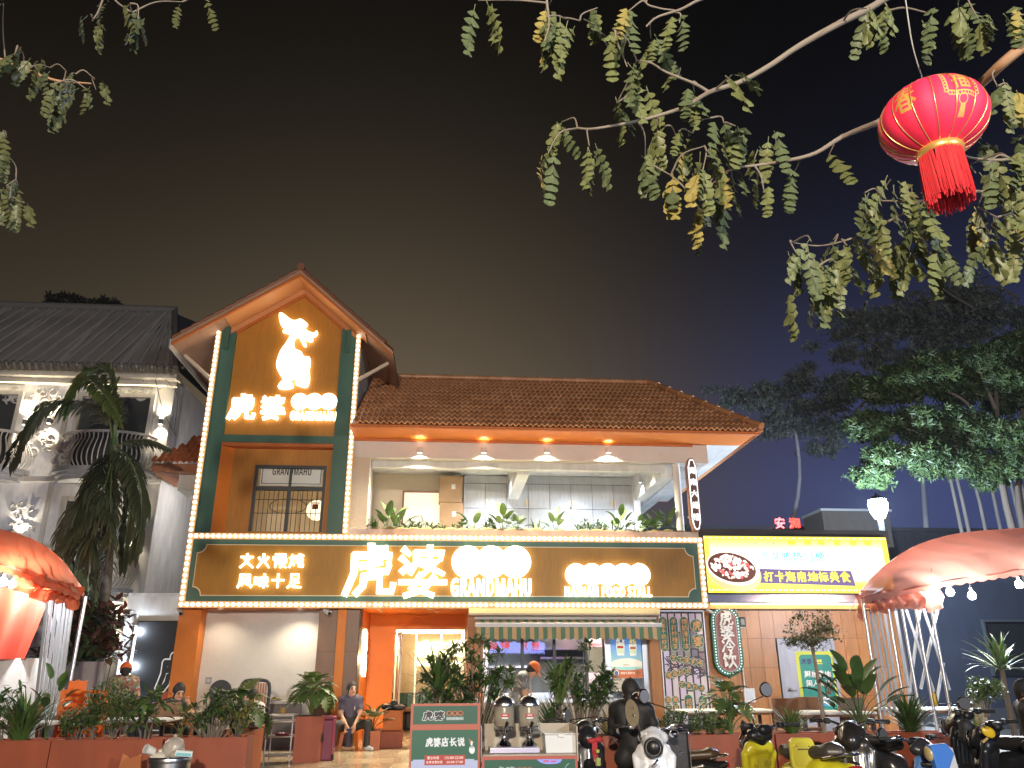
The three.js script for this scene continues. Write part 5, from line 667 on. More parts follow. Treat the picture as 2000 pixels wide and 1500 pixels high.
{ // shop light box across the street, seen mirrored in the drinks window
  const t = thing('opposite_light_box', 'blue white light box with red characters across the street, mirrored in the drinks window', 'sign', [4.6, 3.55, 50]);
  const tx = canvasTex(1400, 240, (g, W, H) => { g.fillStyle = '#8f9cff'; g.fillRect(0, 0, W, H); g.fillStyle = '#d8222c'; inkLine(g, '香火', 60, 40, 160, 1.2, 0.14); inkLine(g, '鲜烧', 560, 40, 160, 1.2, 0.14); inkLine(g, '大同', 1040, 40, 160, 1.1, 0.14); });
  part(t, 'box', box(-3.6, 3.6, -0.65, 0.65, 0.02, 0.3), C.dark); const [a, m] = flat(7.2, 1.25, tx); m.emissive.setRGB(1, 1, 1); m.emissiveMap = tx; m.emissiveIntensity = 16; part(t, 'printed_face', a.rotateY(pi), m);
  part(t, 'post', M([box(-3.4, -3.2, -3.55, -0.65, 0.05, 0.25), box(3.2, 3.4, -3.55, -0.65, 0.05, 0.25)]), C.grey);
}
// ---------- far signs and buildings on the right ----------
{
  const t = thing('red_rooftop_sign', 'two small red neon characters above the advertising light box', 'sign'); ['安', '澜'].forEach((c, i) => { const p = P(1514 + i * 29, 1032, -13); const m = glyph(t, c, p.x, p.y, 0.42, -13, 0.13, cherry, 0.05); }); const a = P(1510, 1034, -13.05), b = P(1566, 1033, -13.05); part(t, 'rail', rod(a, b, 0.03), C.dark);
  const h = thing('far_building', 'dark flat roofed building far behind the light box', 'building'); const y = P(1540, 1036, -13.4).y; part(h, 'wall', box(6, 30, 0, y, -26, -13.4), std([0.05, 0.05, 0.06], 0.9, 0, { map: grimeT })); part(h, 'parapet', box(5.9, 30.1, y, y + 0.15, -26, -13.3), std([0.05, 0.05, 0.06], 0.9));
  for (let i = 0; i < 5; i++) part(h, 'window', box(14 + i * 2.4, 15.2 + i * 2.4, 1.0, 2.4, -13.4, -13.36), C.dark);
  const rb = thing('rooftop_shed', 'small beige rooftop block behind the light box, near the street lamp', 'shed'); const c = P(1612, 1045, -9), d = P(1735, 1000, -9); part(rb, 'wall', box(c.x, d.x, c.y - 0.4, d.y, -10.5, -9), std([0.085, 0.07, 0.055], 0.9, 0, { map: grimeT })); part(rb, 'eave', box(c.x - 0.08, d.x + 0.08, d.y, d.y + 0.08, -10.5, -8.9), C.grey); part(rb, 'post', box(c.x, c.x + 0.2, 0, c.y - 0.4, -10, -9.8), C.grey); part(rb, 'post', box(d.x - 0.2, d.x, 0, c.y - 0.4, -10, -9.8), C.grey);
  const w = thing('dark_house', 'dark bluish wall of the neighbouring house behind the right tent', 'building'); part(w, 'wall', box(11.2, 22, 0, 4.1, -7.5, -4.2), std([0.012, 0.016, 0.03], 0.9, 0, { map: grimeT })); const e = P(1920, 1215, -4.2), f = P(2010, 1320, -4.2); part(w, 'window', box(e.x, f.x + 1.2, f.y, e.y, -4.2, -4.17), C.black); part(w, 'window_frame', M([box(e.x - 0.06, e.x, f.y, e.y, -4.2, -4.12), box(e.x - 0.06, f.x + 1.2, e.y, e.y + 0.06, -4.2, -4.12)]), C.frame); part(w, 'plinth', box(11.2, 22, 0, 0.5, -4.2, -4.1), C.frame);
}
// ---------- plants: shared leaf shapes ----------
function blade(len, wid, bend, n = 8, fold = 0.15, prof = (u) => Math.sin(Math.min(1, u * 1.02) * pi) ** 0.7, tw = 0) { // a leaf that starts upwards (+y) and bends towards +z
  const g = []; let p = V(0, 0, 0), a = 0;
  for (let i = 0; i <= n; i++) { const u = i / n, w = wid * 0.5 * Math.max(0.02, prof(u)); const up = V(0, Math.cos(a), Math.sin(a)), nrm = V(0, Math.sin(a), -Math.cos(a)); g.push([p.clone().add(V(-w, 0, 0)).addScaledVector(nrm, fold * w), p.clone(), p.clone().add(V(w, 0, 0)).addScaledVector(nrm, fold * w)]); p = p.clone().addScaledVector(up, len / n); a = bend * (u + 1 / n) * (0.6 + 0.4 * u); }
  return quadSheet(g);
}
const strap = (len, wid, bend) => blade(len, wid, bend, 7, 0.25, (u) => (u < 0.12 ? 0.55 + u * 3.7 : 1 - Math.pow((u - 0.12) / 0.88, 2.2)));
function lobed(size, bend) { // monstera: a heart with deep cuts
  const s = new THREE.Shape(); s.moveTo(0, 0); const n = 5, right = []; right.push([0.18, -0.12], [0.42, -0.05]);
  for (let i = 0; i < n; i++) { const y = 0.02 + i * 0.17, w = [0.52, 0.56, 0.52, 0.42, 0.28][i]; right.push([w, y + 0.02], [w * 0.98, y + 0.13], [w * 0.42, y + 0.13], [w * 0.45, y + 0.17]); } right.push([0.1, 0.95], [0, 1.02]);
  right.forEach((p) => s.lineTo(p[0], p[1])); [...right].reverse().slice(1).forEach((p) => s.lineTo(-p[0], p[1])); s.closePath();
  const g = new THREE.ShapeGeometry(s), q = g.attributes.position; for (let i = 0; i < q.count; i++) { const x = q.getX(i), y = q.getY(i); q.setXYZ(i, x * size, y * size, (Math.abs(x) * -0.25 + y * y * bend) * size); } g.computeVertexNormals(); return plain(g);
}
const greens = [[0.085, 0.155, 0.035], [0.11, 0.20, 0.045], [0.055, 0.115, 0.03], [0.16, 0.22, 0.05]].map((c) => leafy(c));
const paleGreens = [[0.10, 0.17, 0.05], [0.14, 0.20, 0.06], [0.07, 0.13, 0.045]].map((c) => leafy(c)), yellowLeaf = leafy([0.30, 0.24, 0.05]), redLeaf = leafy([0.11, 0.035, 0.025]);
const G = {
  strapL: [0.6, 1.0, 1.5].map((b) => strap(0.6, 0.035, b)), sword: [0.3, 0.7, 1.2].map((b) => strap(0.55, 0.05, b)), mon: [0.2, 0.5].map((b) => lobed(0.3, b)), paddle: [0.5, 0.9].map((b) => blade(0.5, 0.22, b, 8, 0.3, (u) => Math.sin(pi * Math.pow(u, 0.8)) ** 0.6)), lance: [0.4, 0.9, 1.4].map((b) => blade(0.24, 0.055, b, 6, 0.2)), small: blade(0.055, 0.026, 0.5, 3, 0.2), mid: blade(0.11, 0.04, 0.7, 4, 0.2),
};
function leafAt(t, geo, m, pos, yaw, tilt, s = 1, roll = 0) { const l = part(t, 'leaf', geo, m); return move(l, pos, yaw, tilt, roll, s); }
const pick = (a) => a[Math.floor(rnd() * a.length)];
function plantThing(kind, label, pos, group) { return thing(kind, label, 'plant', pos, rr(0, 6.28), group); }
// big leaves, each a part, on stalks from one crown
function bigPlant(kind, label, pos, { n, h, spread, geos, mats: ms, s = 1, lean = 0.9, group }) {
  const t = plantThing(kind, label, pos, group), st = [];
  for (let i = 0; i < n; i++) { const yaw = i * 2.4 + rr(-0.4, 0.4), u = (i + 0.5) / n, r = spread * (0.25 + 0.75 * u), y = h * (1 - 0.55 * u) * rr(0.85, 1.1), tip = V(Math.sin(yaw) * r, y, Math.cos(yaw) * r); st.push(tube([V(0, 0, 0), V(tip.x * 0.35, y * 0.65, tip.z * 0.35), tip], 0.012 * s, 0.006 * s, 5)); leafAt(t, pick(geos), pick(ms), tip, yaw + rr(-0.3, 0.3), lean * (0.4 + u), s * rr(0.8, 1.15)); }
  part(t, 'stems', M(st), pick(ms)); return t;
}
function tuft(kind, label, pos, { n, s = 1, geos = G.strapL, ms = greens, tilt = 0.9, trunk = 0, group, sort = 'plant' }) {
  const t = plantThing(kind, label, pos, group); t.userData.category = sort; const lists = ms.map(() => []), e = new THREE.Euler(), mt = new THREE.Matrix4(), qn = new THREE.Quaternion();
  for (let i = 0; i < n; i++) { const k = i % ms.length; e.set(rr(0, tilt) * Math.sqrt(rnd()), rr(0, 6.28), 0, 'YXZ'); qn.setFromEuler(e); mt.compose(V(rr(-0.03, 0.03) * s, trunk, rr(-0.03, 0.03) * s), qn, V(1, 1, 1).multiplyScalar(s * rr(0.6, 1.1))); lists[k].push(pick(geos).clone().applyMatrix4(mt)); }
  lists.forEach((l, k) => { if (l.length) part(t, 'foliage', M(l), ms[k]).userData.kind = 'stuff'; });
  if (trunk) part(t, 'trunk', tube([V(0, 0, 0), V(0.02, trunk * 0.5, 0.01), V(0, trunk, 0)], 0.04 * s, 0.03 * s, 8), C.bark);
  return t;
}
function shrub(kind, label, pos, { n, w, h, base = 0.1, leaf = G.small, ms = greens, s = 1, stems = 6, clumps = 8, group, d = w }) {
  const t = plantThing(kind, label, pos, group), lists = ms.map(() => []), e = new THREE.Euler(), mt = new THREE.Matrix4(), qn = new THREE.Quaternion(), cl = [];
  for (let i = 0; i < clumps; i++) { const a = i * 2.4, r = Math.sqrt((i + 0.5) / clumps); cl.push(V(Math.cos(a) * r * w * 0.42, base + h * (0.25 + 0.65 * rnd() * (1.15 - 0.5 * r)), Math.sin(a) * r * d * 0.42)); }
  for (let i = 0; i < n; i++) { const c = pick(cl), rad = 0.30 * Math.min(w, h), dir = V(rr(-1, 1), rr(-1, 1), rr(-1, 1)).normalize().multiplyScalar(rad * Math.cbrt(rnd())); e.set(rr(0.2, 2.2), rr(0, 6.28), rr(-0.5, 0.5), 'YXZ'); qn.setFromEuler(e); mt.compose(c.clone().add(dir), qn, V(1, 1, 1).multiplyScalar(s * rr(0.7, 1.25))); lists[i % ms.length].push(leaf.clone().applyMatrix4(mt)); }
  lists.forEach((l, k) => { if (l.length) part(t, 'foliage', M(l), ms[k]).userData.kind = 'stuff'; });
  const sg = cl.slice(0, stems).map((c) => tube([V(rr(-0.04, 0.04), 0, rr(-0.04, 0.04)), V(c.x * 0.5, c.y * 0.5, c.z * 0.5), c], 0.009, 0.004, 5)); part(t, 'stems', M(sg), C.twig); return t;
}
// stems that carry rosettes of lance leaves (frangipani, umbrella tree)
function rosettes(kind, label, pos, { pts, len = 1, per = 14, ms = greens, group, geo = G.lance, stemR = 0.012, more = 0 }) {
  const t = plantThing(kind, label, pos, group); t.rotation.y = 0; const lists = ms.map(() => []), e = new THREE.Euler(), mt = new THREE.Matrix4(), qn = new THREE.Quaternion(), st = [];
  if (more) { const p0 = pts.map((c) => (c.isVector3 ? c : V(...c))); pts = [...p0]; for (let k = 1; k < more; k++) p0.forEach((c) => pts.push(V(c.x + rr(-0.13, 0.13), c.y * rr(0.6, 1.04), c.z + rr(-0.12, 0.12)))); }
  pts.forEach((c, j) => { const v = c.isVector3 ? c : V(...c); st.push(tube([V(v.x * 0.25, 0, v.z * 0.25), V(v.x * 0.55, v.y * 0.5, v.z * 0.5), v], stemR, stemR * 0.6, 5)); for (let i = 0; i < per; i++) { e.set(rr(0.5, 1.9), i * 2.4 + rr(-0.3, 0.3), 0, 'YXZ'); qn.setFromEuler(e); mt.compose(v, qn, V(1, 1, 1).multiplyScalar(len * rr(0.7, 1.15))); lists[(i + j) % ms.length].push(pick(geo).clone().applyMatrix4(mt)); } });
  lists.forEach((l, k) => { if (l.length) part(t, 'foliage', M(l), ms[k]).userData.kind = 'stuff'; }); part(t, 'stems', M(st), C.twig); return t;
}
// ---------- palm in front of the white house ----------
{
  const z = 1.2, t = thing('palm_tree', 'tall palm with drooping dark fronds in front of the white house', 'palm tree');
  const c0 = P(224, 872, z), q = (px, py, dz = 0) => P(px, py, z + dz), foot = q(188, 1270);
  part(t, 'trunk', tube([V(foot.x + 0.1, 0.05, z), foot, q(203, 1150), q(215, 1000), c0], 0.17, 0.085, 12, 24), std([0.13, 0.115, 0.10], 0.9, 0, { map: grimeT, bumpMap: asphaltT, bumpScale: 0.01 }));
  part(t, 'crown_shaft', tube([q(221, 905), q(223, 870), q(222, 835)], 0.11, 0.05, 10), greens[2]);
  const lg = [0, 1].map((k) => blade(0.52, 0.055, 0.9 + k * 0.5, 5, 0.3)), dark = leafy([0.075, 0.095, 0.045]), mid = leafy([0.12, 0.17, 0.045]);  // lit top fronds and shaded drooping ones painted as two greens
  const frond = (pts, m, L = 1, n = 60, droop = 1) => {
    const c = new THREE.CatmullRomCurve3(pts), f = sub(t, 'frond'); part(f, 'rachis', tube(pts, 0.022, 0.006, 6, 24), mid); const gs = [], e = new THREE.Matrix4();
    for (let i = 1; i <= n; i++) for (const s of [-1, 1]) { const u = 0.1 + 0.9 * (i / n), p = c.getPointAt(u), tg = c.getTangentAt(u), side = V(0, 1, 0).cross(tg).normalize().multiplyScalar(s); if (side.lengthSq() < 0.1) side.set(0, 0, s); const dir = side.clone().multiplyScalar(1.0).addScaledVector(tg, 0.6).add(V(0, -0.12 * droop + rr(-0.15, 0.15), rr(-0.25, 0.25))).normalize(), zz = V(0, -1, 0).addScaledVector(dir, dir.y).normalize(), xx = dir.clone().cross(zz).normalize(); e.makeBasis(xx, dir, zz).setPosition(p); const k = L * (0.45 + 0.75 * Math.sin(pi * Math.min(1, u * 0.92 + 0.05))) * rr(0.85, 1.1); gs.push(lg[i % 2].clone().scale(1, k, k).applyMatrix4(e)); }
    part(f, 'leaflets', M(gs), m).userData.kind = 'stuff';
  };
  frond([q(222, 860), q(224, 780, 0.1), q(205, 722, 0.25), q(172, 722, 0.4), q(140, 762, 0.55), q(124, 806, 0.6)], mid, 0.9, 85);
  frond([q(223, 860), q(220, 800, 0.3), q(195, 745, 0.6), q(175, 735, 0.8), q(196, 760, 1.0), q(222, 800, 1.1), q(232, 822, 1.1)], mid, 0.8, 80);
  frond([q(220, 865), q(205, 800, 0.3), q(160, 785, 0.5), q(95, 790, 0.7), q(45, 850, 0.8), q(18, 905, 0.8)], dark, 1.0, 70);
  frond([q(226, 872), q(262, 860), q(300, 862), q(328, 874)], dark, 0.55, 40);
  frond([q(222, 870), q(205, 905, 0.4), q(165, 960, 0.6), q(130, 1060, 0.7), q(108, 1130, 0.6)], dark, 1.2, 110); frond([q(222, 870), q(212, 925, 0.7), q(190, 1000, 0.8), q(175, 1090, 0.8), q(172, 1160, 0.7)], dark, 1.2, 110); frond([q(224, 875), q(205, 930, 0.5), q(180, 990, 0.7), q(150, 1080, 0.7)], dark, 1.2, 100);
  frond([q(226, 870), q(250, 895, 0.4), q(272, 950, 0.5), q(275, 1020, 0.5), q(262, 1085, 0.5)], dark, 1.0, 100); frond([q(226, 870), q(245, 905), q(255, 970), q(245, 1050), q(240, 1110)], dark, 0.9, 60); frond([q(222, 870), q(216, 960, 0.9), q(215, 1060, 0.9), q(205, 1120, 0.8)], dark, 0.9, 60);
  part(t, 'spear_leaf', tube([q(222, 840), q(220, 760), q(213, 676)], 0.022, 0.004, 6), leafy([0.20, 0.18, 0.12]));
}
// ---------- trees behind, right ----------
function crownTree(name, label, base, { trunks, blobs, n, leaf, ms, group, limb = [], bark = C.bark }) {
  const t = thing(name, label, 'tree', [0, 0, 0], 0, group), e = new THREE.Euler(), qn = new THREE.Quaternion(), mt = new THREE.Matrix4();
  trunks.forEach((p) => part(t, 'trunk', tube(p, 0.16, 0.06, 8), bark)); if (limb.length) part(t, 'limbs', M(limb.map((p) => tube(p, 0.07, 0.015, 6))), std([0.20, 0.17, 0.15], 0.9));
  const tot = blobs.reduce((a, b) => a + b[3] ** 2, 0), per = ms.map(() => []); let k = 0;
  for (const [x, y, z, r] of blobs) { const cnt = Math.floor(n * r * r / tot); const subs = []; for (let i = 0; i < 9; i++) subs.push(V(x + rr(-1, 1) * r, y + rr(-0.45, 0.45) * r, z + rr(-1, 1) * r * 0.8)); for (let i = 0; i < cnt; i++) { const c = pick(subs), s = r * 0.42, p = V(c.x + (rnd() + rnd() - 1) * s * 1.5, c.y + (rnd() + rnd() - 1) * s * 0.6, c.z + (rnd() + rnd() - 1) * s * 1.3); e.set(rr(0.8, 2.6), rr(0, 6.28), rr(-0.4, 0.4), 'YXZ'); mt.compose(p, qn.setFromEuler(e), V(1, 1, 1).multiplyScalar(rr(0.7, 1.3))); per[(k++ + (i % 5 === 0 ? 1 : 0)) % ms.length].push(mt.clone()); } }
  per.forEach((l, i) => { const im = new THREE.InstancedMesh(leaf, ms[i], l.length); l.forEach((m, j) => im.setMatrixAt(j, m)); im.name = 'crown'; im.userData.kind = 'stuff'; im.castShadow = im.receiveShadow = true; t.add(im); });
  return t;
}
{
  const spray = M([0, 1, 2, 3, 4, 5, 6].map((i) => blade(0.2, 0.05, 0.7, 4, 0.2).rotateX(0.9).rotateY(i * 0.9).translate(0, -0.04 * i, 0)));
  const B = (px, py, z, r) => { const p = P(px, py, z); return [p.x, p.y, p.z, r]; }, q = (px, py, z) => P(px, py, z);
  const g1 = [[0.07, 0.12, 0.04], [0.05, 0.09, 0.03], [0.10, 0.155, 0.045]].map((c) => leafy(c));
  crownTree('feathery_tree', 'spreading feathery tree lit by the street lamp at the right edge', 0, { n: 13500, leaf: spray, ms: g1,
    trunks: [[V(16.5, 0, -4), q(1960, 960, -4), q(1950, 850, -4), q(1945, 760, -4)], [V(17.3, 0, -4.6), q(1990, 980, -4.6), q(2000, 860, -4.6), q(1990, 720, -4.6)]],
    limb: [[q(1915, 820, -4), q(1880, 780, -4), q(1800, 745, -4)], [q(1850, 855, -3.8), q(1780, 840, -3.8), q(1740, 830, -3.8)], [q(1945, 800, -4), q(1920, 740, -4), q(1905, 700, -4)], [q(1960, 900, -4), q(1880, 870, -4), q(1800, 900, -4)]],
    blobs: [B(1740, 755, -4, 0.75), B(1800, 725, -4, 0.8), B(1850, 745, -4.5, 0.9), B(1910, 720, -4.5, 1.0), B(1960, 760, -4.5, 1.0), B(1690, 838, -3.6, 0.55), B(1745, 818, -3.8, 0.7), B(1810, 830, -4, 0.75), B(1880, 840, -4, 0.9), B(1950, 850, -4, 1.0), B(1725, 905, -3.4, 0.6), B(1780, 900, -3.6, 0.65), B(1840, 900, -3.8, 0.6), B(1900, 910, -4, 0.8), B(1980, 910, -4, 0.8), B(1990, 680, -5, 1.1), B(1715, 930, -3.4, 0.35)] });
  const g2 = [[0.20, 0.24, 0.22], [0.26, 0.30, 0.27]].map((c) => leafy(c));  // leaf tones paled and greyed: haze put into the colour
  crownTree('dim_tree', 'dim tall tree above the street lamp with haze painted into leaves and bark', 0, { n: 4200, leaf: spray, ms: g2, bark: std([0.42, 0.42, 0.46], 0.9), group: 'dim trees behind the annex', trunks: [[V(19, 0, -14), q(1800, 900, -14), q(1790, 760, -14), q(1780, 660, -14)]], limb: [[q(1790, 760, -14), q(1720, 680, -14), q(1650, 640, -14)], [q(1900, 600, -12), q(1850, 570, -12), q(1820, 545, -12)], [q(1990, 580, -12), q(1940, 560, -12), q(1880, 565, -12)], [q(1700, 655, -14), q(1665, 645, -14), q(1640, 640, -14)]], blobs: [B(1660, 640, -14, 1.3), B(1740, 620, -14, 1.5), B(1830, 600, -14, 1.8), B(1920, 600, -13, 1.8), B(1760, 690, -14, 1.4), B(1850, 660, -14, 1.6), B(1960, 640, -13, 1.6), B(1620, 690, -14, 0.9)] });  // bark paled as well, with the haze in its colour
  crownTree('dim_tree', 'dim broad tree just right of the tiled roof with haze painted into its colour', 0, { n: 2600, leaf: spray, ms: g2, bark: std([0.42, 0.42, 0.46], 0.9), group: 'dim trees behind the annex', trunks: [[V(11.5, 0, -16), q(1560, 960, -16), q(1555, 850, -16), q(1540, 790, -16)]], limb: [[q(1545, 800, -16), q(1600, 795, -16), q(1650, 790, -16)], [q(1545, 810, -16), q(1510, 815, -16), q(1490, 828, -16)], [q(1600, 795, -16), q(1625, 775, -16), q(1650, 780, -16)], [q(1680, 795, -16), q(1690, 780, -16), q(1685, 770, -16)]], blobs: [B(1540, 760, -16, 1.3), B(1600, 780, -16, 1.5), B(1660, 770, -16, 1.4), B(1480, 790, -16, 1.1), B(1560, 830, -16, 1.3), B(1630, 850, -16, 1.3), B(1690, 830, -15, 1.0), B(1420, 770, -17, 0.9)] });
  for (let i = 0; i < 6; i++) { const px = [1868, 1882, 1915, 1945, 1985, 2006][i], t = thing('slender_tree', ['first', 'second', 'third', 'fourth', 'fifth', 'sixth'][i] + ' bare slender trunk from the left above the right tent', 'tree', [0, 0, 0], 0, 'slender trunks above the right tent'); const top = q(px - 18, 905 + (i % 3) * 10, -7), bot = q(px + 12, 1045, -7); part(t, 'trunk', tube([V(bot.x + 0.1, 0, -7), bot, q(px - 4, 970, -7), top], 0.085, 0.05, 8), std([0.26, 0.23, 0.20], 0.9, 0, { map: grimeT })); part(t, 'crown', M([0, 1, 2, 3, 4, 5, 6, 7, 8].map((k) => spray.clone().translate(top.x + rr(-0.5, 0.5), top.y + rr(-0.1, 0.6), top.z + rr(-0.4, 0.4)))), g1[1]).userData.kind = 'stuff'; }
}
{ // dim tree behind the white house roof
  const spray = M([0, 1, 2, 3, 4, 5].map((i) => blade(0.25, 0.08, 0.7, 4, 0.2).rotateX(0.9).rotateY(i * 1.05)));
  const B = (px, py, z, r) => { const p = P(px, py, z); return [p.x, p.y, p.z, r]; };
  crownTree('dark_tree', 'dark tree top just showing over the ridge of the white house', 0, { n: 2600, leaf: spray, ms: [leafy([0.03, 0.035, 0.02])], trunks: [[V(-14, 0, -14), P(170, 640, -14)]], blobs: [B(150, 612, -14, 0.8), B(185, 616, -14, 0.7), B(120, 620, -14, 0.6)] });
}
// ---------- planters along the street edge ----------
const ord = ['first', 'second', 'third', 'fourth', 'fifth', 'sixth', 'seventh', 'eighth', 'ninth', 'tenth', 'eleventh', 'twelfth', 'thirteenth', 'fourteenth', 'fifteenth', 'sixteenth', 'seventeenth', 'eighteenth'];
function planter(label, x0, x1, y1, z0, z1, mat = C.redSheet, y0 = 0.0) {
  const t = thing('planter_box', label, 'planter', [(x0 + x1) / 2, y0, (z0 + z1) / 2], 0, 'rust red planter boxes'), w = (x1 - x0) / 2, d = (z1 - z0) / 2, h = y1 - y0, k = 0.025;
  part(t, 'front_panel', box(-w, w, 0, h, d - k, d), mat); part(t, 'back_panel', box(-w, w, 0, h, -d, -d + k), mat); part(t, 'side_panel', box(-w, -w + k, 0, h, -d + k, d - k), mat); part(t, 'side_panel', box(w - k, w, 0, h, -d + k, d - k), mat);
  part(t, 'rim', M([box(-w - 0.006, w + 0.006, h, h + 0.012, d - k - 0.006, d + 0.006), box(-w - 0.006, w + 0.006, h, h + 0.012, -d - 0.006, -d + k + 0.006)]), mat); part(t, 'soil', box(-w + k, w - k, 0.02, h - 0.07, -d + k, d - k), C.soil); return t;
}
const X6 = (px, z = 6.6) => P(px, 1440, z).x, py1 = 0.72, zf = 6.66, zb = 6.3, orangeSheet = std([0.46, 0.12, 0.035], 0.5, 0, { map: grimeT });
planter('long rust red planter box at the far left street edge', X6(-130), X6(105), py1, zb, zf); planter('rust red planter box behind the steel bin, left of the joint', X6(107), X6(322), py1, zb, zf); planter('rust red planter box right of the steel bin', X6(326), X6(486), py1 + 0.01, zb, zf);
planter('orange red planter box running back beside the path, left side', -2.95, -2.5, 0.74, 4.9, 6.25, orangeSheet, 0.1);
planter('planter box hidden behind the sign stand and drinks cart', X6(850), X6(1160), 0.74, zb, zf, orangeSheet); planter('rust red planter box behind the white scooter', X6(1164), X6(1508), 0.70, zb, zf); planter('rust red planter box behind the yellow and black scooters', X6(1512), X6(1690), 0.70, zb, zf); planter('rust red planter box under the right tent', X6(1694), X6(1860), 0.70, zb, zf);
const inBox = (px, z = 6.46, y = 0.66) => [X6(px, z), y, z];
// left plants
tuft('fan_palm_plant', 'dense green fan leaved plant at the far left of the planters', inBox(38), { n: 150, s: 1.2, tilt: 1.0, geos: G.strapL });
bigPlant('rubber_plant', 'upright broad leaved plant with one dark hanging leaf in front of the left tent legs', inBox(88), { n: 9, h: 0.78, spread: 0.2, geos: G.paddle, mats: greens, s: 0.42, lean: 0.7 });
shrub('leafy_bush', 'small leafy bush at the far left edge behind the planter', inBox(2), { n: 160, w: 0.3, h: 0.62, leaf: G.mid, stems: 3 });
shrub('boxwood_shrub', 'low dark shrub in front of the orange chairs', inBox(150), { n: 1300, w: 0.46, h: 0.36, s: 0.85 }); shrub('boxwood_shrub', 'fine leaved shrub in front of the person in the flowered shirt', inBox(218), { n: 2300, w: 0.6, h: 0.62, s: 0.8 }); shrub('boxwood_shrub', 'tiny bright green shrub between the orange chairs and the flowered shirt', inBox(178), { n: 450, w: 0.18, h: 0.5, s: 0.8, clumps: 4 });
rosettes('broadleaf_plant', 'upright yellow green lance leaved plant left of the woman in the black hat', inBox(282), { pts: [V(-0.12, 0.4, 0), V(0.0, 0.52, 0.02), V(0.12, 0.45, -0.02), V(0.02, 0.3, 0.05), V(-0.08, 0.22, 0.06)], len: 1.15, per: 17, ms: [greens[1], greens[3], greens[0]] });
rosettes('umbrella_plant', 'dense green umbrella plant in front of the black round chair back', inBox(412), { pts: [V(-0.24, 0.4, 0), V(-0.1, 0.5, 0.05), V(0.02, 0.46, 0), V(0.16, 0.5, -0.03), V(-0.17, 0.28, 0.1), V(0.05, 0.32, 0.08), V(0.22, 0.38, 0.04), V(-0.02, 0.56, -0.05), V(0.3, 0.46, 0)], len: 0.58, per: 16, more: 3, ms: [greens[0], greens[1], greens[2]] });
bigPlant('variegated_plant', 'small plant with pale lit leaves below the woman in the black hat', inBox(352), { n: 7, h: 0.42, spread: 0.16, geos: G.paddle, mats: [yellowLeaf, greens[3]], s: 0.3, lean: 1.2 });
shrub('dry_stem_plant', 'thin brownish stems with sparse leaves beside the umbrella plant', inBox(462), { n: 240, w: 0.4, h: 0.42, leaf: G.mid, ms: [greens[3], yellowLeaf], s: 0.7, stems: 10, clumps: 10 });
bigPlant('monstera_plant', 'glossy split leaf plant at the end of the left planters', [-2.72, 0.68, 5.6], { n: 28, h: 0.52, spread: 0.34, geos: G.mon, mats: greens, s: 0.85, lean: 1.75 });
tuft('grass_plant', 'small green sprout at the front edge of the planter right of the bin', inBox(396, 6.58), { n: 22, s: 0.22, tilt: 0.9, geos: G.sword });
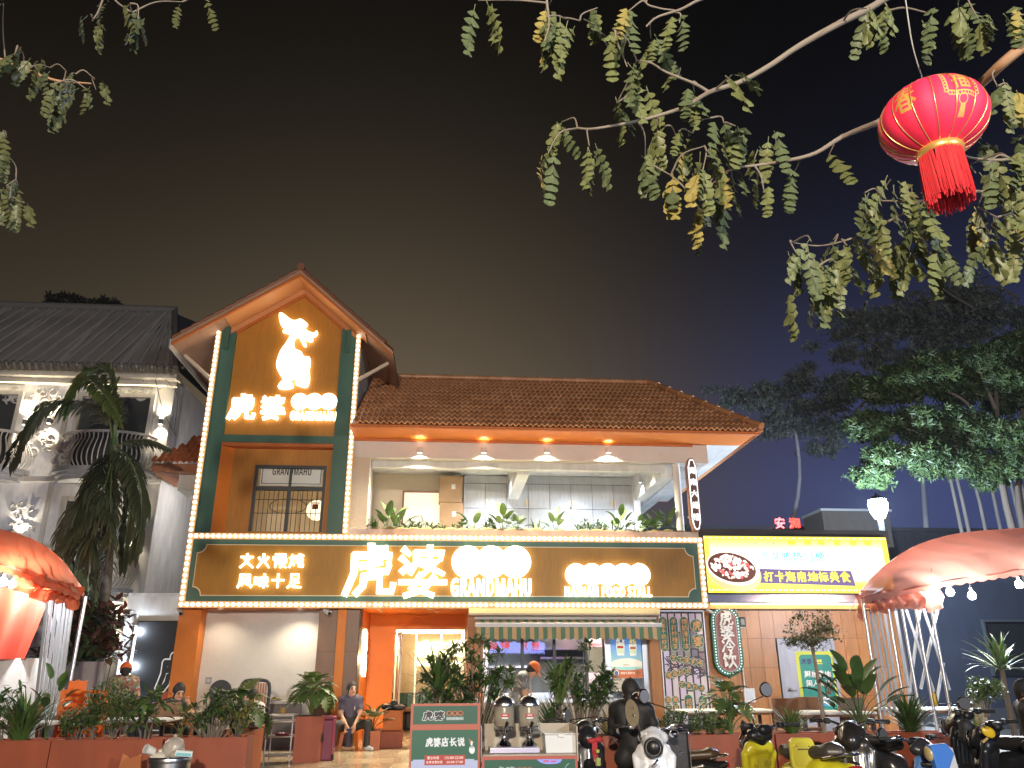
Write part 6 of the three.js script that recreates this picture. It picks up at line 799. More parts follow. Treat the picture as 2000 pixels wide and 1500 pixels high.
// tall square pot with split leaf plant by the path
{
  const p = thing('tall_pot', 'tall square orange red pot with dark lettering beside the path', 'pot', [-2.2, 0.1, 2.75]); const s = 0.2, h = 0.68;
  part(p, 'pot_body', prism([[-s, -s], [s, -s], [s, s], [-s, s]], h, 0.008).rotateX(-pi / 2), C.redSheet); part(p, 'soil', box(-s + 0.02, s - 0.02, h + 0.009, h + 0.014, -s + 0.02, s - 0.02), C.soil);
  const m = part(p, 'lettering', M([strokeSolid('虎', 0.13, 0.11, 0.003).translate(-0.13, 0, 0), strokeSolid('婆', 0.13, 0.11, 0.003).translate(0.01, 0, 0)]), C.dark); move(m, [s + 0.009, 0.3, 0], pi / 2);
  bigPlant('monstera_plant', 'bushy glossy split leaf plant in the tall square pot', [-2.2, 0.8, 2.75], { n: 38, h: 0.6, spread: 0.3, geos: G.mon, mats: [greens[1], greens[0], greens[3]], s: 0.8, lean: 1.75 });
  const b = thing('pink_bin', 'narrow purple pink bin behind the tall square pot', 'bin', [-1.93, 0.1, 2.5]); part(b, 'body', rbox(0.2, 0.62, 0.34, 0.02, 0, 0.31, 0), std([0.17, 0.015, 0.06], 0.4)); part(b, 'lid', rbox(0.22, 0.05, 0.36, 0.02, 0, 0.645, 0), std([0.17, 0.015, 0.06], 0.4)); part(b, 'wheel', rod(V(0.1, 0.05, 0.12), V(0.13, 0.05, 0.12), 0.05, 0.05, 14), C.rubber);
  const r = thing('steel_rack', 'small stainless steel rack with shelves beside the tall square pot', 'rack', [-2.62, 0.1, 2.95]); const w = 0.2, d = 0.2;
  for (const [x, z] of [[-w, d], [w, d], [-w, -d], [w, -d]]) part(r, 'leg', rod(V(x, 0, z), V(x, 0.72, z), 0.013), C.steel); for (const y of [0.12, 0.4, 0.62, 0.71]) part(r, 'shelf', rbox(2 * w + 0.04, 0.025, 2 * d + 0.04, 0.008, 0, y, 0), C.steel);
  const j = thing('glass_jug', 'glass jug of amber drink on top of the steel rack', 'jug', [-2.62, 0.825, 2.98]); part(j, 'glass', lathe([[0.001, 0.004], [0.05, 0.004], [0.055, 0.02], [0.05, 0.17], [0.054, 0.18]], 20), C.glass); part(j, 'drink', new THREE.CylinderGeometry(0.045, 0.048, 0.09, 20).translate(0, 0.055, 0), std([0.35, 0.2, 0.04], 0.2)); part(j, 'handle', tube([V(-0.05, 0.16, 0), V(-0.1, 0.14, 0), V(-0.095, 0.06, 0), V(-0.05, 0.04, 0)], 0.009, 0.009, 6), C.glass);
  const pl = thing('red_tray', 'small red tray on the middle shelf of the steel rack', 'tray', [-2.6, 0.514, 2.98]); part(pl, 'tray', lathe([[0.001, 0], [0.11, 0], [0.13, 0.03], [0.125, 0.032], [0.105, 0.008], [0.001, 0.008]], 24), std([0.3, 0.03, 0.025], 0.4)); part(pl, 'ice', M([ball(0.02, 0.02, 0.025, 0), ball(0.022, -0.03, 0.025, 0.02), ball(0.018, 0.0, 0.025, -0.04)]), C.paper);
}
// plants and baskets by the entrance
planter('low orange planter box beside the entrance wall', -1.5, -1.18, 0.42, 0.2, 1.0, orangeSheet, 0.1);
bigPlant('monstera_plant', 'dark split leaf plant in the low planter by the entrance', [-1.34, 0.36, 0.7], { n: 14, h: 0.45, spread: 0.3, geos: G.mon, mats: [greens[0], greens[2]], s: 0.62, lean: 1.2 });
{
  const t = thing('crate_stack', 'orange crates topped with black bags beside the glass door', 'crate', [-1.0, 0.1, 0.35]); part(t, 'crate', rbox(0.42, 0.3, 0.4, 0.015, 0, 0.15, 0), C.redSheet); part(t, 'crate', rbox(0.36, 0.36, 0.34, 0.015, 0.02, 0.485, 0), C.orangeDeep); part(t, 'bags', M([ball(0.13, -0.08, 0.72, 0, 1.1, 0.6, 1), ball(0.12, 0.12, 0.71, 0.04, 1.1, 0.55, 1), ball(0.08, 0.02, 0.78, 0)]), C.black);
}
// plants in front of the drinks window
rosettes('frangipani_plant', 'tall bushy rosette leaved plant left of the drinks window', inBox(930), { pts: [[-0.55, 0.75, 0], [-0.42, 0.95, 0.05], [-0.3, 0.8, 0], [-0.2, 1.08, 0], [-0.08, 0.9, 0.08], [0.05, 1.2, 0], [0.16, 0.95, -0.05], [0.28, 1.02, 0], [-0.48, 0.55, 0.1], [-0.2, 0.62, 0.1], [0.12, 0.68, 0.1], [0.3, 0.8, 0.05], [-0.35, 1.05, -0.1], [-0.05, 0.72, -0.05], [0.38, 0.66, 0.06], [-0.6, 0.9, -0.05], [-0.12, 0.48, 0.1], [0.22, 0.5, 0.1]], len: 0.62, per: 25, more: 4, ms: [greens[0], greens[2], greens[1], greens[0]], stemR: 0.008 });
rosettes('frangipani_plant', 'bushy rosette leaved plant in front of the drinks poster', inBox(1138), { pts: [[-0.3, 0.78, 0], [-0.15, 0.9, 0.05], [0, 0.72, 0], [0.1, 0.86, 0], [0.22, 0.68, 0.08], [0.3, 0.8, -0.03], [-0.35, 0.6, 0.05], [0.16, 0.55, 0.08], [0.05, 1.08, -0.02], [0.28, 0.58, 0.1], [-0.1, 0.58, 0.1], [0.34, 0.7, 0]], len: 0.58, per: 25, more: 4, ms: [greens[0], greens[2], greens[1]], stemR: 0.008 });
tuft('dracaena_plant', 'spiky dragon plant in front of the glass door', inBox(852, 6.4), { n: 64, s: 1.15, tilt: 1.75, geos: G.sword, ms: [greens[2], greens[0]], trunk: 0.55 });
tuft('pandan_plant', 'upright sword leaved plant behind the right drink dispenser', inBox(1093), { n: 40, s: 1.15, tilt: 0.6, geos: G.sword, ms: [greens[1], greens[3], greens[0]], trunk: 0.4 });
tuft('grass_plant', 'wide clump of dark arching grass behind the drink dispensers', inBox(1080, 6.36), { n: 150, s: 0.95, tilt: 1.5, geos: G.strapL, ms: [greens[2], greens[0]] }); tuft('grass_plant', 'clump of arching grass behind the left drink dispenser', inBox(940, 6.36), { n: 110, s: 0.8, tilt: 1.3, geos: G.strapL, ms: [greens[2], greens[0]] });
tuft('dry_grass', 'pale feathery dry grass beside the woman in the black cap', inBox(1190, 6.5, 0.62), { n: 150, s: 0.75, tilt: 1.2, geos: G.strapL, ms: [leafy([0.42, 0.34, 0.18]), leafy([0.32, 0.27, 0.13])] });
shrub('leafy_bush', 'low bush of small leaves behind the black top box', inBox(1330), { n: 1500, w: 0.75, h: 0.3, base: 0.04, s: 0.8, ms: [greens[2], greens[0]] }); shrub('leafy_bush', 'low bush of small leaves left of the yellow scooter', inBox(1400), { n: 900, w: 0.5, h: 0.24, base: 0.04, s: 0.8, ms: [greens[2], greens[0]] });
bigPlant('monstera_plant', 'bright green split leaf climber below the oval sign', inBox(1428), { n: 22, h: 0.68, spread: 0.24, geos: G.mon, mats: [greens[1], greens[3], greens[0]], s: 0.75, lean: 1.75 });
tuft('grass_plant', 'clump of arching green grass behind the yellow scooter', inBox(1548), { n: 130, s: 0.75, tilt: 1.1, geos: G.strapL, ms: [greens[1], greens[0], greens[3]] });
bigPlant('bird_of_paradise_plant', 'large paddle leaved plant in front of the right end of the wood wall', inBox(1685), { n: 22, h: 0.74, spread: 0.42, geos: G.paddle, mats: [greens[2], greens[0]], s: 0.78, lean: 0.8 });
tuft('grass_plant', 'dense dark green grass clump under the right tent legs', inBox(1782), { n: 230, s: 0.95, tilt: 0.95, geos: G.strapL, ms: [greens[2], greens[0], greens[2]] });
shrub('leafy_bush', 'bright green bush beside the dark scooter at the right', P(1930, 1400, 5.2).toArray(), { n: 700, w: 0.5, h: 0.4, leaf: G.mid, ms: paleGreens, s: 0.8 });
tuft('yucca_plant', 'tall yucca with white edged sword leaves at the right edge', [P(1985, 1440, 4.6).x, 0.1, 4.6], { n: 60, s: 1.2, tilt: 1.6, geos: G.sword, ms: [paleGreens[0], paleGreens[1], greens[0]], trunk: 1.35 });
tuft('yellow_grass', 'yellow green grass tuft between the two dark scooters', [P(1908, 1430, 5.6).x, 0.55, 5.6], { n: 60, s: 0.55, tilt: 1.1, geos: G.strapL, ms: [leafy([0.22, 0.24, 0.05]), greens[3]] });
for (const [px, py, i] of [[1882, 1378, 0], [1908, 1362, 1]]) { const p = P(px, py, 4.4), b = thing('bamboo_pot', (i ? 'right' : 'left') + ' pale bamboo section holding a leafy sprig near the right edge', 'pot', [p.x, 0.1, 4.4]); part(b, 'tube', lathe([[0.001, 0], [0.09, 0], [0.09, p.y - 0.1], [0.078, p.y - 0.1], [0.075, p.y - 0.2], [0.001, p.y - 0.2]], 16), std([0.45, 0.37, 0.24], 0.6, 0, { map: woodT })); part(b, 'ring', new THREE.TorusGeometry(0.091, 0.006, 6, 20).rotateX(pi / 2).translate(0, (p.y - 0.1) * 0.6, 0), C.wood); shrub('leafy_sprig', 'leafy sprig in the ' + (i ? 'right' : 'left') + ' bamboo section near the right edge', [p.x, p.y - 0.05, 4.4], { n: 60, w: 0.22, h: 0.14, base: 0.02, leaf: G.mid, ms: paleGreens, s: 0.8, stems: 3, clumps: 4 }); }
{ // slender little tree with a tuft of fine leaves
  const p0 = inBox(1612), t = plantThing('standard_tree', 'slim bare stemmed little tree with a round airy crown in front of the grey door', p0), lists = [[], []], e = new THREE.Euler(), mt = new THREE.Matrix4(), qn = new THREE.Quaternion(); t.rotation.y = 0; t.userData.category = 'tree'; const H = 1.42;
  part(t, 'trunk', tube([V(0, 0, 0), V(0.01, H * 0.5, 0), V(-0.02, H * 0.8, 0)], 0.032, 0.022, 8), std([0.28, 0.22, 0.16], 0.9, 0, { map: grimeT })); const tw = [];
  for (let i = 0; i < 34; i++) { const a = i * 2.4, r = 0.34 * Math.sqrt(rnd()), c = V(Math.cos(a) * r, H * 0.84 + rr(-0.12, 0.34) * (1.1 - r * 1.3), Math.sin(a) * r); tw.push(tube([V(-0.02, H * 0.76, 0), V(c.x * 0.5, H * 0.83, c.z * 0.5), c], 0.006, 0.002, 4)); for (let k = 0; k < 46; k++) { const q = c.clone().add(V(rr(-1, 1), rr(-0.6, 0.6), rr(-1, 1)).multiplyScalar(0.1)); e.set(rr(0.4, 2.2), rr(0, 6.28), 0, 'YXZ'); mt.compose(q, qn.setFromEuler(e), V(1, 1, 1).multiplyScalar(rr(0.65, 1.1))); lists[k % 2].push(G.small.clone().applyMatrix4(mt)); } }
  part(t, 'twigs', M(tw), C.twig); lists.forEach((l, i) => { part(t, 'crown', M(l), [leafy([0.17, 0.19, 0.075]), leafy([0.12, 0.145, 0.06])][i]).userData.kind = 'stuff'; });
  const low = rosettes('leafy_sprig', 'dark leafy sprig halfway up the slim little tree', [p0[0] + 0.1, p0[1] + 0.5, p0[2] + 0.02], { pts: [[0.04, 0.12, 0], [-0.05, 0.2, 0.02], [0.12, 0.18, 0]], len: 0.5, per: 12, ms: [greens[2], redLeaf] });
}
shrub('leafy_bush', 'dark red and green bush at the foot of the white house', [P(150, 1260, 1.45).x, 0.1, 1.45], { n: 1100, w: 1.1, h: 2.3, base: 0.6, leaf: blade(0.26, 0.11, 0.8, 4, 0.2), ms: [greens[2], greens[2], redLeaf], stems: 8, clumps: 14 }); shrub('leafy_bush', 'reddish leaved bush beside the grey wall left of the black banner', [P(216, 1240, 1.4).x, 0.1, 1.4], { n: 280, w: 0.7, h: 2.0, base: 0.9, leaf: blade(0.22, 0.08, 0.8, 4, 0.2), ms: [redLeaf, leafy([0.08, 0.05, 0.02])], stems: 6 });
// planting on the balcony parapet
[[732, 'thin leaved'], [757, 'broad leaved'], [778, 'tall broad leaved'], [800, 'dark bushy'], [826, 'small bushy'], [851, 'loose leaved'], [903, 'dense dark'], [924, 'single leaf tall'], [956, 'spreading dark'], [981, 'tall paddle leaved'], [1006, 'split leaved'], [1047, 'pale upright'], [1085, 'low paddle leaved'], [1143, 'upright bushy'], [1168, 'low spreading'], [1190, 'loose tall'], [1212, 'large paddle leaved'], [1250, 'round split leaved'], [1278, 'low split leaved'], [1304, 'blue green paddle leaved'], [1328, 'small dark']].forEach(([px, k], i) => {
  const p = P(px, 1032, -0.32), pos = [p.x, 4.2, -0.32 + rr(-0.1, 0.1)], label = k + ' plant on the balcony edge, number ' + (i + 1) + ' from the left', g = 'plants along the balcony edge';
  if (/paddle|broad|single/.test(k)) bigPlant('balcony_plant', label, pos, { n: /single/.test(k) ? 4 : 9, h: 0.56, spread: 0.24, geos: G.paddle, mats: [greens[2], greens[0]], s: 0.68, lean: 0.8, group: g }); else if (/split/.test(k)) bigPlant('balcony_plant', label, pos, { n: 9, h: 0.5, spread: 0.26, geos: G.mon, mats: [greens[0], greens[2]], s: 0.75, lean: 1.1, group: g }); else if (/thin|pale/.test(k)) tuft('balcony_plant', label, pos, { n: 30, s: 0.95, tilt: 0.8, geos: G.sword, ms: [greens[2], greens[0]], group: g }); else rosettes('balcony_plant', label, pos, { pts: [[-0.1, 0.28, 0], [0.06, 0.34, 0.03], [0.12, 0.22, 0.05], [-0.04, 0.2, 0.06], [0, 0.42, 0]].slice(0, /loose/.test(k) ? 3 : 5), len: 0.7, per: 13, more: 2, ms: [greens[2], greens[0]], geo: G.lance, group: g });
});
{ const t = solo('moss_bed', 'lumpy strip of soil and moss along the balcony edge', 'soil', M([...Array(26).keys()].map((i) => ball(0.16, -1.55 + i * 0.268, 4.33, -0.03, 1.1, 0.42 + 0.3 * hash(i, 2, 1), 0.55, 6))), std([0.16, 0.12, 0.05], 1, 0, { map: asphaltT })); t.userData.kind = 'stuff'; }
// ---------- tents ----------
function tent(name, label, arcTop, arcLow, zt, zl, folds, legsPx, side, fabric) {
  const t = thing(name, label, 'tent'), N = 90, cT = new THREE.CatmullRomCurve3(arcTop.map((p) => P(p[0], p[1], zt))), cL = new THREE.CatmullRomCurve3(arcLow.map((p) => P(p[0], p[1], zl)));
  const g = []; for (let i = 0; i <= 14; i++) { const v = i / 14, row = []; for (let j = 0; j <= N; j++) { const u = j / N, p = cT.getPoint(u).lerp(cL.getPoint(u), v); p.z += 0.14 * Math.sin(v * pi) + 0.045 * Math.sin(u * 33 + v * 6 + Math.sin(u * 9) * 2) * (0.25 + v) + 0.03 * Math.sin(u * 71 - v * 11 + Math.sin(v * 7)); p.y += 0.02 * Math.sin(u * 23 + v * 7) * v; row.push(p); } g.push(row); } part(t, 'front_canopy', quadSheet(g), fabric);
  const sc = [[], [], []]; const NS = 160; for (let j = 0; j <= NS; j++) { const p = cL.getPoint(j / NS); p.z += 0.004; sc[0].push(p.clone()); sc[1].push(p.clone().add(V(0, -0.045, 0.01))); sc[2].push(p.clone().add(V(0, -0.075 - 0.028 * Math.abs(Math.sin((j / NS) * 26 * pi)), 0.012 + 0.01 * Math.sin(j * 0.5)))); } part(t, 'valance', quadSheet(sc), fabric);
  const back = []; for (let i = 0; i <= 6; i++) { const row = []; for (let j = 0; j <= N; j++) { const p = cT.getPoint(j / N); p.z -= i * 0.1; p.y -= i * 0.06; row.push(p); } back.push(row); } part(t, 'roof_sheet', quadSheet(back), fabric);
  // gathered folds under the roof at the leg side
  const fg = []; folds.forEach(([px, py, h, w], i) => { const a = P(px, py, zl - 0.15), gg = []; for (let k = 0; k <= 6; k++) { const row = []; for (let j = 0; j <= 10; j++) { const u = j / 10; row.push(V(a.x + (u - 0.5) * w, a.y + 0.1 - (k / 6) * h * (1 - 0.5 * Math.abs(u - 0.5)), a.z - i * 0.02 + 0.09 * Math.sin(u * 9 + i * 1.7) * (k / 6) + 0.05 * Math.sin(k * 1.3 + i))); } gg.push(row); } fg.push(quadSheet(gg)); }); fg.forEach((x) => part(t, 'gathered_fold', x, fabric));
  // legs and crossed scissor bars
  const zz = zl - 0.1; legsPx.posts.forEach(([x0, y0, x1]) => { const a = P(x0, y0, zz), b = P(x1, 1380, zz); part(t, 'leg', rod(V(b.x, 0.1, zz), V(b.x, a.y, zz), 0.028, 0.028, 10), C.steel); });
  legsPx.bars.forEach(([x0, y0, x1, y1], i) => part(t, 'scissor_bar', (() => { const a = P(x0, y0, zz - 0.25 - i * 0.055), b = P(x1, y1, zz - 0.25 - i * 0.055), d = b.clone().sub(a), L = d.length(); return box(-0.022, 0.022, -0.05, L + 0.05, -0.012, 0.012).applyQuaternion(new THREE.Quaternion().setFromUnitVectors(V(0, 1, 0), d.normalize())).translate(a.x, a.y, a.z); })(), C.alu));
  return t;
}
const lampPaledCloth = std([0.62, 0.27, 0.20], 0.55, 0, { phys: 1, transmission: 0.4, thickness: 0, map: clothT }), tentCloth = std([0.66, 0.165, 0.07], 0.55, 0, { phys: 1, transmission: 0.45, thickness: 0, map: clothT });  // right tent cloth paled: bluish lamp light put into its colour
tent('push_tent', 'orange red folding canopy tent at the left edge', [[-330, 1120], [-180, 1050], [-20, 1032], [60, 1052], [115, 1088], [157, 1142]], [[-330, 1180], [-200, 1125], [-40, 1098], [30, 1112], [100, 1138], [158, 1160]], 3.1, 4.2, [[60, 1135, 0.3, 0.5], [95, 1148, 0.34, 0.45], [118, 1152, 0.32, 0.36], [140, 1158, 0.36, 0.3]],
  { posts: [[152, 1165, 128]], bars: [[92, 1180, 68, 1390], [101, 1178, 75, 1392], [110, 1180, 84, 1390], [119, 1178, 92, 1392], [127, 1178, 98, 1390], [135, 1178, 106, 1392], [142, 1178, 113, 1390], [96, 1180, 118, 1388], [112, 1178, 124, 1388]] }, 1, tentCloth);
tent('push_tent', 'orange red folding canopy tent with hanging bulbs at the right edge', [[1683, 1150], [1722, 1110], [1780, 1070], [1850, 1046], [1950, 1034], [2100, 1030], [2330, 1060], [2500, 1130]], [[1682, 1168], [1760, 1152], [1850, 1135], [1930, 1122], [2010, 1112], [2150, 1104], [2330, 1120], [2500, 1180]], 3.1, 4.2, [[1700, 1165, 0.38, 0.34], [1726, 1168, 0.36, 0.42], [1758, 1163, 0.34, 0.5], [1792, 1160, 0.40, 0.5], [1822, 1158, 0.42, 0.44], [1686, 1172, 0.46, 0.16]],
  { posts: [[1688, 1170, 1717], [1832, 1195, 1855], [1742, 1190, 1767], [1764, 1190, 1795], [1798, 1190, 1823]], bars: [[1700, 1200, 1728, 1392], [1708, 1200, 1738, 1392], [1718, 1200, 1748, 1390], [1728, 1200, 1757, 1390], [1750, 1200, 1780, 1388], [1772, 1198, 1822, 1345], [1806, 1196, 1853, 1342], [1830, 1196, 1800, 1340], [1796, 1196, 1778, 1345], [1842, 1300, 1826, 1390]] }, -1, lampPaledCloth);
{
  const c = P(0, 1160, 3.4), g = []; for (let i = 0; i <= 12; i++) { const row = []; for (let j = 0; j <= 14; j++) { const u = j / 14, v = i / 12, top = P(-60 + u * 160, 1140 + u * 12, 3.4), bot = P(-80 + u * 130, 1288, 3.4), p = top.lerp(bot, v); p.z += 0.12 * Math.sin(u * 12 + v) * (0.4 + v * 0.6); row.push(p); } g.push(row); } 
  const t = thing('tent_curtain', 'red side curtain hanging under the left tent', 'curtain'); part(t, 'cloth', quadSheet(g), std([0.46, 0.05, 0.022], 0.6, 0, { map: clothT })); part(t, 'rail', rod(P(-60, 1138, 3.4), P(104, 1152, 3.4), 0.02), C.steel);
  const w = thing('white_screen_panel', 'pale panel standing below the red curtain under the left tent', 'panel'); const a = P(-40, 1286, 3.3), b = P(76, 1390, 3.3); part(w, 'sheet', box(a.x, b.x, 0.1, a.y, 3.27, 3.3), C.white); part(w, 'foot', box(a.x + 0.1, b.x - 0.02, 0.1, 0.14, 3.15, 3.42), C.alu);
}
[[6, 1133, 3.9, 'left bulb under the left tent'], [27, 1137, 3.9, 'right bulb under the left tent'], [1828, 1157, 4.0, 'first hanging bulb from the left under the right tent'], [1855, 1153, 3.7, 'second hanging bulb from the left under the right tent'], [1898, 1160, 3.9, 'third hanging bulb from the left under the right tent'], [1990, 1138, 3.8, 'rightmost hanging bulb under the right tent']].forEach(([px, py, z, l], i) => { const p = P(px, py, z), t = thing('hanging_bulb', 'bare white ' + l, 'lamp', p.toArray(), 0, 'bare bulbs under the tents'); part(t, 'bulb', lathe([[0.001, -0.1], [0.045, -0.09], [0.068, -0.04], [0.06, 0.005], [0.03, 0.04], [0.02, 0.05]], 16), glow([0.88, 0.93, 1], 14)); part(t, 'socket', rod(V(0, 0.05, 0), V(0, 0.1, 0), 0.022), C.white); part(t, 'wire', rod(V(0, 0.1, 0), V(0, 0.42, 0), 0.005), C.black); const k = new THREE.PointLight(new THREE.Color(0.9, 0.95, 1), i < 2 ? 7 : 9); k.position.copy(p).add(V(0, -0.02, 0)); k.shadow.radius = 2.4; scene.add(k); });
// ---------- furniture on the terrace ----------
const woodTop = std([0.5, 0.36, 0.22], 0.35, 0, { map: woodT });
function table(label, x, z, w, d, top = C.paper) { const t = thing('dining_table', label, 'table', [x, 0.1, z], 0, 'dining tables on the terrace'); part(t, 'tabletop', rbox(w, 0.035, d, 0.012, 0, 0.74, 0), top); part(t, 'edge', M([box(-w / 2, w / 2, 0.69, 0.722, d / 2 - 0.03, d / 2 - 0.005), box(-w / 2, w / 2, 0.69, 0.722, -d / 2 + 0.005, -d / 2 + 0.03)]), C.woodDark); for (const a of [-1, 1]) for (const b of [-1, 1]) part(t, 'leg', box(a * (w / 2 - 0.06) - 0.025, a * (w / 2 - 0.06) + 0.025, 0, 0.69, b * (d / 2 - 0.06) - 0.025, b * (d / 2 - 0.06) + 0.025), C.dark); return t; }
const tx = (px, z) => P(px, 1420, z).x;
table('white topped table at the far left behind the planters', tx(35, 5.2), 5.2, 1.1, 0.7, C.paper); table('white topped table in front of the person in the flowered shirt', tx(255, 4.6), 4.6, 1.2, 0.75, C.paper); table('brown table in front of the woman in the black hat', tx(335, 2.6), 2.6, 1.1, 0.7, woodTop); table('brown table beside the person with the dark hair knot', tx(440, 2.6), 2.6, 0.9, 0.7, woodTop);
table('white topped table under the menu board', tx(1420, 3.4), 3.4, 1.5, 0.75, C.paper); table('white topped table in front of the grey door', tx(1622, 4.2), 4.2, 1.2, 0.75, C.paper); table('pale topped table under the right tent', tx(1812, 3.4), 3.4, 1.4, 0.75, C.paper);
for (const [px, z, l] of [[60, 4.2, 'at the far left table'], [215, 3.8, 'behind the fine leaved shrub'], [325, 3.7, 'in front of the woman in the black hat'], [1530, 4.0, 'near the yellow scooter'], [1570, 3.4, 'left of the slim little tree'], [1660, 3.9, 'behind the paddle leaved plant']]) { const t = thing('wood_chair', 'dark brown wooden chair ' + l, 'chair', [tx(px, z), 0.1, z], rr(-0.2, 0.2), 'brown chairs on the terrace'); part(t, 'seat', rbox(0.42, 0.05, 0.42, 0.015, 0, 0.46, 0), C.woodDark); part(t, 'backrest', rbox(0.42, 0.34, 0.035, 0.012, 0, 0.78, 0.2), C.woodDark); for (const a of [-1, 1]) for (const b of [-1, 1]) part(t, 'leg', box(a * 0.18 - 0.02, a * 0.18 + 0.02, 0, b > 0 ? 0.62 : 0.44, b * 0.18 - 0.02, b * 0.18 + 0.02), C.woodDark); }
{ // folded stack of slotted orange plastic stools
  const om = std([0.72, 0.16, 0.02], 0.4); for (const [i, px, py, tilt, l] of [[0, 160, 1385, -0.12, 'tilted slotted orange plastic crate chair behind the left planter'], [1, 148, 1362, 0.1, 'upright orange plastic chair back sticking up behind the slotted one']]) { const p = P(px, py, 4.9 - i * 0.3), t = thing('orange_chair', l, 'chair', [p.x, 0.1, p.z], tilt, 'orange plastic chairs'); if (!i) { const w = 0.33, h = p.y - 0.1 + 0.25; for (let k = 0; k < 7; k++) part(t, 'slat', box(-w, w, h - 0.05 - k * 0.085, h - k * 0.085 - 0.01, -0.02, 0.02), om); for (const x of [-w, -0.02 + 0.15, w - 0.04]) part(t, 'post', box(x, x + 0.05, 0, h, -0.03, 0.03), om); part(t, 'seat', rbox(0.62, 0.05, 0.5, 0.015, 0, 0.45, 0.25), om); for (const x of [-0.26, 0.26]) part(t, 'leg', rod(V(x, 0, 0.46), V(x * 0.9, 0.44, 0.42), 0.03), om); } else { const h = p.y - 0.1 + 0.22; part(t, 'backrest', prism([[-0.15, 0.4], [0.15, 0.4], [0.11, h], [0.06, h - 0.02], [0, h + 0.01], [-0.06, h - 0.02], [-0.11, h]], 0.035, 0.006), om); part(t, 'seat', rbox(0.42, 0.05, 0.42, 0.015, 0, 0.44, 0.2), om); for (const x of [-0.17, 0.17]) for (const z of [0.02, 0.38]) part(t, 'leg', rod(V(x * 1.1, 0, z), V(x, 0.43, z), 0.026), om); } } 
  const b = thing('orange_board', 'orange notched board leaning on the planter beside the steel bin', 'board', [P(252, 1490, 7.0).x, 0, 7.0]); part(b, 'board', prism([[-0.16, 0], [0.16, 0], [0.13, 0.60], [0.02, 0.56], [-0.07, 0.61]], 0.03, 0.005), std([0.46, 0.15, 0.05], 0.5)); part(b, 'brace', box(-0.02, 0.02, 0, 0.5, -0.06, -0.006), C.woodDark);
}
{ // grey counter and things on it in front of the white wall
  const z = 0.55, a = P(478, 1370, z), b = P(592, 1370, z), t = thing('grey_counter', 'dark grey counter in front of the white ground floor wall', 'counter'); part(t, 'counter_top', box(a.x, b.x, a.y - 0.05, a.y, z - 0.5, z), std([0.4, 0.38, 0.37], 0.4)); part(t, 'front_panel', box(a.x + 0.03, b.x - 0.03, 0.1, a.y - 0.052, z - 0.08, z - 0.04), std([0.10, 0.09, 0.095], 0.6)); part(t, 'side_panel', box(a.x + 0.03, a.x + 0.06, 0.1, a.y - 0.052, z - 0.48, z - 0.082), C.grey);
  const f = thing('picture_frame', 'small pale picture frame standing on the grey counter', 'picture frame', [P(569, 1365, z - 0.2).x, a.y, z - 0.25]); part(f, 'frame', box(-0.12, 0.12, 0, 0.2, -0.01, 0.01), std([0.55, 0.48, 0.36], 0.5)); part(f, 'picture', box(-0.1, 0.1, 0.02, 0.18, 0.0105, 0.014), std([0.42, 0.38, 0.3], 0.6));
  const pl = thing('plate', 'white plate with a yellow fruit on the grey counter', 'plate', [P(538, 1366, z - 0.2).x, a.y, z - 0.2]); part(pl, 'dish', lathe([[0.001, 0.004], [0.09, 0.004], [0.13, 0.025], [0.128, 0.03], [0.088, 0.012], [0.001, 0.012]], 24), C.paper); part(pl, 'fruit', M([tube([V(-0.08, 0.03, 0), V(0, 0.05, 0.02), V(0.09, 0.04, 0)], 0.02, 0.012, 8), ball(0.025, -0.03, 0.04, 0.04)]), std([0.5, 0.33, 0.04], 0.5));
  const ch = thing('bamboo_chair', 'brown cane backed chair behind the person with the dark hair knot', 'chair', [P(497, 1360, 1.3).x, 0.1, 1.3], 0.15); const hy = P(497, 1331, 1.3).y - 0.1; part(ch, 'frame', M([tube([V(-0.24, 0.45, 0), V(-0.24, hy - 0.06, 0), V(-0.2, hy, 0), V(0.2, hy, 0), V(0.24, hy - 0.06, 0), V(0.24, 0.45, 0)], 0.03, 0.03, 8, 40)]), C.dark); for (let i = 0; i < 9; i++) part(ch, 'slat', box(-0.2 + i * 0.046, -0.162 + i * 0.046, 0.5, hy - 0.03, -0.012, 0.012), C.wood); part(ch, 'seat', rbox(0.5, 0.06, 0.46, 0.02, 0, 0.46, 0.23), C.woodDark); for (const x of [-0.2, 0.2]) for (const zz of [0.02, 0.42]) part(ch, 'leg', rod(V(x, 0, zz), V(x, 0.44, zz), 0.018), C.dark);
  const rc = thing('round_back_chair', 'black round backed chair in front of the white wall', 'chair', [P(431, 1345, 0.6).x, 0.1, 0.6]); const ry = P(431, 1329, 0.6).y - 0.1; part(rc, 'backrest', new THREE.CylinderGeometry(0.21, 0.21, 0.04, 32).rotateX(pi / 2).translate(0, ry - 0.2, 0), C.dark); part(rc, 'seat', new THREE.CylinderGeometry(0.22, 0.22, 0.05, 32).translate(0, 0.46, 0.22), C.dark); for (const x of [-0.15, 0.15]) { part(rc, 'leg', rod(V(x, 0, 0.38), V(x, 0.44, 0.34), 0.014), C.black); part(rc, 'leg', rod(V(x, 0, 0.02), V(x, ry - 0.25, 0.02), 0.014), C.black); }
  const sw = P(407, 1329, -0.38); const s = thing('wall_switch', 'small dark switch plate on the white ground floor wall', 'switch', [sw.x, sw.y, -0.398]); part(s, 'plate', rbox(0.12, 0.13, 0.02, 0.006, 0, 0, 0.01), C.grey); part(s, 'rocker', box(-0.03, 0.03, -0.03, 0.03, 0.021, 0.027), C.alu);
}
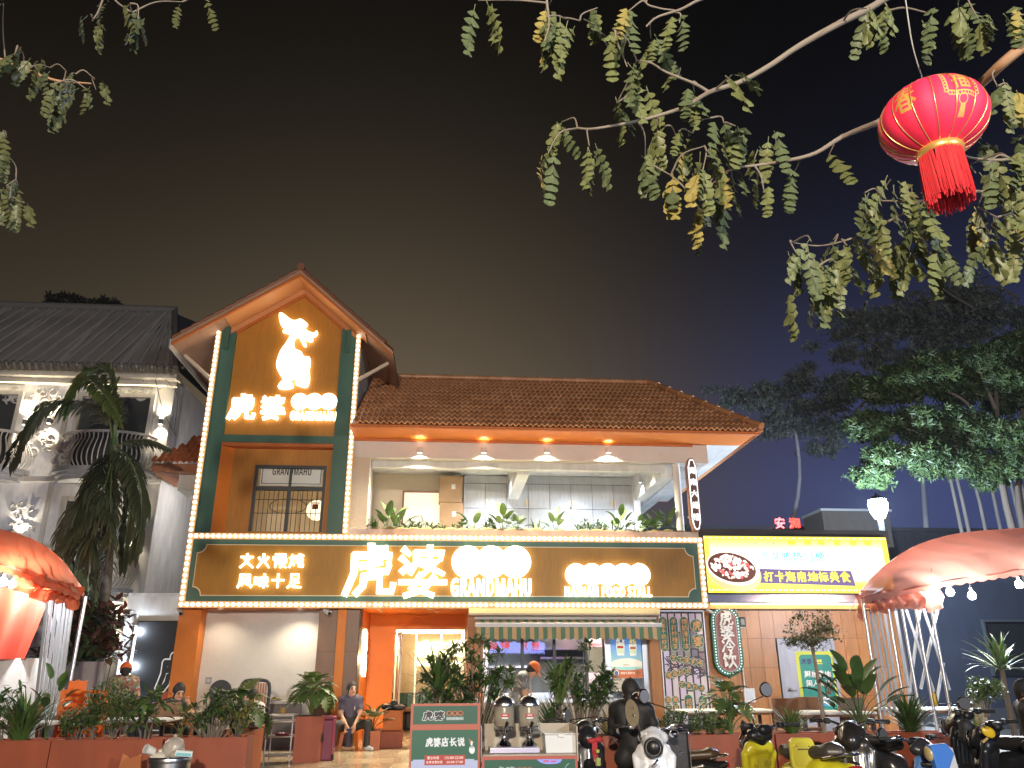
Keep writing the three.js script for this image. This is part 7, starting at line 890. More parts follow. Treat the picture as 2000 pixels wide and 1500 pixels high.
{ // steel bin full of rubbish bags
  const c = P(333, 1478, 8.1), t = thing('steel_bin', 'shiny steel bin on the street in front of the left planters', 'bin', [c.x, 0, 8.1]), h = c.y; part(t, 'body', lathe([[0.001, 0], [0.19, 0], [0.2, 0.03], [0.2, h - 0.05], [0.212, h - 0.04], [0.212, h], [0.195, h], [0.195, 0.06], [0.001, 0.05]], 36), C.steel); part(t, 'rim', new THREE.TorusGeometry(0.207, 0.009, 8, 40).rotateX(pi / 2).translate(0, h, 0), C.chrome);
  const bag = (label, list, m) => { const b = thing('rubbish_bag', label, 'rubbish bag', [c.x, h - 0.03, 8.1]); const g = list.map(([x, y, z, r, sx, sy]) => { const s = new THREE.IcosahedronGeometry(r, 4), q = s.attributes.position; for (let i = 0; i < q.count; i++) { const v = V(q.getX(i), q.getY(i), q.getZ(i)), k = 1 + 0.25 * (fbm(v.x * 3 + 5, v.y * 3 + v.z * 2 + 5, 2, 3, 9) - 0.5) * 2; q.setXYZ(i, v.x * k * sx + x, v.y * k * sy + y, v.z * k + z); } s.computeVertexNormals(); return s; }); part(b, 'bag', M(g), m); part(b, 'knot', M([ball(0.02, list[0][0], list[0][1] + list[0][3] * list[0][5], list[0][2])]), m); };
  bag('crumpled translucent grey bag heaped on the steel bin', [[0.02, 0.1, 0, 0.12, 1, 1], [0.08, 0.06, 0.05, 0.09, 1, 0.7]], std([0.52, 0.47, 0.40], 0.35, 0, { phys: 1, transmission: 0.3, thickness: 0 })); bag('pale crumpled bag at the left of the heap on the steel bin', [[-0.09, 0.03, 0.06, 0.08, 1.1, 0.7]], std([0.6, 0.55, 0.46], 0.5));
  const cup = thing('paper_cup', 'white paper cup lying on the left rim of the steel bin', 'cup', [c.x - 0.15, h + 0.05, 8.16]); part(cup, 'cup', lathe([[0.001, 0], [0.035, 0], [0.045, 0.1], [0.042, 0.1], [0.032, 0.006]], 18).rotateZ(1.2).rotateY(0.8), C.paper); part(cup, 'lid', new THREE.CylinderGeometry(0.047, 0.047, 0.01, 18).rotateZ(1.2).rotateY(0.8).translate(-0.06, 0.035, 0.06), C.paperGrey);
  const pk = thing('card_packet', 'blue and white card packet on the right rim of the steel bin', 'packet', [c.x + 0.16, h + 0.04, 8.18], 0.3); part(pk, 'card', box(-0.09, 0.07, -0.03, 0.02, -0.05, 0.05).rotateZ(-0.12), std([0.6, 0.66, 0.66], 0.6)); part(pk, 'print', box(-0.08, 0.06, -0.025, 0.0, 0.051, 0.053).rotateZ(-0.12), std([0.15, 0.45, 0.5], 0.6));
}
// ---------- sign stand and drinks cart on the pavement ----------
const duck = (g, x, y, s) => { g.fillStyle = '#a5653c'; g.beginPath(); g.moveTo(x - 34 * s, y - 78 * s).lineTo(x + 26 * s, y - 40 * s).lineTo(x - 20 * s, y - 30 * s).fill(); g.fillStyle = '#e4e6ea'; g.beginPath(); g.ellipse(x, y - 30 * s, 11 * s, 24 * s, 0.1, 0, 7); g.fill(); g.beginPath(); g.ellipse(x + 4 * s, y + 22 * s, 30 * s, 36 * s, -0.2, 0, 7); g.fill(); g.strokeStyle = '#33454a'; g.lineWidth = 5 * s; for (let i = 0; i < 3; i++) { g.beginPath(); g.moveTo(x - 18 * s, y - 16 * s + i * 10 * s).lineTo(x + 20 * s, y - 12 * s + i * 10 * s).stroke(); } };
const outlined = (g, text, x, y, s, gap, fillC, lineC) => { g.fillStyle = lineC; inkLine(g, text, x, y, s, gap, 0.24); g.fillStyle = fillC; inkLine(g, text, x, y, s, gap, 0.14); };
const logo = (g, x, y, s) => { outlined(g, '虎婆', x, y, s, 1.02, '#20222a', '#d9dde2'); [...'香草鸭'].forEach((c, i) => { g.fillStyle = '#b06a44'; g.beginPath(); g.arc(x + s * 2.38 + i * s * 0.5, y + s * 0.27, s * 0.26, 0, 7); g.fill(); g.fillStyle = '#2a1c16'; ink(g, c, x + s * 2.18 + i * s * 0.5, y + s * 0.07, s * 0.4, 0.13); }); g.fillStyle = '#d3dae0'; latin(g, 'GRANDMAHU', x + s * 2.9, y + s * 0.80, s * 1.52, s * 0.32); };
{
  const z = 8.9, a = P(803, 1375, z), b = P(938, 1375, z), w = b.x - a.x, top = a.y, y1 = P(870, 1419, z).y, t = thing('sign_stand', 'red framed green notice stand with business hours beside the drinks cart', 'sign stand', [(a.x + b.x) / 2, 0, z]), fr = std([0.40, 0.10, 0.06], 0.5);
  part(t, 'frame', M([box(-w / 2, w / 2, 0.0, top, -0.06, 0)]), fr);
  const hd = canvasTex(760, 250, (g, W, H) => { g.fillStyle = '#1d5140'; g.fillRect(0, 0, W, H); logo(g, 104, 66, 134); });
  const [g1, m1] = flat(w - 0.05, top - y1 - 0.04, hd); part(t, 'header_print', g1.translate(0, (top + y1) / 2, 0.003), m1);
  const hl = y1 - 0.03 - 0.02, lo = canvasTex(760, 1000, (g, W, H) => { const f = W / 690; g.fillStyle = '#1f5a45'; g.fillRect(0, 0, W, H); g.fillStyle = '#d5dbe2'; inkLine(g, '虎婆店长说', 140 * f, 62 * f, 84 * f, 0.98, 0.15); duck(g, 625 * f, 150 * f, 1.0 * f); g.fillStyle = '#a9b4d8'; g.fillRect(0, 262 * f, W, H); g.fillRect(20, 250 * f, W - 60, 30); g.fillStyle = '#a83a34'; g.fillRect(138 * f, 214 * f, 420 * f, 84 * f); g.fillStyle = '#ead9d6'; inkLine(g, '营业时间', 164 * f, 222 * f, 30 * f, 1.05, 0.12); latin(g, ':11:00-22:00', 440 * f, 238 * f, 200 * f, 22 * f, 'bold', 'serif'); inkLine(g, '旺季休整时间', 156 * f, 260 * f, 27 * f, 1.05, 0.12); latin(g, ':16:00-17:00', 448 * f, 274 * f, 180 * f, 20 * f, 'bold', 'serif'); g.fillStyle = '#252a3c'; inkLine(g, '为节约您的时间', 30 * f, 370 * f, 34 * f, 1.0, 0.11); inkLine(g, '虎婆', 408 * f, 348 * f, 56 * f, 1.0, 0.13); g.fillStyle = '#8a4a35'; for (let i = 0; i < 3; i++) { g.beginPath(); g.arc(548 * f + i * 26 * f, 366 * f, 16 * f, 0, 7); g.fill(); } g.fillRect(530 * f, 394 * f, 84 * f, 8); g.fillStyle = '#252a3c'; inkLine(g, '休整节约', 30 * f, 420 * f, 32 * f, 1.0, 0.11); });
  const [g2, m2] = flat(w - 0.04, hl, lo); part(t, 'notice_print', g2.translate(0, 0.02 + hl / 2, 0.003), m2);
  for (const x of [-w / 2 + 0.06, w / 2 - 0.06]) part(t, 'foot', box(x - 0.03, x + 0.03, 0, 0.03, -0.25, -0.062), fr);
}
{
  const z = 8.75, a = P(941, 1478, z), b = P(1128, 1478, z), w = b.x - a.x, cx = (a.x + b.x) / 2, top = a.y, bk = P(1000, 1424, z).y + 0.02, t = thing('drinks_cart', 'green and red drinks cart with an open beige tray top', 'cart', [cx, 0, z]), fr = std([0.40, 0.09, 0.06], 0.5), be = std([0.44, 0.38, 0.30], 0.5, 0, { map: stuccoT }), d = 0.5;
  part(t, 'cabinet', box(-w / 2, w / 2, 0.06, top, -d, 0), fr); part(t, 'tray', box(-w / 2 + 0.01, w / 2 - 0.01, top + 0.001, top + 0.012, -d, -0.005), be); part(t, 'back_board', box(-w / 2, w / 2, top, bk, -d - 0.02, -d), be); part(t, 'side_board', box(-w / 2 - 0.012, -w / 2, top - 0.05, bk, -d, -0.02), be); part(t, 'side_board', box(w / 2, w / 2 + 0.012, top - 0.05, bk, -d, -0.02), be);
  const pr = canvasTex(900, 620, (g, W, H) => { g.fillStyle = '#1c5541'; g.fillRect(0, 0, W, H); logo(g, 110, 66, 100); g.strokeStyle = 'rgba(225,230,235,0.75)'; g.lineWidth = 5; g.beginPath(); g.arc(880, 120, 90, 2.2, 4.2); g.stroke(); g.fillStyle = '#8f9af0'; g.beginPath(); g.moveTo(520, 0).quadraticCurveTo(560, 54, 680, 44).quadraticCurveTo(760, 46, 770, 0).fill(); g.fillStyle = '#d04a5a'; g.fillRect(580, 10, 60, 14); g.fillRect(660, 14, 50, 12); });
  const [g1, m1] = flat(w - 0.05, top - 0.1, pr); part(t, 'printed_panel', g1.translate(0, 0.07 + (top - 0.1) / 2, 0.003), m1); for (const x of [-w / 2 + 0.1, w / 2 - 0.1]) part(t, 'caster', rod(V(x - 0.015, 0.032, -0.08), V(x + 0.015, 0.032, -0.08), 0.032, 0.032, 14), C.rubber);
  const tr = P(1010, 1466, z - 0.2), tray = thing('steel_drip_tray', 'flat steel tray under the two drink dispensers', 'tray', [tr.x - 0.03, top + 0.013, z - 0.22]); const tw = 0.25; part(tray, 'tray', rbox(2 * tw, 0.055, 0.24, 0.008, 0, 0.028, 0), std([0.6, 0.6, 0.66], 0.3, 1)); part(tray, 'grille', box(-tw + 0.03, tw - 0.03, 0.0565, 0.059, -0.09, 0.09), C.chrome);
  [[985, 'left', 0.16], [1034, 'right', 0.1]].forEach(([px, l, lv]) => {
    const p = P(px, 1462, z - 0.22), dn = thing('drink_dispenser', l + ' of the two steel domed drink dispensers on the cart', 'dispenser', [p.x, top + 0.07, z - 0.24], 0, 'drink dispensers'), H = P(px, 1356, z - 0.24).y - top - 0.07, k = H / 0.56;
    dn.scale.set(1.14, 1, 1.14); const y = (v) => v * k; part(dn, 'stand', lathe([[0.07, 0], [0.066, y(0.02)], [0.03, y(0.07)], [0.025, y(0.12)], [0.045, y(0.155)], [0.092, y(0.165)], [0.094, y(0.21)], [0.09, y(0.215)], [0.001, y(0.215)]], 28), C.chrome); part(dn, 'tank', lathe([[0.089, y(0.216)], [0.089, y(0.43)]], 32), std([0.72, 0.68, 0.58], 0.06, 0, { phys: 1, transmission: 0.72, thickness: 0 })); part(dn, 'drink', lathe([[0.001, y(0.218)], [0.086, y(0.218)], [0.086, y(0.218 + lv * 0.4)], [0.001, y(0.218 + lv * 0.4)]], 28), std([0.45, 0.3, 0.08], 0.1, 0, { phys: 1, transmission: 0.7, thickness: 0.1, ior: 1.33 })); part(dn, 'ice_core', lathe([[0.001, y(0.225)], [0.03, y(0.225)], [0.03, y(0.43)], [0.001, y(0.43)]], 20), std([0.6, 0.62, 0.62], 0.3, 0.6)); part(dn, 'lid', lathe([[0.094, y(0.43)], [0.096, y(0.445)], [0.092, y(0.47)], [0.07, y(0.515)], [0.035, y(0.54)], [0.012, y(0.545)], [0.01, y(0.555)], [0.018, y(0.57)], [0.001, y(0.58)]], 32), C.steel);
    part(dn, 'tap', M([rod(V(0, y(0.19), 0.09), V(0, y(0.19), 0.13), 0.014), rod(V(0, y(0.2), 0.125), V(0, y(0.15), 0.13), 0.012), rod(V(0, y(0.2), 0.125), V(0.018, y(0.27), 0.14), 0.01, 0.014)]), C.black); part(dn, 'label_band', M([prism(rrect(0.075, 0.028, 0.004), 0.002).translate(0, y(0.335), 0.0915)]), std([0.42, 0.03, 0.035], 0.5)); part(dn, 'label_strip', M([box(-0.028, 0.028, y(0.298), y(0.313), 0.0915, 0.0935), box(-0.02, 0.02, y(0.331), y(0.341), 0.0938, 0.0945)]), C.paper);
  });
  const q = P(1094, 1470, z - 0.2), tub = thing('plastic_tub', 'white lidded plastic tub on the right of the drinks cart', 'tub', [q.x, top + 0.013, z - 0.22]); const tw2 = (P(1125, 1450, z - 0.2).x - P(1062, 1450, z - 0.2).x) / 2, th = P(1094, 1430, z - 0.2).y - top - 0.013; part(tub, 'body', prism([[-tw2 * 0.9, 0], [tw2 * 0.9, 0], [tw2 * 0.96, th * 0.9], [-tw2 * 0.96, th * 0.9]], 0.24, 0.008).translate(0, 0.008, -0.12), std([0.66, 0.68, 0.68], 0.35)); part(tub, 'lid', rbox(tw2 * 2.1, th * 0.09, 0.29, 0.006, 0, th * 0.95, 0), std([0.62, 0.62, 0.58], 0.25)); part(tub, 'clip', box(-0.03, 0.03, th * 0.8, th * 0.92, 0.13, 0.15), C.paper);
}
// ---------- smooth bodies: a field of tapered capsules meshed with surface nets ----------
function sdfMesh(bones, cell, k = 0.03, colorAt) {
  const lo = V(1e9, 1e9, 1e9), hi = V(-1e9, -1e9, -1e9);
  const B = bones.map((b) => { const a = V(...b[0]), e = V(...b[1]), r0 = b[2], r1 = b[3] ?? b[2], m = Math.max(r0, r1) + cell * 2; for (const p of [a, e]) { lo.min(p.clone().subScalar(m)); hi.max(p.clone().addScalar(m)); } const d = e.clone().sub(a); return { a, d, l2: Math.max(1e-9, d.lengthSq()), r0, r1, c: b[4] }; });
  const nx = Math.ceil((hi.x - lo.x) / cell) + 1, ny = Math.ceil((hi.y - lo.y) / cell) + 1, nz = Math.ceil((hi.z - lo.z) / cell) + 1, F = new Float32Array(nx * ny * nz).fill(1e3), at3 = (i, j, l) => i + nx * (j + ny * l);
  const dist = (b, x, y, z) => { const px = x - b.a.x, py = y - b.a.y, pz = z - b.a.z, t = Math.max(0, Math.min(1, (px * b.d.x + py * b.d.y + pz * b.d.z) / b.l2)), ex = px - b.d.x * t, ey = py - b.d.y * t, ez = pz - b.d.z * t; return Math.sqrt(ex * ex + ey * ey + ez * ez) - b.r0 - (b.r1 - b.r0) * t; };
  for (const b of B) { const m = Math.max(b.r0, b.r1) + k + cell * 3, r = (v, o) => Math.floor((v - o) / cell); const x0 = Math.max(0, r(Math.min(b.a.x, b.a.x + b.d.x) - m, lo.x)), x1 = Math.min(nx - 1, r(Math.max(b.a.x, b.a.x + b.d.x) + m, lo.x) + 1), y0 = Math.max(0, r(Math.min(b.a.y, b.a.y + b.d.y) - m, lo.y)), y1 = Math.min(ny - 1, r(Math.max(b.a.y, b.a.y + b.d.y) + m, lo.y) + 1), z0 = Math.max(0, r(Math.min(b.a.z, b.a.z + b.d.z) - m, lo.z)), z1 = Math.min(nz - 1, r(Math.max(b.a.z, b.a.z + b.d.z) + m, lo.z) + 1);
    for (let l = z0; l <= z1; l++) for (let j = y0; j <= y1; j++) for (let i = x0; i <= x1; i++) { const q = at3(i, j, l), d = dist(b, lo.x + i * cell, lo.y + j * cell, lo.z + l * cell), f = F[q], h = Math.max(0, k - Math.abs(f - d)) / k; F[q] = Math.min(f, d) - h * h * k * 0.25; } }
  const vid = new Int32Array(nx * ny * nz).fill(-1), pos = [], col = [], idx = [];
  for (let l = 0; l < nz - 1; l++) for (let j = 0; j < ny - 1; j++) for (let i = 0; i < nx - 1; i++) {
    let n = 0, sx = 0, sy = 0, sz = 0; const c = []; for (let m = 0; m < 8; m++) c.push(F[at3(i + (m & 1), j + ((m >> 1) & 1), l + (m >> 2))]);
    for (const [p, q] of [[0, 1], [2, 3], [4, 5], [6, 7], [0, 2], [1, 3], [4, 6], [5, 7], [0, 4], [1, 5], [2, 6], [3, 7]]) if (c[p] < 0 !== c[q] < 0) { const t = c[p] / (c[p] - c[q]); sx += (p & 1) + t * ((q & 1) - (p & 1)); sy += ((p >> 1) & 1) + t * (((q >> 1) & 1) - ((p >> 1) & 1)); sz += (p >> 2) + t * ((q >> 2) - (p >> 2)); n++; }
    if (!n) continue;
    vid[at3(i, j, l)] = pos.length / 3; const x = lo.x + (i + sx / n) * cell, y = lo.y + (j + sy / n) * cell, z = lo.z + (l + sz / n) * cell; pos.push(x, y, z);
    let best = 1e9, cc = [1, 1, 1]; for (const b of B) { const d = dist(b, x, y, z); if (d < best) { best = d; cc = b.c ?? cc; } } if (typeof cc === 'function') cc = cc(x, y, z); col.push(...cc);
  }
  const quad = (a, b, c, d, flip) => { if (a < 0 || b < 0 || c < 0 || d < 0) return; flip ? idx.push(a, c, b, a, d, c) : idx.push(a, b, c, a, c, d); };
  for (let l = 1; l < nz - 1; l++) for (let j = 1; j < ny - 1; j++) for (let i = 1; i < nx - 1; i++) { const s = F[at3(i, j, l)] < 0;
    if (s !== F[at3(i + 1, j, l)] < 0) quad(vid[at3(i, j - 1, l - 1)], vid[at3(i, j, l - 1)], vid[at3(i, j, l)], vid[at3(i, j - 1, l)], !s);
    if (s !== F[at3(i, j + 1, l)] < 0) quad(vid[at3(i - 1, j, l - 1)], vid[at3(i - 1, j, l)], vid[at3(i, j, l)], vid[at3(i, j, l - 1)], !s);
    if (s !== F[at3(i, j, l + 1)] < 0) quad(vid[at3(i - 1, j - 1, l)], vid[at3(i, j - 1, l)], vid[at3(i, j, l)], vid[at3(i - 1, j, l)], !s); }
  const g = new THREE.BufferGeometry(); g.setAttribute('position', new THREE.Float32BufferAttribute(pos, 3)); g.setAttribute('color', new THREE.Float32BufferAttribute(col, 3)); g.setIndex(idx); g.computeVertexNormals(); return plain(g);
}
const bodyMat = std([1, 1, 1], 0.65, 0, { vertexColors: true });
const SK = [0.50, 0.27, 0.17], LIP = [0.36, 0.10, 0.08], HAIR = [0.012, 0.009, 0.008];
function handBones(w, dir, side, c = SK, curl = 0.5) { // five separate, unequal, bent fingers and a thumb off the side of the palm
  const d = dir.clone().normalize(), s = side.clone().normalize(), n = d.clone().cross(s).normalize(), o = [], A = (a, b, e) => w.clone().addScaledVector(d, a).addScaledVector(s, b).addScaledVector(n, e).toArray();
  o.push([A(0, 0, 0), A(0.055, 0.012, 0), 0.023, 0.02, c], [A(0.01, -0.012, 0), A(0.06, -0.018, 0), 0.02, 0.017, c]);
  [[0.026, 0.07], [0.009, 0.08], [-0.009, 0.074], [-0.026, 0.056]].forEach(([b, L]) => o.push([A(0.068, b, 0), A(0.068 + L * 0.5, b * 1.1, L * 0.25 * curl), 0.0088, 0.0082, c], [A(0.068 + L * 0.5, b * 1.1, L * 0.25 * curl), A(0.068 + L * (1 - 0.2 * curl), b * 1.1, L * 0.7 * curl), 0.0082, 0.007, c]));
  o.push([A(0.015, 0.024, 0.004), A(0.045, 0.046, 0.012), 0.011, 0.0095, c], [A(0.045, 0.046, 0.012), A(0.072, 0.047, 0.022), 0.0095, 0.008, c]); return o;
}
function headGeo(pos, yaw, pitch, roll, o = {}) {
  const b = [[[0, 0.035, -0.015], [0, 0.045, -0.01], 0.088, 0.086, SK], [[0, -0.005, 0.022], [0, 0.03, 0.02], 0.07, 0.072, SK], [[-0.03, -0.045, 0.02], [0, -0.085, 0.05], 0.042, 0.026, SK], [[0.03, -0.045, 0.02], [0, -0.085, 0.05], 0.042, 0.026, SK], [[0, 0.018, 0.085], [0, -0.018, 0.102], 0.009, 0.013, SK], [[-0.016, -0.05, 0.082], [0.016, -0.05, 0.082], 0.0075, 0.0075, LIP], [[-0.078, 0.005, -0.01], [-0.084, -0.02, -0.012], 0.018, 0.012, SK], [[0.078, 0.005, -0.01], [0.084, -0.02, -0.012], 0.018, 0.012, SK],
    [[-0.045, 0.033, 0.078], [-0.02, 0.036, 0.088], 0.0055, 0.005, HAIR], [[0.045, 0.033, 0.078], [0.02, 0.036, 0.088], 0.0055, 0.005, HAIR], [[-0.042, 0.012, 0.078], [-0.024, 0.012, 0.084], 0.007, 0.007, [0.03, 0.02, 0.018]], [[0.042, 0.012, 0.078], [0.024, 0.012, 0.084], 0.007, 0.007, [0.03, 0.02, 0.018]]];
  const m = new THREE.Matrix4().compose(V(...pos), new THREE.Quaternion().setFromEuler(new THREE.Euler(pitch, yaw, roll, 'YXZ')), V(1, 1, 1)); return [sdfMesh(b, 0.0055, 0.012).applyMatrix4(m), m];
}
// j: joints in metres from the figure's base, facing +z; c: colours
function person(label, pos, turn, j, c, head, extra = {}) {
  const t = thing('person', label, 'person', pos, turn), bones = [], jn = (n) => j[n], top = c.top, pants = c.pants, add = (a, b, r0, r1, col) => bones.push([a, b, r0, r1, col]), mid = (a, b, u) => a.map((v, i) => v + (b[i] - v) * u);
  const sw = (jn('shL')[0] - jn('shR')[0]), pelvis = mid(jn('hipL'), jn('hipR'), 0.5), chest = mid(jn('shL'), jn('shR'), 0.5), waist = mid(pelvis, chest, 0.42);
  for (const s of ['L', 'R']) { const sh = jn('sh' + s), hp = jn('hip' + s); add(mid(sh, chest, 0.45), mid(waist, mid(hp, waist, 0.5), 0.4), 0.105, 0.095, top); add(mid(waist, hp, 0.4), hp, 0.1, 0.105, extra.long ? top : pants); add(chest, sh, 0.085, 0.062, top);
    const el = jn('el' + s), wr = jn('wr' + s), cut = mid(sh, el, 0.62); add(sh, cut, 0.062, 0.056, top); add(cut, el, 0.043, 0.037, c.sleeve ?? SK); add(el, wr, 0.038, 0.026, c.sleeve ?? SK);
    if (j['kn' + s]) { const kn = jn('kn' + s), an = jn('an' + s), toe = jn('toe' + s); add(hp, kn, 0.098, 0.072, pants); add(kn, an, 0.072, 0.062, pants); if (c.shoe) { add([an[0], an[1] - 0.03, an[2]], [an[0], an[1] - 0.045, an[2]], 0.045, 0.045, c.shoe); add(mid(an, toe, 0.15).map((v, i) => (i === 1 ? toe[1] + 0.012 : v)), toe, 0.045, 0.034, c.shoe); } } }
  add(chest, mid(chest, jn('neck'), 0.5), 0.07, 0.055, top); add(jn('neck'), head.pos.map((v, i) => v - [0, 0.06, 0.015][i]), 0.05, 0.046, SK);
  const gs = [sdfMesh(bones, 0.013, 0.045)]; const [hg, hm] = headGeo(head.pos, head.yaw ?? 0, head.pitch ?? 0, head.roll ?? 0); gs.push(hg);
  const hb = []; for (const s of ['L', 'R']) { const w = V(...jn('wr' + s)), e = V(...jn('el' + s)), d = j['hd' + s] ? V(...j['hd' + s]) : w.clone().sub(e); hb.push(...handBones(w, d, V(...(j['sd' + s] ?? [s === 'L' ? -1 : 1, 0, 0.3])), SK, extra.curl ?? 0.6)); } gs.push(sdfMesh(hb, 0.0045, 0.009));
  part(t, 'body', M(gs), bodyMat);
  const hair = (list, cell = 0.008) => part(t, 'hair', sdfMesh(list.map((b) => [...b, HAIR]), cell, 0.03).applyMatrix4(hm), bodyMat);
  if (extra.hair === 'short') hair([[[0, 0.06, -0.02], [0, 0.05, -0.03], 0.096, 0.094], [[0, 0.0, -0.05], [0, -0.04, -0.055], 0.075, 0.06], [[-0.07, 0.03, 0.02], [-0.075, -0.02, -0.01], 0.025, 0.02], [[0.07, 0.03, 0.02], [0.075, -0.02, -0.01], 0.025, 0.02]]);
  if (extra.hair === 'tied') hair([[[0, 0.05, -0.025], [0, 0.04, -0.03], 0.098, 0.095], [[0, -0.01, -0.05], [0, -0.05, -0.06], 0.07, 0.05], [[0, -0.04, -0.1], [0.01, -0.1, -0.12], 0.05, 0.042], [[-0.075, 0.03, 0.025], [-0.078, -0.06, 0.005], 0.016, 0.012], [[0.075, 0.03, 0.025], [0.078, -0.06, 0.005], 0.016, 0.012]]);
  if (extra.hair === 'bun') hair([[[0, 0.06, -0.02], [0, 0.05, -0.03], 0.097, 0.095], [[0, 0.0, -0.05], [0, -0.03, -0.055], 0.072, 0.055], [[0, 0.16, -0.03], [0, 0.165, -0.03], 0.045, 0.04]]);
  if (extra.cap) { const cm = std(extra.cap, 0.75, 0, { map: clothT }), g = lathe([[0.001, 0.115], [0.04, 0.108], [0.075, 0.08], [0.097, 0.035], [0.1, 0.0]].map((p) => [p[0] + 0.004, p[1] + 0.045]), 28).scale(1, 1, 1.1).translate(0, 0, -0.012); const br = extra.brim === 0 ? [] : [quadSheet([0, 1, 2, 3, 4].map((i) => [...Array(13).keys()].map((k) => { const a = (k / 12) * pi, r = 0.1 + i * 0.019 * Math.sin(a); return V(Math.cos(a) * r, 0.05 - i * 0.006 * Math.sin(a) - 0.012 * Math.abs(Math.cos(a)) * 0, 0.0 + Math.sin(a) * r * 1.12); })))]; const cp = sub(t, 'cap'); part(cp, 'crown', g.applyMatrix4(hm), cm); br.forEach((b) => part(cp, 'peak', b.applyMatrix4(hm), cm)); part(cp, 'button', ball(0.009, 0, 0.162, -0.012).applyMatrix4(hm), cm); }
  if (extra.beanie) part(t, 'hat', sdfMesh([[[0, 0.065, -0.02], [0, 0.075, -0.02], 0.102, 0.098, extra.beanie], [[0, 0.03, -0.04], [0, 0.03, -0.03], 0.095, 0.095, extra.beanie], [[-0.03, 0.16, -0.02], [0.02, 0.165, -0.03], 0.02, 0.02, extra.beanie]], 0.008, 0.03).applyMatrix4(hm), bodyMat);
  return t;
}
const floral = (a) => (x, y, z) => { const n = vnoise(x * 22 + 40, y * 22 + 40, 512, 3), m = vnoise(x * 31 + 90, (y + z) * 31 + 90, 512, 9); return m > 0.8 ? [0.5, 0.46, 0.4] : n > 0.72 ? a[0] : n > 0.45 ? a[1] : n > 0.28 ? a[2] : a[3]; };
const shirtA = floral([[0.35, 0.26, 0.05], [0.22, 0.19, 0.10], [0.16, 0.17, 0.17], [0.28, 0.07, 0.04]]), shirtB = floral([[0.35, 0.33, 0.30], [0.2, 0.2, 0.2], [0.14, 0.14, 0.15], [0.1, 0.1, 0.1]]);
{ // woman resting on the orange stool
  const z = 0.75, x = P(681, 1440, z).x, S = 1;
  person('person in a purple grey shirt and black trousers sitting on an orange stool', [x, 0.1, z], 0.12, { hipL: [0.09, 0.42, 0], hipR: [-0.09, 0.42, 0], shL: [0.165, 0.865, -0.03], shR: [-0.165, 0.865, -0.03], neck: [0.005, 0.91, -0.02], elL: [0.185, 0.63, 0.08], elR: [-0.18, 0.63, 0.08], wrL: [0.085, 0.44, 0.28], wrR: [-0.06, 0.44, 0.28], hdL: [-0.1, -1, 0.35], hdR: [0.05, -1, 0.35], sdL: [-1, 0, 0.2], sdR: [1, 0, 0.2], knL: [0.34, 0.46, 0.24], knR: [-0.27, 0.46, 0.36], anL: [0.33, 0.11, 0.28], anR: [-0.3, 0.11, 0.40], toeL: [0.43, 0.035, 0.36], toeR: [-0.31, 0.035, 0.56] }, { top: [0.085, 0.07, 0.11], pants: [0.035, 0.032, 0.03], shoe: [0.55, 0.53, 0.5] }, { pos: [0.01, 1.035, 0.01], yaw: 0.35, pitch: -0.18, roll: -0.12 }, { hair: 'tied', beanie: [0.03, 0.022, 0.02], curl: 0.7 });
  const st = thing('plastic_stool', 'orange plastic stool under the seated person in the purple grey shirt', 'stool', [x, 0.1, z], 0.12), om = std([0.62, 0.17, 0.03], 0.4); part(st, 'seat', rbox(0.3, 0.03, 0.3, 0.012, 0, 0.305, 0.02), om); for (const a of [-1, 1]) for (const b of [-1, 1]) part(st, 'leg', prism([[-0.028, 0], [0.028, 0], [0.04, 0.3], [-0.04, 0.3]], 0.02).translate(0, 0, -0.01).rotateY(a * b * 0.6).rotateZ(a * 0.13).rotateX(-b * 0.13).translate(a * 0.16, 0, b * 0.15 + 0.02), om);
  const ph = thing('navy_pouch', 'long navy blue pouch hanging from the hands of the seated person', 'pouch', [x + 0.03, 0.16, z + 0.33], 0.1); part(ph, 'body', rbox(0.085, 0.3, 0.03, 0.01, 0, 0.16, 0), std([0.015, 0.02, 0.07], 0.6)); part(ph, 'flap', rbox(0.087, 0.05, 0.034, 0.01, 0, 0.3, 0), std([0.02, 0.025, 0.08], 0.6));
  const pe = thing('lanyard_pen', 'small pale clip on the shirt of the seated person', 'clip', [x + 0.09, 0.83, z + 0.1]); part(pe, 'clip', box(-0.006, 0.006, -0.03, 0.03, 0, 0.012), C.paper); part(pe, 'tip', ball(0.008, 0, -0.035, 0.006), C.chrome);
}
{ const z = 1.6, p = P(247, 1300, z); person('person in a flowered shirt and orange cap seen from behind near the black banner', [p.x, 0.1, z], pi + 0.35, { hipL: [0.09, 0.80, 0], hipR: [-0.09, 0.80, 0], shL: [0.185, 1.24, 0], shR: [-0.185, 1.24, 0], neck: [0, 1.29, 0], elL: [0.25, 1.0, 0.03], elR: [-0.25, 1.0, 0.02], wrL: [0.23, 0.84, 0.2], wrR: [-0.24, 0.78, 0.08], knL: [0.1, 0.42, 0.03], knR: [-0.1, 0.42, 0], anL: [0.1, 0.1, 0], anR: [-0.1, 0.1, 0], toeL: [0.11, 0.03, 0.13], toeR: [-0.11, 0.03, 0.13] }, { top: shirtA, pants: [0.12, 0.12, 0.13], shoe: [0.03, 0.03, 0.03] }, { pos: [0, 1.40, 0.02], pitch: 0.1 }, { hair: 'short', cap: [0.62, 0.12, 0.02], long: 1 }); }
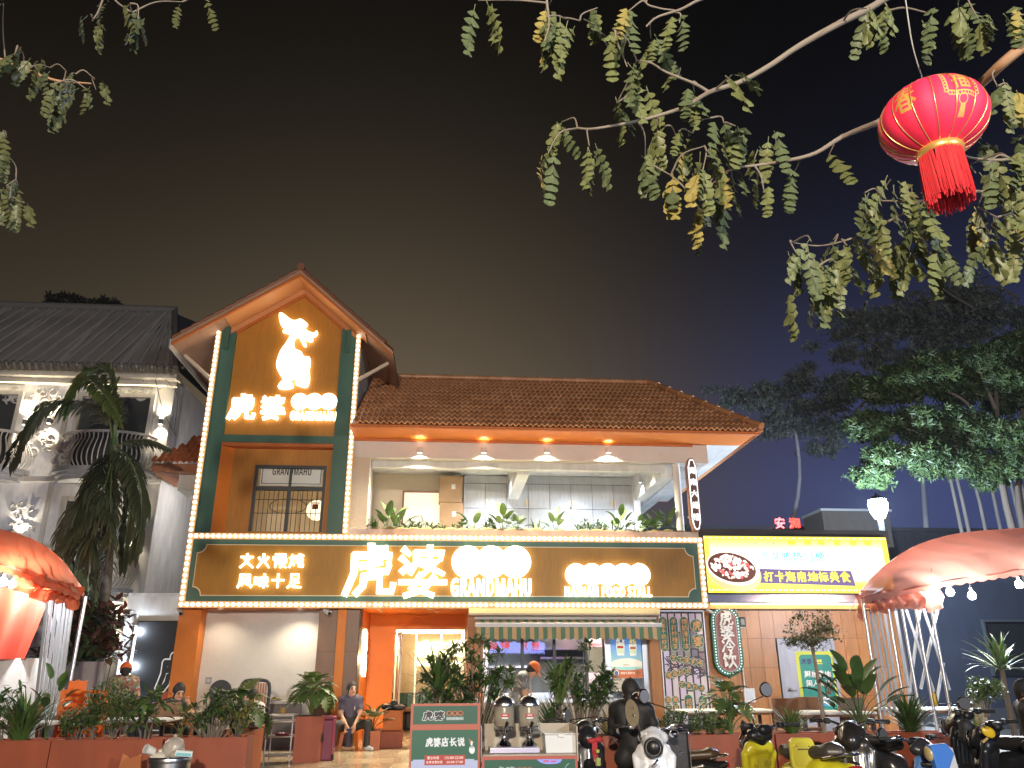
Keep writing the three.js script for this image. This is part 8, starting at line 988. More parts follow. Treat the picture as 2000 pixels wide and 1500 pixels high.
{ const z = 1.9, p = P(345, 1350, z); person('person in a black hat and dark top eating at a table on the left', [p.x, 0.1, z], 0.5, { hipL: [0.09, 0.44, 0], hipR: [-0.09, 0.44, 0], shL: [0.17, 0.86, 0.04], shR: [-0.17, 0.86, 0.04], neck: [0, 0.91, 0.05], elL: [0.25, 0.70, 0.2], elR: [-0.24, 0.66, 0.12], wrL: [0.15, 0.88, 0.32], wrR: [-0.08, 0.72, 0.32], hdL: [-0.3, 0.7, 0.3], knL: [0.14, 0.46, 0.42], knR: [-0.14, 0.46, 0.42], anL: [0.14, 0.1, 0.4], anR: [-0.14, 0.1, 0.4], toeL: [0.14, 0.03, 0.52], toeR: [-0.14, 0.03, 0.52] }, { top: [0.03, 0.03, 0.035], pants: [0.02, 0.02, 0.02], shoe: [0.05, 0.05, 0.05] }, { pos: [0.02, 1.03, 0.09], yaw: 0.2, pitch: 0.25 }, { hair: 'tied', beanie: [0.014, 0.013, 0.013] }); }
{ const z = 2.1, p = P(497, 1360, z); person('person with a dark hair knot and pale flowered shirt at a table', [p.x - 0.03, 0.1, z], pi + 0.5, { hipL: [0.09, 0.44, 0], hipR: [-0.09, 0.44, 0], shL: [0.18, 0.80, 0.05], shR: [-0.18, 0.80, 0.05], neck: [0, 0.86, 0.06], elL: [0.25, 0.6, 0.18], elR: [-0.25, 0.6, 0.18], wrL: [0.12, 0.72, 0.36], wrR: [-0.12, 0.72, 0.36], knL: [0.14, 0.46, 0.42], knR: [-0.14, 0.46, 0.42], anL: [0.14, 0.1, 0.4], anR: [-0.14, 0.1, 0.4], toeL: [0.14, 0.03, 0.52], toeR: [-0.14, 0.03, 0.52] }, { top: floral([[0.5, 0.46, 0.42], [0.45, 0.42, 0.4], [0.4, 0.38, 0.36], [0.05, 0.04, 0.05]]), pants: [0.06, 0.05, 0.05], shoe: [0.05, 0.05, 0.05], sleeve: [0.16, 0.14, 0.13] }, { pos: [0, 0.98, 0.1], pitch: 0.3 }, { hair: 'bun' }); }
{ const z = 2.5, p = P(1012, 1320, z); person('person in an orange cap and grey shirt bending over by the drinks window', [p.x, 0.1, z], pi / 2 - 0.25, { hipL: [0.09, 0.84, -0.12], hipR: [-0.09, 0.84, -0.12], shL: [0.18, 1.27, 0.1], shR: [-0.18, 1.27, 0.1], neck: [0, 1.32, 0.16], elL: [0.22, 1.0, 0.16], elR: [-0.22, 1.0, 0.16], wrL: [0.16, 0.80, 0.26], wrR: [-0.16, 0.80, 0.26], knL: [0.1, 0.44, -0.05], knR: [-0.1, 0.44, -0.05], anL: [0.1, 0.1, -0.1], anR: [-0.1, 0.1, -0.1], toeL: [0.1, 0.03, 0.03], toeR: [-0.1, 0.03, 0.03] }, { top: shirtB, pants: [0.03, 0.03, 0.03], shoe: [0.03, 0.03, 0.03] }, { pos: [0, 1.38, 0.26], pitch: 0.75 }, { hair: 'short', cap: [0.66, 0.13, 0.025], long: 1 }); }
{ const z = 3.6, p = P(912, 1350, z); person('person in an orange cap sitting half hidden behind the plants by the glass door', [p.x, 0.1, z], 0.9, { hipL: [0.09, 0.44, 0], hipR: [-0.09, 0.44, 0], shL: [0.18, 0.88, 0.04], shR: [-0.18, 0.88, 0.04], neck: [0, 0.94, 0.05], elL: [0.24, 0.68, 0.12], elR: [-0.24, 0.68, 0.12], wrL: [0.12, 0.62, 0.34], wrR: [-0.12, 0.62, 0.34], knL: [0.12, 0.46, 0.42], knR: [-0.12, 0.46, 0.42], anL: [0.12, 0.1, 0.4], anR: [-0.12, 0.1, 0.4], toeL: [0.12, 0.03, 0.52], toeR: [-0.12, 0.03, 0.52] }, { top: [0.5, 0.46, 0.42], pants: [0.04, 0.04, 0.05], shoe: [0.1, 0.1, 0.1] }, { pos: [0, 1.06, 0.08], pitch: 0.5 }, { hair: 'short', cap: [0.62, 0.12, 0.02] });
  const cs = thing('wood_chair', 'dark brown wooden chair under the half hidden person in the orange cap', 'chair', [p.x, 0.1, z - 0.02], 0.9 + pi, 'brown chairs on the terrace'); part(cs, 'seat', rbox(0.42, 0.05, 0.42, 0.015, 0, 0.33, 0), C.woodDark); part(cs, 'backrest', rbox(0.42, 0.34, 0.035, 0.012, 0, 0.7, 0.25), C.woodDark); for (const a of [-1, 1]) for (const b of [-1, 1]) part(cs, 'leg', box(a * 0.18 - 0.02, a * 0.18 + 0.02, 0, b > 0 ? 0.55 : 0.31, b * 0.2 - 0.02, b * 0.2 + 0.02), C.woodDark); }
{ const z = 7.75, p = P(1230, 1350, z); person('person in a black cap and black top seen from behind beside the white scooter', [p.x, 0.0, z], pi - 0.5, { hipL: [0.1, 0.56, 0], hipR: [-0.1, 0.56, 0], shL: [0.19, 1.06, 0.02], shR: [-0.19, 1.06, 0.02], neck: [0, 1.12, 0.03], elL: [0.26, 0.82, 0.08], elR: [-0.26, 0.82, 0.08], wrL: [0.18, 0.72, 0.3], wrR: [-0.18, 0.72, 0.3], knL: [0.14, 0.55, 0.42], knR: [-0.14, 0.55, 0.42], anL: [0.14, 0.1, 0.42], anR: [-0.14, 0.1, 0.42], toeL: [0.14, 0.03, 0.56], toeR: [-0.14, 0.03, 0.56] }, { top: [0.013, 0.012, 0.012], pants: [0.014, 0.013, 0.013], shoe: [0.03, 0.03, 0.03], sleeve: [0.013, 0.012, 0.012] }, { pos: [0, 1.225, 0.05], yaw: 0.1, pitch: 0.12 }, { hair: 'tied', cap: [0.018, 0.014, 0.012], long: 1 });
  const h = thing('hair_clip', 'pale curved clip in the hair of the person in the black cap', 'hair clip', P(1243, 1361, z + 0.16).toArray()); part(h, 'clip', new THREE.TorusGeometry(0.045, 0.006, 8, 20, 2.2).rotateZ(0.5), std([0.5, 0.45, 0.4], 0.4)); part(h, 'tip', ball(0.008, 0.04, 0.02, 0), C.paper); }
{ const z = 7.6, p = P(2000, 1385, z); person('person in a dark cap and black top cut by the right edge of the view', [p.x + 0.02, 0.0, z], 1.15, { hipL: [0.1, 0.62, 0], hipR: [-0.1, 0.62, 0], shL: [0.2, 1.02, 0.0], shR: [-0.2, 1.02, 0.0], neck: [0, 1.08, 0.02], elL: [0.26, 0.78, 0.08], elR: [-0.26, 0.78, 0.08], wrL: [0.18, 0.75, 0.32], wrR: [-0.18, 0.75, 0.32], knL: [0.14, 0.56, 0.42], knR: [-0.14, 0.56, 0.42], anL: [0.14, 0.1, 0.4], anR: [-0.14, 0.1, 0.4], toeL: [0.14, 0.03, 0.54], toeR: [-0.14, 0.03, 0.54] }, { top: [0.012, 0.013, 0.018], pants: [0.014, 0.014, 0.016], shoe: [0.05, 0.05, 0.05] }, { pos: [0, 1.19, 0.04], yaw: -0.5, pitch: 0.1 }, { hair: 'short', cap: [0.012, 0.012, 0.014], long: 1 }); }

// ---------- scooters (forward is +x in their own axes) ----------
const gloss = (c, o = {}) => std(c, 0.28, 0, { phys: 1, clearcoat: 0.8, clearcoatRoughness: 0.08, ...o });
function scooter(name, label, pos, turn, o) {
  const t = thing(name, label, 'scooter', pos, turn); t.scale.setScalar(o.scale ?? 1); const body = gloss(o.body), trim = o.trim ?? C.black, lk = 1;
  for (const x of [0.56, -0.58]) { const w = sub(t, 'wheel'); part(w, 'tyre', new THREE.TorusGeometry(0.185, 0.05, 12, 36).translate(x, 0.235, 0), C.rubber); part(w, 'rim', M([new THREE.TorusGeometry(0.13, 0.016, 8, 30).translate(x, 0.235, 0), ...[0, 1, 2, 3, 4].map((i) => rod(V(x, 0.235, 0), V(x + 0.13 * Math.cos(i * 1.257), 0.235 + 0.13 * Math.sin(i * 1.257), 0), 0.014)), rod(V(x, 0.235, -0.05), V(x, 0.235, 0.05), 0.035)]), C.alu); }
  const w = o.w ?? 0.17, hgt = o.h ?? 0.86, sd = (b, k = 0.05, cell = 0.014) => { const g = sdfMesh(b, cell, k); g.deleteAttribute('color'); return g; };
  part(t, 'leg_shield', sd([[[0.40, 0.30, -w * 0.8], [0.34, hgt - 0.12, -w], 0.035, 0.04], [[0.40, 0.30, w * 0.8], [0.34, hgt - 0.12, w], 0.035, 0.04], [[0.42, 0.30, 0], [0.36, hgt - 0.08, 0], 0.06, 0.055], [[0.41, 0.32, -w * 0.45], [0.35, hgt - 0.09, -w * 0.5], 0.05, 0.05], [[0.41, 0.32, w * 0.45], [0.35, hgt - 0.09, w * 0.5], 0.05, 0.05], [[0.33, hgt - 0.05, -w * 0.6], [0.33, hgt - 0.05, w * 0.6], 0.06, 0.06]], 0.06), body);
  part(t, 'front_fender', sd([[[0.50, 0.42, 0], [0.66, 0.40, 0], 0.085, 0.075], [[0.66, 0.40, 0], [0.78, 0.28, 0], 0.075, 0.055], [[0.44, 0.36, 0], [0.42, 0.5, 0], 0.08, 0.07]], 0.05), body);
  part(t, 'floorboard', rbox(0.5, 0.06, 0.32, 0.02, 0.12, 0.31, 0), trim);
  part(t, 'rear_body', sd([[[-0.1, 0.42, 0], [-0.62, 0.52, 0], 0.13, 0.12], [[-0.12, 0.5, 0.05], [-0.5, 0.58, 0.07], 0.1, 0.09], [[-0.12, 0.5, -0.05], [-0.5, 0.58, -0.07], 0.1, 0.09], [[-0.62, 0.55, 0], [-0.8, 0.6, 0], 0.09, 0.05]], 0.06), o.tail ? gloss(o.tail) : body);
  const seat = part(t, 'seat', sd([[[-0.02, 0.70, 0], [-0.3, 0.685, 0], 0.06, 0.075], [[-0.12, 0.69, 0.06], [-0.62, 0.73, 0.07], 0.06, 0.06], [[-0.12, 0.69, -0.06], [-0.62, 0.73, -0.07], 0.06, 0.06], [[-0.62, 0.73, 0.0], [-0.68, 0.73, 0], 0.09, 0.07]], 0.06), std(o.seat ?? [0.016, 0.014, 0.013], 0.38, 0));
  part(t, 'grab_rail', tube([V(-0.6, 0.68, 0.14), V(-0.8, 0.72, 0.13), V(-0.86, 0.73, 0), V(-0.8, 0.72, -0.13), V(-0.6, 0.68, -0.14)], 0.012, 0.012, 8, 30), C.chrome);
  part(t, 'dash_cowl', sd([[[0.36, hgt + 0.02, 0], [0.30, hgt + 0.08, 0], 0.105, 0.09], [[0.30, hgt + 0.06, -0.1], [0.30, hgt + 0.06, 0.1], 0.06, 0.06], [[0.42, hgt - 0.02, 0], [0.40, hgt + 0.0, 0], 0.1, 0.1]], 0.05), o.cowl ? gloss(o.cowl) : body);
  part(t, 'instrument_panel', sd([[[0.22, hgt + 0.12, -0.04], [0.22, hgt + 0.12, 0.04], 0.05, 0.05]], 0.02), C.black);
  const hl = o.plain ? new THREE.Group() : sub(t, 'headlight'); part(hl, 'bezel', new THREE.TorusGeometry(0.088, 0.012, 10, 32).rotateY(pi / 2).translate(0.512, hgt - 0.02, 0), o.hole ? C.black : C.chrome); part(hl, 'lens', new THREE.SphereGeometry(0.09, 24, 12, 0, 6.3, 0, 0.9).rotateZ(-pi / 2).scale(0.7, 1, 1).translate(0.468, hgt - 0.02, 0), o.hole ? C.black : std([0.4, 0.42, 0.45], 0.08, 0.5));
  const hy = hgt + 0.14; part(t, 'handlebar', tube([V(0.16, hy + 0.02, -0.33), V(0.22, hy + 0.02, -0.2), V(0.26, hy - 0.02, -0.06), V(0.26, hy - 0.02, 0.06), V(0.22, hy + 0.02, 0.2), V(0.16, hy + 0.02, 0.33)], 0.013, 0.013, 8, 40), C.chrome);
  for (const s of [-1, 1]) { part(t, 'grip', rod(V(0.18, hy + 0.02, s * 0.27), V(0.12, hy + 0.02, s * 0.40), 0.02, 0.021, 14), C.rubber); part(t, 'brake_lever', tube([V(0.25, hy + 0.03, s * 0.2), V(0.27, hy + 0.02, s * 0.28), V(0.22, hy + 0.0, s * 0.40)], 0.007, 0.005, 6), o.hole ? C.chrome : C.black); part(t, 'switch_block', rbox(0.06, 0.06, 0.07, 0.015, 0.21, hy + 0.02, s * 0.22), o.hole ? C.chrome : C.black); }
  part(t, 'rear_light', rbox(0.03, 0.06, 0.16, 0.012, -0.85, 0.6, 0), std([0.3, 0.01, 0.01], 0.2));
  t.updateMatrixWorld(true);
  (o.mirrors ?? []).forEach(([px, py, z, s, c, rx = 0.6, yaw = 0]) => { const q = t.worldToLocal(P(px, py, z)), m = sub(t, 'mirror'); part(m, 'stem', tube([V(0.24, hy + 0.02, s * 0.17), V(0.25, (hy + q.y) / 2, s * 0.22), q.clone().add(V(0, -0.05, 0))], 0.007, 0.006, 6), C.chrome); const gz = new THREE.Matrix4().makeRotationY(-turn + yaw).setPosition(q); part(m, 'housing', ball(0.075, 0, 0, 0, rx + 0.25, 1.05, 0.32, 14).applyMatrix4(gz), c); part(m, 'glass', new THREE.CircleGeometry(0.066, 28).scale(rx + 0.22, 1, 1).translate(0, 0, 0.0255).applyMatrix4(gz), std([0.22, 0.22, 0.24], 0.2, 0.6)); });
  return t;
}
const join = (t, o) => { t.updateMatrixWorld(true); t.attach(o); const l = o.userData.label; o.userData = { label: l }; };
const Xz = (px, z) => P(px, 1450, z).x;
{ // white retro scooter facing the street
  const t = scooter('white_scooter', 'white retro scooter with black round headlight and chrome trim facing the street', [P(1277, 1450, 8.4).x + 0.12, 0, 7.9], -pi / 2 - 0.25, { body: [0.74, 0.75, 0.78], hole: 1, h: 0.74, w: 0.19, seat: [0.016, 0.014, 0.013], mirrors: [[1258, 1360, 8.0, -1, C.chrome, 0.55]] });
  const hy = 0.74; part(t, 'emblem', M([tube([V(0.60, 0.62, -0.04), V(0.62, 0.58, 0), V(0.60, 0.55, 0.03)], 0.012, 0.008, 6)]), C.chrome);
  const vz = 8.35, v = P(1235, 1393, vz); t.updateMatrixWorld(true); const q = t.worldToLocal(v.clone()), vis = sub(t, 'visor'); const mtx = new THREE.Matrix4().makeRotationY(pi / 2 - 0.5).setPosition(q); part(vis, 'plate', prism(new THREE.Shape().absellipse(0, 0, 0.075, 0.13, 0, 2 * pi, false, 0.12), 0.008, 0.003).applyMatrix4(mtx), std([0.5, 0.42, 0.28], 0.12, 0, { phys: 1, transmission: 0.55, thickness: 0 })); part(vis, 'bolt', M([ball(0.014, 0.02, 0.05, 0.014), ball(0.014, 0.025, -0.02, 0.014)]).applyMatrix4(mtx), C.chrome); part(vis, 'bracket', tube([V(0.06, -0.06, 0), V(0.06, -0.16, -0.02), V(0.05, -0.24, -0.06)], 0.012, 0.012, 8).applyMatrix4(mtx), C.chrome);
  part(t, 'chrome_guard', ball(0.05, 0.36, hy + 0.1, -0.22, 1, 0.8, 1), C.chrome);
  part(t, 'crest', M([prism(rrect(0.09, 0.012, 0.005), 0.006).rotateY(pi / 2).translate(0.735, 0.445, 0.02), prism(rrect(0.014, 0.09, 0.006), 0.006).rotateY(pi / 2).translate(0.74, 0.41, -0.02)]), C.frame);
}
{ const t = scooter('low_black_scooter', 'low black scooter with a brown seat and lockable top box behind the white scooter', [P(1405, 1480, 7.5).x - 0.62, 0, 7.5], pi - 0.25, { scale: 0.8, body: [0.012, 0.012, 0.013], seat: [0.085, 0.05, 0.028], h: 0.74, mirrors: [] }); t.updateMatrixWorld(true);
  const a = P(1318, 1452, 7.85), b = thing('top_box', 'black leather covered box with chrome lock between the white and black scooters', 'box', [a.x, 0.0, 7.8], -0.12); const y0 = P(1318, 1500, 7.85).y - 0.1, y1 = P(1318, 1424, 7.85).y; part(b, 'case', rbox(0.29, y1 - y0, 0.28, 0.03, 0, (y0 + y1) / 2, 0), std([0.014, 0.013, 0.013], 0.35, 0, { bumpMap: fineT, bumpScale: 0.002 })); part(b, 'edge_trim', tube([V(0.145, y0, 0.14), V(0.147, y1 - 0.03, 0.14), V(0.12, y1, 0.135), V(0.02, y1 + 0.002, 0.14)], 0.007, 0.007, 6), C.chrome); part(b, 'lock', M([new THREE.TorusGeometry(0.024, 0.006, 8, 20), ball(0.015, 0, 0, 0)]).translate(0.05, (y0 + y1) / 2 + 0.02, 0.143), C.chrome); part(b, 'stay', box(-0.03, 0.03, 0, y0, -0.03, 0.03), C.black); join(t, b); }
{ // dark scooter left of the seated woman, only handle and shield show
  const t = scooter('dark_scooter', 'dark scooter with a red ribbon on its handlebar beside the drinks cart', [P(1150, 1450, 8.0).x, 0, 7.3], -pi / 2 + 0.1, { plain: 1, body: [0.014, 0.014, 0.016], h: 0.78, mirrors: [[1106, 1397, 8.0, -1, C.chrome, 0.4, 0.6]] });
  const r = P(1162, 1447, 8.25), rb = thing('red_ribbon', 'red ribbon tied to the dark scooter handlebar', 'ribbon', r.toArray()); part(rb, 'bow', M([ball(0.04, -0.03, 0, 0, 1.2, 0.7, 0.5), ball(0.04, 0.035, 0.01, 0, 1.2, 0.7, 0.5)]), std([0.35, 0.015, 0.02], 0.7)); part(rb, 'tail', quadSheet([[V(-0.03, 0, 0.01), V(0.02, 0, 0.01)], [V(-0.04, -0.1, 0.03), V(0.02, -0.1, 0.02)], [V(-0.02, -0.2, 0.01), V(0.03, -0.19, 0.02)]]), std([0.35, 0.015, 0.02], 0.7));
  const bq = P(1168, 1484, 8.35), bt = thing('drink_bottle', 'clear bottle with a green cap hung on the dark scooter', 'bottle', [bq.x, bq.y - 0.06, 8.35]); part(bt, 'bottle', lathe([[0.001, 0], [0.032, 0], [0.034, 0.02], [0.033, 0.09], [0.016, 0.115], [0.016, 0.125]], 18), C.glass); part(bt, 'drink', new THREE.CylinderGeometry(0.028, 0.028, 0.07, 16).translate(0, 0.04, 0), std([0.4, 0.42, 0.12], 0.3)); part(bt, 'cap', new THREE.CylinderGeometry(0.02, 0.02, 0.03, 16).translate(0, 0.14, 0), std([0.35, 0.42, 0.05], 0.4)); }
{ // yellow scooter seen from the rider's side
  const ang = pi / 2 + 0.42, t = scooter('yellow_scooter', 'bright yellow scooter with black dashboard seen from the rider side', [P(1490, 1470, 8.3).x + 0.1, 0, 8.6], ang, { body: [0.56, 0.50, 0.02], h: 0.76, w: 0.2, cowl: [0.014, 0.014, 0.014], seat: [0.05, 0.042, 0.036], mirrors: [[1496, 1347, 8.1, -1, C.black, 0.75], [1452, 1422, 8.3, 1, C.black, 0.3, 0.7]] });
  part(t, 'glove_pocket', M([rbox(0.03, 0.2, 0.2, 0.012, 0.305, 0.52, 0)]), gloss([0.44, 0.39, 0.015])); part(t, 'pocket_slot', M([rbox(0.012, 0.06, 0.03, 0.005, 0.29, 0.52, -0.1), rbox(0.012, 0.03, 0.03, 0.005, 0.288, 0.56, 0.09), rbox(0.02, 0.16, 0.07, 0.012, 0.287, 0.5, 0.03)]), std([0.3, 0.27, 0.02], 0.4)); 
  const br = thing('yellow_backrest', 'square yellow backrest plate on a post behind the yellow scooter seat', 'backrest', P(1567, 1473, 9.0).toArray(), -0.1); part(br, 'plate', prism(rrect(0.22, 0.27, 0.05), 0.03, 0.01).translate(0, 0, -0.01), gloss([0.56, 0.50, 0.02])); part(br, 'raised_rim', prism(rrect(0.17, 0.2, 0.04), 0.006, 0.003).translate(0, 0, 0.03), gloss([0.50, 0.45, 0.018])); part(br, 'slot', M([box(-0.05, 0.05, 0.04, 0.05, 0.039, 0.042), ball(0.006, -0.06, 0.07, 0.039), ball(0.006, 0.06, 0.07, 0.039)]), C.dark); part(br, 'post', rod(V(0, -0.13, 0), V(-0.01, -0.26, 0), 0.02, 0.02, 10), gloss([0.56, 0.50, 0.02])); part(br, 'knob', ball(0.02, -0.01, -0.16, 0.03), C.paper); join(t, br); }
{ scooter('black_scooter', 'glossy black scooter with chrome dashboard in front of the paddle leaved plant', [P(1668, 1470, 8.4).x + 0.2, 0, 8.0], -pi / 2 - 0.5, { plain: 1, cowl: [0.02, 0.018, 0.016], body: [0.03, 0.024, 0.016], h: 0.78, w: 0.2, mirrors: [[1722, 1436, 8.2, -1, C.black, 0.9, 0.5]] });
  const bw = scooter('blue_white_scooter', 'scooter with a faceted blue and white front fairing near the right edge', [P(1825, 1480, 8.6).x - 0.1, 0, 8.15], -pi / 2 + 0.3, { body: [0.10, 0.24, 0.62], h: 0.62, w: 0.16, plain: 1, tail: [0.03, 0.03, 0.035], cowl: [0.03, 0.03, 0.035], mirrors: [] });
  const f = P(1838, 1478, 8.85), fa = thing('front_fairing', 'angular blue and white plastic fairing facing the street', 'fairing', f.toArray(), 0.1); part(fa, 'blue_panel', prism([[-0.13, 0.1], [0.04, 0.11], [0.1, 0.03], [-0.02, -0.16], [-0.09, -0.16]], 0.05, 0.012), gloss([0.06, 0.2, 0.62])); part(fa, 'white_panel', prism([[0.045, 0.105], [0.1, 0.07], [0.13, -0.16], [-0.015, -0.16], [0.105, 0.03]], 0.045, 0.012), gloss([0.55, 0.57, 0.6])); part(fa, 'edge_lamp', ball(0.06, -0.13, 0.03, 0, 0.5, 1.2, 1), std([0.5, 0.4, 0.2], 0.15)); part(fa, 'stay', rod(V(0, -0.1, -0.02), V(0, -0.1, -0.3), 0.03), C.black); join(bw, fa);
  const d1 = scooter('dark_moped', 'black moped with round black mirror and yellow backed mirror behind the blue fairing', [P(1885, 1420, 7.6).x + 0.1, 0, 7.9], pi / 2 + 0.5, { body: [0.012, 0.013, 0.016], h: 0.84, w: 0.19, mirrors: [[1882, 1374, 7.6, -1, C.black, 0.85], [1826, 1366, 7.7, 1, std([0.5, 0.33, 0.02], 0.3), 0.3, 0.9]] });
  const d2 = scooter('dark_moped', 'black moped with a tilted bright yellow oval mirror at the right edge', [P(1955, 1460, 8.4).x + 0.2, 0, 8.5], pi / 2 + 0.7, { body: [0.012, 0.013, 0.017], h: 0.76, w: 0.18, mirrors: [] });
  const m = thing('yellow_mirror', 'tilted bright yellow oval mirror on a short wooden coloured stem near the right edge', 'mirror', P(1931, 1430, 8.5).toArray()); part(m, 'housing', ball(0.075, 0, 0, 0, 1.0, 0.72, 0.35, 14).rotateZ(-0.5), std([0.60, 0.40, 0.02], 0.3)); part(m, 'stem', rod(V(-0.02, -0.06, -0.01), V(-0.09, -0.1, 0), 0.013), std([0.45, 0.3, 0.12], 0.4)); part(m, 'clamp', rod(V(-0.09, -0.1, 0), V(-0.13, -0.3, -0.05), 0.012), C.black); join(d2, m);
  const s = thing('dark_backrest', 'large black padded seat back between the two dark mopeds', 'seat', P(1905, 1440, 8.0).toArray(), 0.2); part(s, 'pad', sdfMesh([[[-0.1, 0.12, 0], [0.14, -0.12, 0.05], 0.07, 0.08, [0.014, 0.016, 0.022]], [[-0.12, 0.0, 0], [0.02, -0.2, 0.05], 0.08, 0.08, [0.014, 0.016, 0.022]]], 0.014, 0.08), bodyMat); part(s, 'stay', rod(V(0, -0.15, 0), V(0.02, -0.6, 0), 0.02), C.black); join(d1, s); }
// ---------- branches overhead and the lantern ----------
function nearTree(label, depth, trunkAt, branches, clusters, S, ms) {
  const t = thing('overhanging_tree', label, 'tree'), q = (p, d = depth) => Q(p[0], p[1], d + (p[2] ?? 0));
  const nodes = []; branches.forEach((b) => { const pts = b.pts.map((p) => q(p)); part(t, 'branch', tube(pts, b.r0, b.r1, 8, pts.length * 6), b.mat); const c = new THREE.CatmullRomCurve3(pts); for (let i = 0; i <= 30; i++) nodes.push(c.getPoint(i / 30)); });
  part(t, 'trunk', tube(trunkAt, 0.16, 0.05, 10), C.bark);
  const spray = [0, 1, 2, 3].map((k) => { const g = [], L = 0.2 + 0.02 * k, n = 6 + (k % 2); for (let i = 1; i <= n; i++) { const u = i / n, y = -L * u, z = 0.05 * Math.sin(u * 2 + k); for (const s of [-1, 1]) { const len = (0.060 + 0.016 * Math.sin(u * pi)) * (u < 0.2 ? 0.8 : 1), lf = blade(len, len * 0.66, 0.5, 4, 0.25, (v) => Math.sin(pi * Math.pow(v, 1.5)) ** 0.6); g.push(lf.rotateZ(s * -(2.38 + 0.4 * u + 0.15 * hash(i, s, k))).rotateY(1.1 * s * (hash(i, k, 3) - 0.3)).translate(0, y, z)); } } const tip = blade(0.055, 0.03, 0.3, 4, 0.2).rotateZ(pi).translate(0, -L, 0.05 * Math.sin(2 + k)); g.push(tip, tube([V(0, 0, 0), V(0, -L * 0.5, 0.05 * Math.sin(1 + k)), V(0, -L, 0.05 * Math.sin(2 + k))], 0.003, 0.0015, 4)); return M(g); });
  const tw = []; clusters.forEach(([x, y, n]) => { const dd = depth + rr(-0.25, 0.25), c = Q(x, y, dd); let best = nodes[0]; for (const m of nodes) if (m.distanceToSquared(c) < best.distanceToSquared(c)) best = m; if (best.distanceTo(c) > 0.02) tw.push(tube([best, best.clone().lerp(c, 0.5).add(V(rr(-0.03, 0.03), 0.03, rr(-0.03, 0.03))), c], 0.006, 0.003, 5)); nodes.push(c);
    for (let i = 0; i < n; i++) { const l = part(t, 'leaf', spray[Math.floor(rnd() * 4)], rnd() < 0.07 ? ms[2] : ms[i % 2]); move(l, c.clone().add(V(rr(-0.04, 0.04), rr(-0.02, 0.02), rr(-0.04, 0.04))), rr(-1.4, 1.4), rr(-0.35, 0.3), rr(-0.35, 0.35), S * rr(0.8, 1.15)); } });
  part(t, 'twigs', M(tw), C.twig); return t;
}
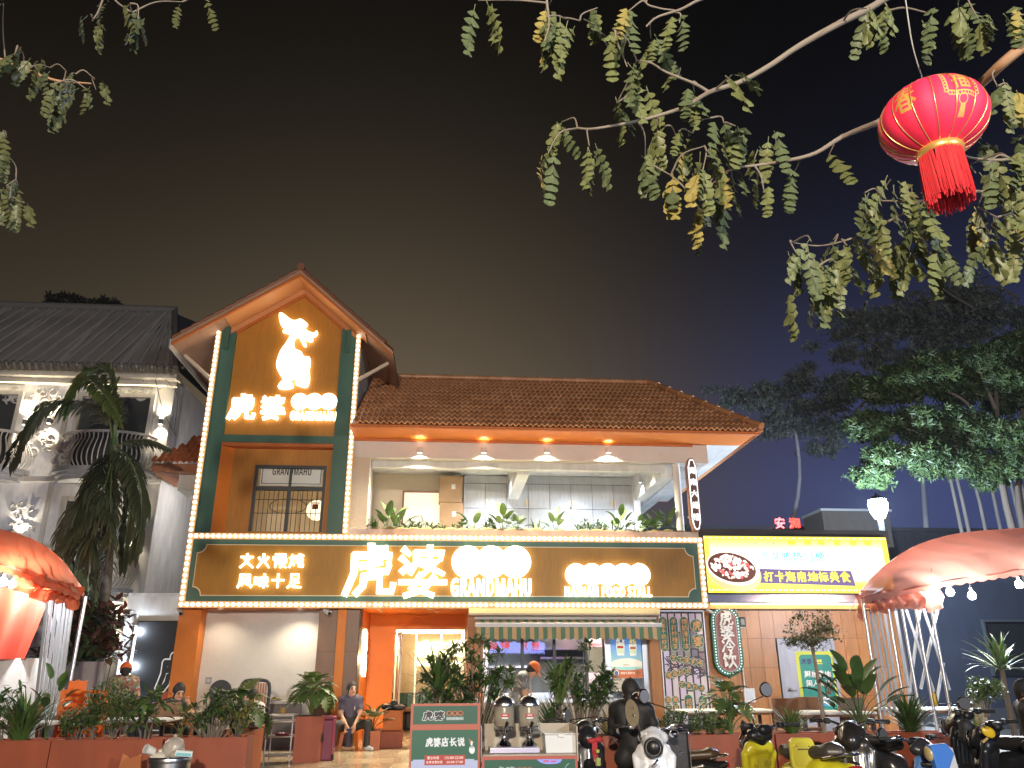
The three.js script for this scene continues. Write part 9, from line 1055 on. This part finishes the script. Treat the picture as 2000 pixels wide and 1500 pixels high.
{
  const br = std([0.20, 0.165, 0.13], 0.85, 0, { map: grimeT, bumpMap: asphaltT, bumpScale: 0.004 }), brown = std([0.34, 0.19, 0.10], 0.8, 0, { map: grimeT, bumpMap: asphaltT, bumpScale: 0.004 });
  const A = [[1065, 20, 4], [1074, 40, 4], [1101, 35, 3], [1132, 40, 2], [1167, 15, 2], [1229, 20, 4], [1201, 60, 2], [1271, 75, 3], [1327, 45, 2], [1225, 130, 3], [1205, 200, 2], [1263, 176, 1], [1325, 138, 1], [1430, 145, 2], [1356, 180, 4], [1097, 238, 3], [1070, 300, 2], [1151, 285, 3], [1283, 254, 3], [1260, 315, 4], [1321, 266, 2], [1310, 342, 4], [1352, 260, 3], [1376, 285, 3], [1372, 335, 4], [1379, 370, 3], [1414, 335, 3], [1387, 230, 2], [1414, 240, 3], [1437, 246, 3], [1453, 346, 2], [1480, 292, 2], [1422, 388, 2], [1370, 412, 2], [1492, 372, 1], [935, 0, 2], [965, 0, 1],
    [1693, 16, 3], [1736, 20, 3], [1809, 24, 2], [1871, 18, 4], [1910, 36, 4], [1975, 28, 4], [1515, 268, 2], [1550, 338, 2], [1619, 303, 1], [1689, 376, 3], [1709, 422, 2], [1740, 350, 3], [1771, 360, 3], [1794, 385, 2], [1763, 434, 3], [1821, 430, 2], [1786, 465, 2], [1751, 480, 2], [1813, 480, 2], [1825, 504, 2], [1713, 520, 2], [1678, 458, 3], [1655, 480, 3], [1628, 468, 3], [1585, 472, 2], [1554, 492, 2], [1597, 520, 4], [1635, 515, 3], [1573, 552, 2], [1917, 272, 2], [1948, 168, 2], [1975, 180, 3], [1990, 265, 2], [1972, 308, 3], [1925, 322, 2], [1906, 338, 1], [1952, 354, 3], [1910, 404, 2], [1925, 435, 3], [1948, 424, 3], [1975, 381, 4], [1995, 400, 3], [1991, 440, 2], [1933, 470, 2]];
  const T = (px, py, d) => Q(px, py, d);
  nearTree('large tree overhanging from the upper right, its feathery leaves hanging around the red lantern', 4.15, [V(4.9, 0, 13.6), V(4.7, 2.2, 13.7), T(2120, 40, 4.6), T(2030, 62, 4.3)],
    [{ pts: [[2060, 40, 0.05], [1960, 122, 0], [1905, 170, 0.2], [1800, 215, 0.35], [1715, 238, 0.3]], r0: 0.034, r1: 0.018, mat: brown }, { pts: [[1722, 236, 0.3], [1640, 270], [1590, 300], [1510, 318], [1432, 328]], r0: 0.018, r1: 0.006, mat: br }, { pts: [[2040, -90], [1860, -45], [1745, -12], [1700, 15], [1640, 45], [1560, 90], [1500, 130], [1445, 160], [1385, 180], [1340, 207], [1270, 230], [1210, 243], [1150, 252], [1128, 250]], r0: 0.026, r1: 0.006, mat: br }, { pts: [[1385, 180], [1360, 165], [1300, 140], [1270, 122], [1243, 118]], r0: 0.009, r1: 0.004, mat: br }, { pts: [[1560, -60], [1365, 0], [1330, 18], [1280, 35], [1262, 52]], r0: 0.012, r1: 0.005, mat: br }, { pts: [[1300, -40], [1262, 5], [1285, 15], [1318, 20]], r0: 0.006, r1: 0.004, mat: br }, { pts: [[1070, -60], [1068, 0], [1072, 50], [1060, 90]], r0: 0.009, r1: 0.004, mat: br }, { pts: [[2080, 270], [2010, 300], [1960, 312], [1890, 306], [1872, 296]], r0: 0.012, r1: 0.005, mat: br }, { pts: [[2050, 420], [1990, 385], [1925, 374], [1885, 376], [1800, 392], [1722, 392]], r0: 0.011, r1: 0.004, mat: br }, { pts: [[1800, 392], [1775, 410], [1740, 430], [1700, 450], [1650, 470], [1600, 480], [1548, 474]], r0: 0.009, r1: 0.003, mat: br }],
    A, 0.92, [leafy([0.155, 0.175, 0.062]), leafy([0.105, 0.135, 0.058]), leafy([0.34, 0.28, 0.08])]);
  const K = 0.3067, Bc = [[20, 20, 2], [590, 100, 3], [690, 10, 1], [830, 20, 2], [880, 120, 3], [1160, 10, 1], [1335, 10, 1], [110, 290, 1], [90, 350, 2], [240, 390, 3], [320, 430, 1], [420, 450, 2], [350, 530, 1], [360, 580, 2], [430, 590, 3], [480, 470, 1], [600, 500, 1], [610, 570, 2], [540, 560, 1], [20, 830, 2], [40, 860, 1], [50, 990, 3], [110, 1180, 2], [40, 1180, 1], [60, 1270, 3], [130, 1290, 3], [10, 1250, 2]].map(([x, y, n]) => [x * K, y * K, n]);
  nearTree('tree overhanging from the upper left with a thin bare branch and small leaf clusters', 5.2, [V(-6.2, 0, 12.6), V(-5.9, 2.6, 12.4), Q(-160, 60, 5.6), Q(-60, 95, 5.3)],
    [{ pts: [[-80, 90], [0, 117], [60, 140], [110, 157], [150, 161], [178, 163]], r0: 0.02, r1: 0.005, mat: brown }, { pts: [[215, -40], [200, 0], [190, 25], [180, 40]], r0: 0.008, r1: 0.004, mat: br }, { pts: [[200, -30], [230, 5], [258, 24]], r0: 0.007, r1: 0.004, mat: br }, { pts: [[-50, 360], [0, 375], [30, 385], [48, 396]], r0: 0.008, r1: 0.003, mat: br }, { pts: [[-50, 345], [0, 353], [30, 356]], r0: 0.006, r1: 0.003, mat: br }], Bc, 0.8, [leafy([0.10, 0.11, 0.04]), leafy([0.08, 0.10, 0.045]), leafy([0.22, 0.20, 0.06])]);
}
{ // red festival lantern
  const c = Q(1822, 236, 4.02), t = thing('red_lantern', 'round red cloth lantern with gold characters and a red fringe hanging from the tree', 'lantern', c.toArray(), -0.55), RX = 0.262, RY = 0.2, n = 16;
  const lt = canvasTex(2048, 512, (g, W, H) => { g.fillStyle = '#e8264f'; g.fillRect(0, 0, W, H); for (let k = 0; k < 6; k++) { const x = W * (k + 0.5) / 6; g.fillStyle = '#b08a3c'; if (k % 2) { ink(g, '春', x - 80, 130, 160, 0.11, 190); } else { g.save(); g.translate(x, 220); g.strokeStyle = '#b8924a'; g.lineWidth = 6; g.strokeRect(-90, -110, 180, 170); for (let i = 0; i < 9; i++) { g.beginPath(); g.arc(-80 + i * 20, 72, 11, 0, 7); g.stroke(); } for (let i = 0; i < 8; i++) { g.beginPath(); g.arc(-102, -96 + i * 22, 10, 0, 7); g.stroke(); g.beginPath(); g.arc(102, -96 + i * 22, 10, 0, 7); g.stroke(); } g.beginPath(); g.arc(0, 104, 26, 0, 7); g.stroke(); for (let i = 0; i < 7; i++) { g.beginPath(); g.moveTo(-12 + i * 4, 130).lineTo(-20 + i * 7, 190).stroke(); } g.restore(); ink(g, '福', x - 62, 130, 124, 0.1, 140); } } });
  const gs = []; for (let i = 0; i <= 24; i++) { const row = []; for (let j = 0; j <= 96; j++) { const v = i / 24, a = -1.22 + v * 2.44, u = j / 96, th = u * 2 * pi, lob = 1 - 0.022 * (1 - Math.abs(Math.sin((th * n) / 2))) ** 1.0 * Math.cos(a) - 0.014 * (1 - Math.abs(Math.sin((th * n) / 2))); row.push(V(Math.sin(th) * Math.cos(a) * RX * lob, Math.sin(a) * RY, Math.cos(th) * Math.cos(a) * RX * lob)); } gs.push(row); }
  part(t, 'cloth_globe', quadSheet(gs), new THREE.MeshPhysicalMaterial({ map: lt, roughness: 0.7, sheen: 0.5, sheenRoughness: 0.5, sheenColor: new THREE.Color(1, 0.3, 0.35), side: THREE.DoubleSide }));
  for (let k = 0; k < n; k++) { const th = (k / n) * 2 * pi, pts = []; for (let i = 0; i <= 12; i++) { const a = -1.2 + (i / 12) * 2.4; pts.push(V(Math.sin(th) * Math.cos(a) * RX * 0.985, Math.sin(a) * RY, Math.cos(th) * Math.cos(a) * RX * 0.985)); } part(t, 'gold_rib', tube(pts, 0.0028, 0.0028, 5, 24), C.gold); }
  part(t, 'top_cap', lathe([[0.001, 0.235], [0.07, 0.232], [0.105, 0.205], [0.105, 0.18]], 32), C.black); part(t, 'gold_band', lathe([[0.098, -0.18], [0.112, -0.19], [0.112, -0.215], [0.1, -0.225]], 36), std([0.72, 0.42, 0.12], 0.3, 0.6));
  const fr = [[], []]; for (let i = 0; i < 330; i++) { const a = rr(0, 2 * pi), r = 0.100 + rr(-0.012, 0.004), L = rr(0.25, 0.30), x = Math.sin(a) * r, z = Math.cos(a) * r, w = rr(0.0025, 0.0045), b = rr(-0.012, 0.012); fr[i % 2].push(quadSheet([[V(x - w, -0.21, z), V(x + w, -0.21, z + 0.002)], [V(x - w + b * 0.6, -0.21 - L * 0.5, z + b * 0.5), V(x + w + b * 0.6, -0.21 - L * 0.5, z + b * 0.5 + 0.002)], [V(x - w * 0.6 + b, -0.21 - L, z + b), V(x + w * 0.6 + b, -0.21 - L, z + b + 0.002)]])); }
  fr.forEach((f, i) => { part(t, 'fringe', M(f), std(i ? [0.42, 0.012, 0.02] : [0.55, 0.02, 0.03], 0.5)).userData.kind = 'stuff'; });
  const up = t.worldToLocal(Q(1768, 5, 4.02).clone()); t.updateMatrixWorld(true); part(t, 'hanging_wire', tube([V(0, 0.23, 0), t.worldToLocal(Q(1783, 90, 4.05)), t.worldToLocal(Q(1768, -6, 4.08))], 0.0035, 0.0035, 5), C.grey);
}
renderer.render(scene, camera);
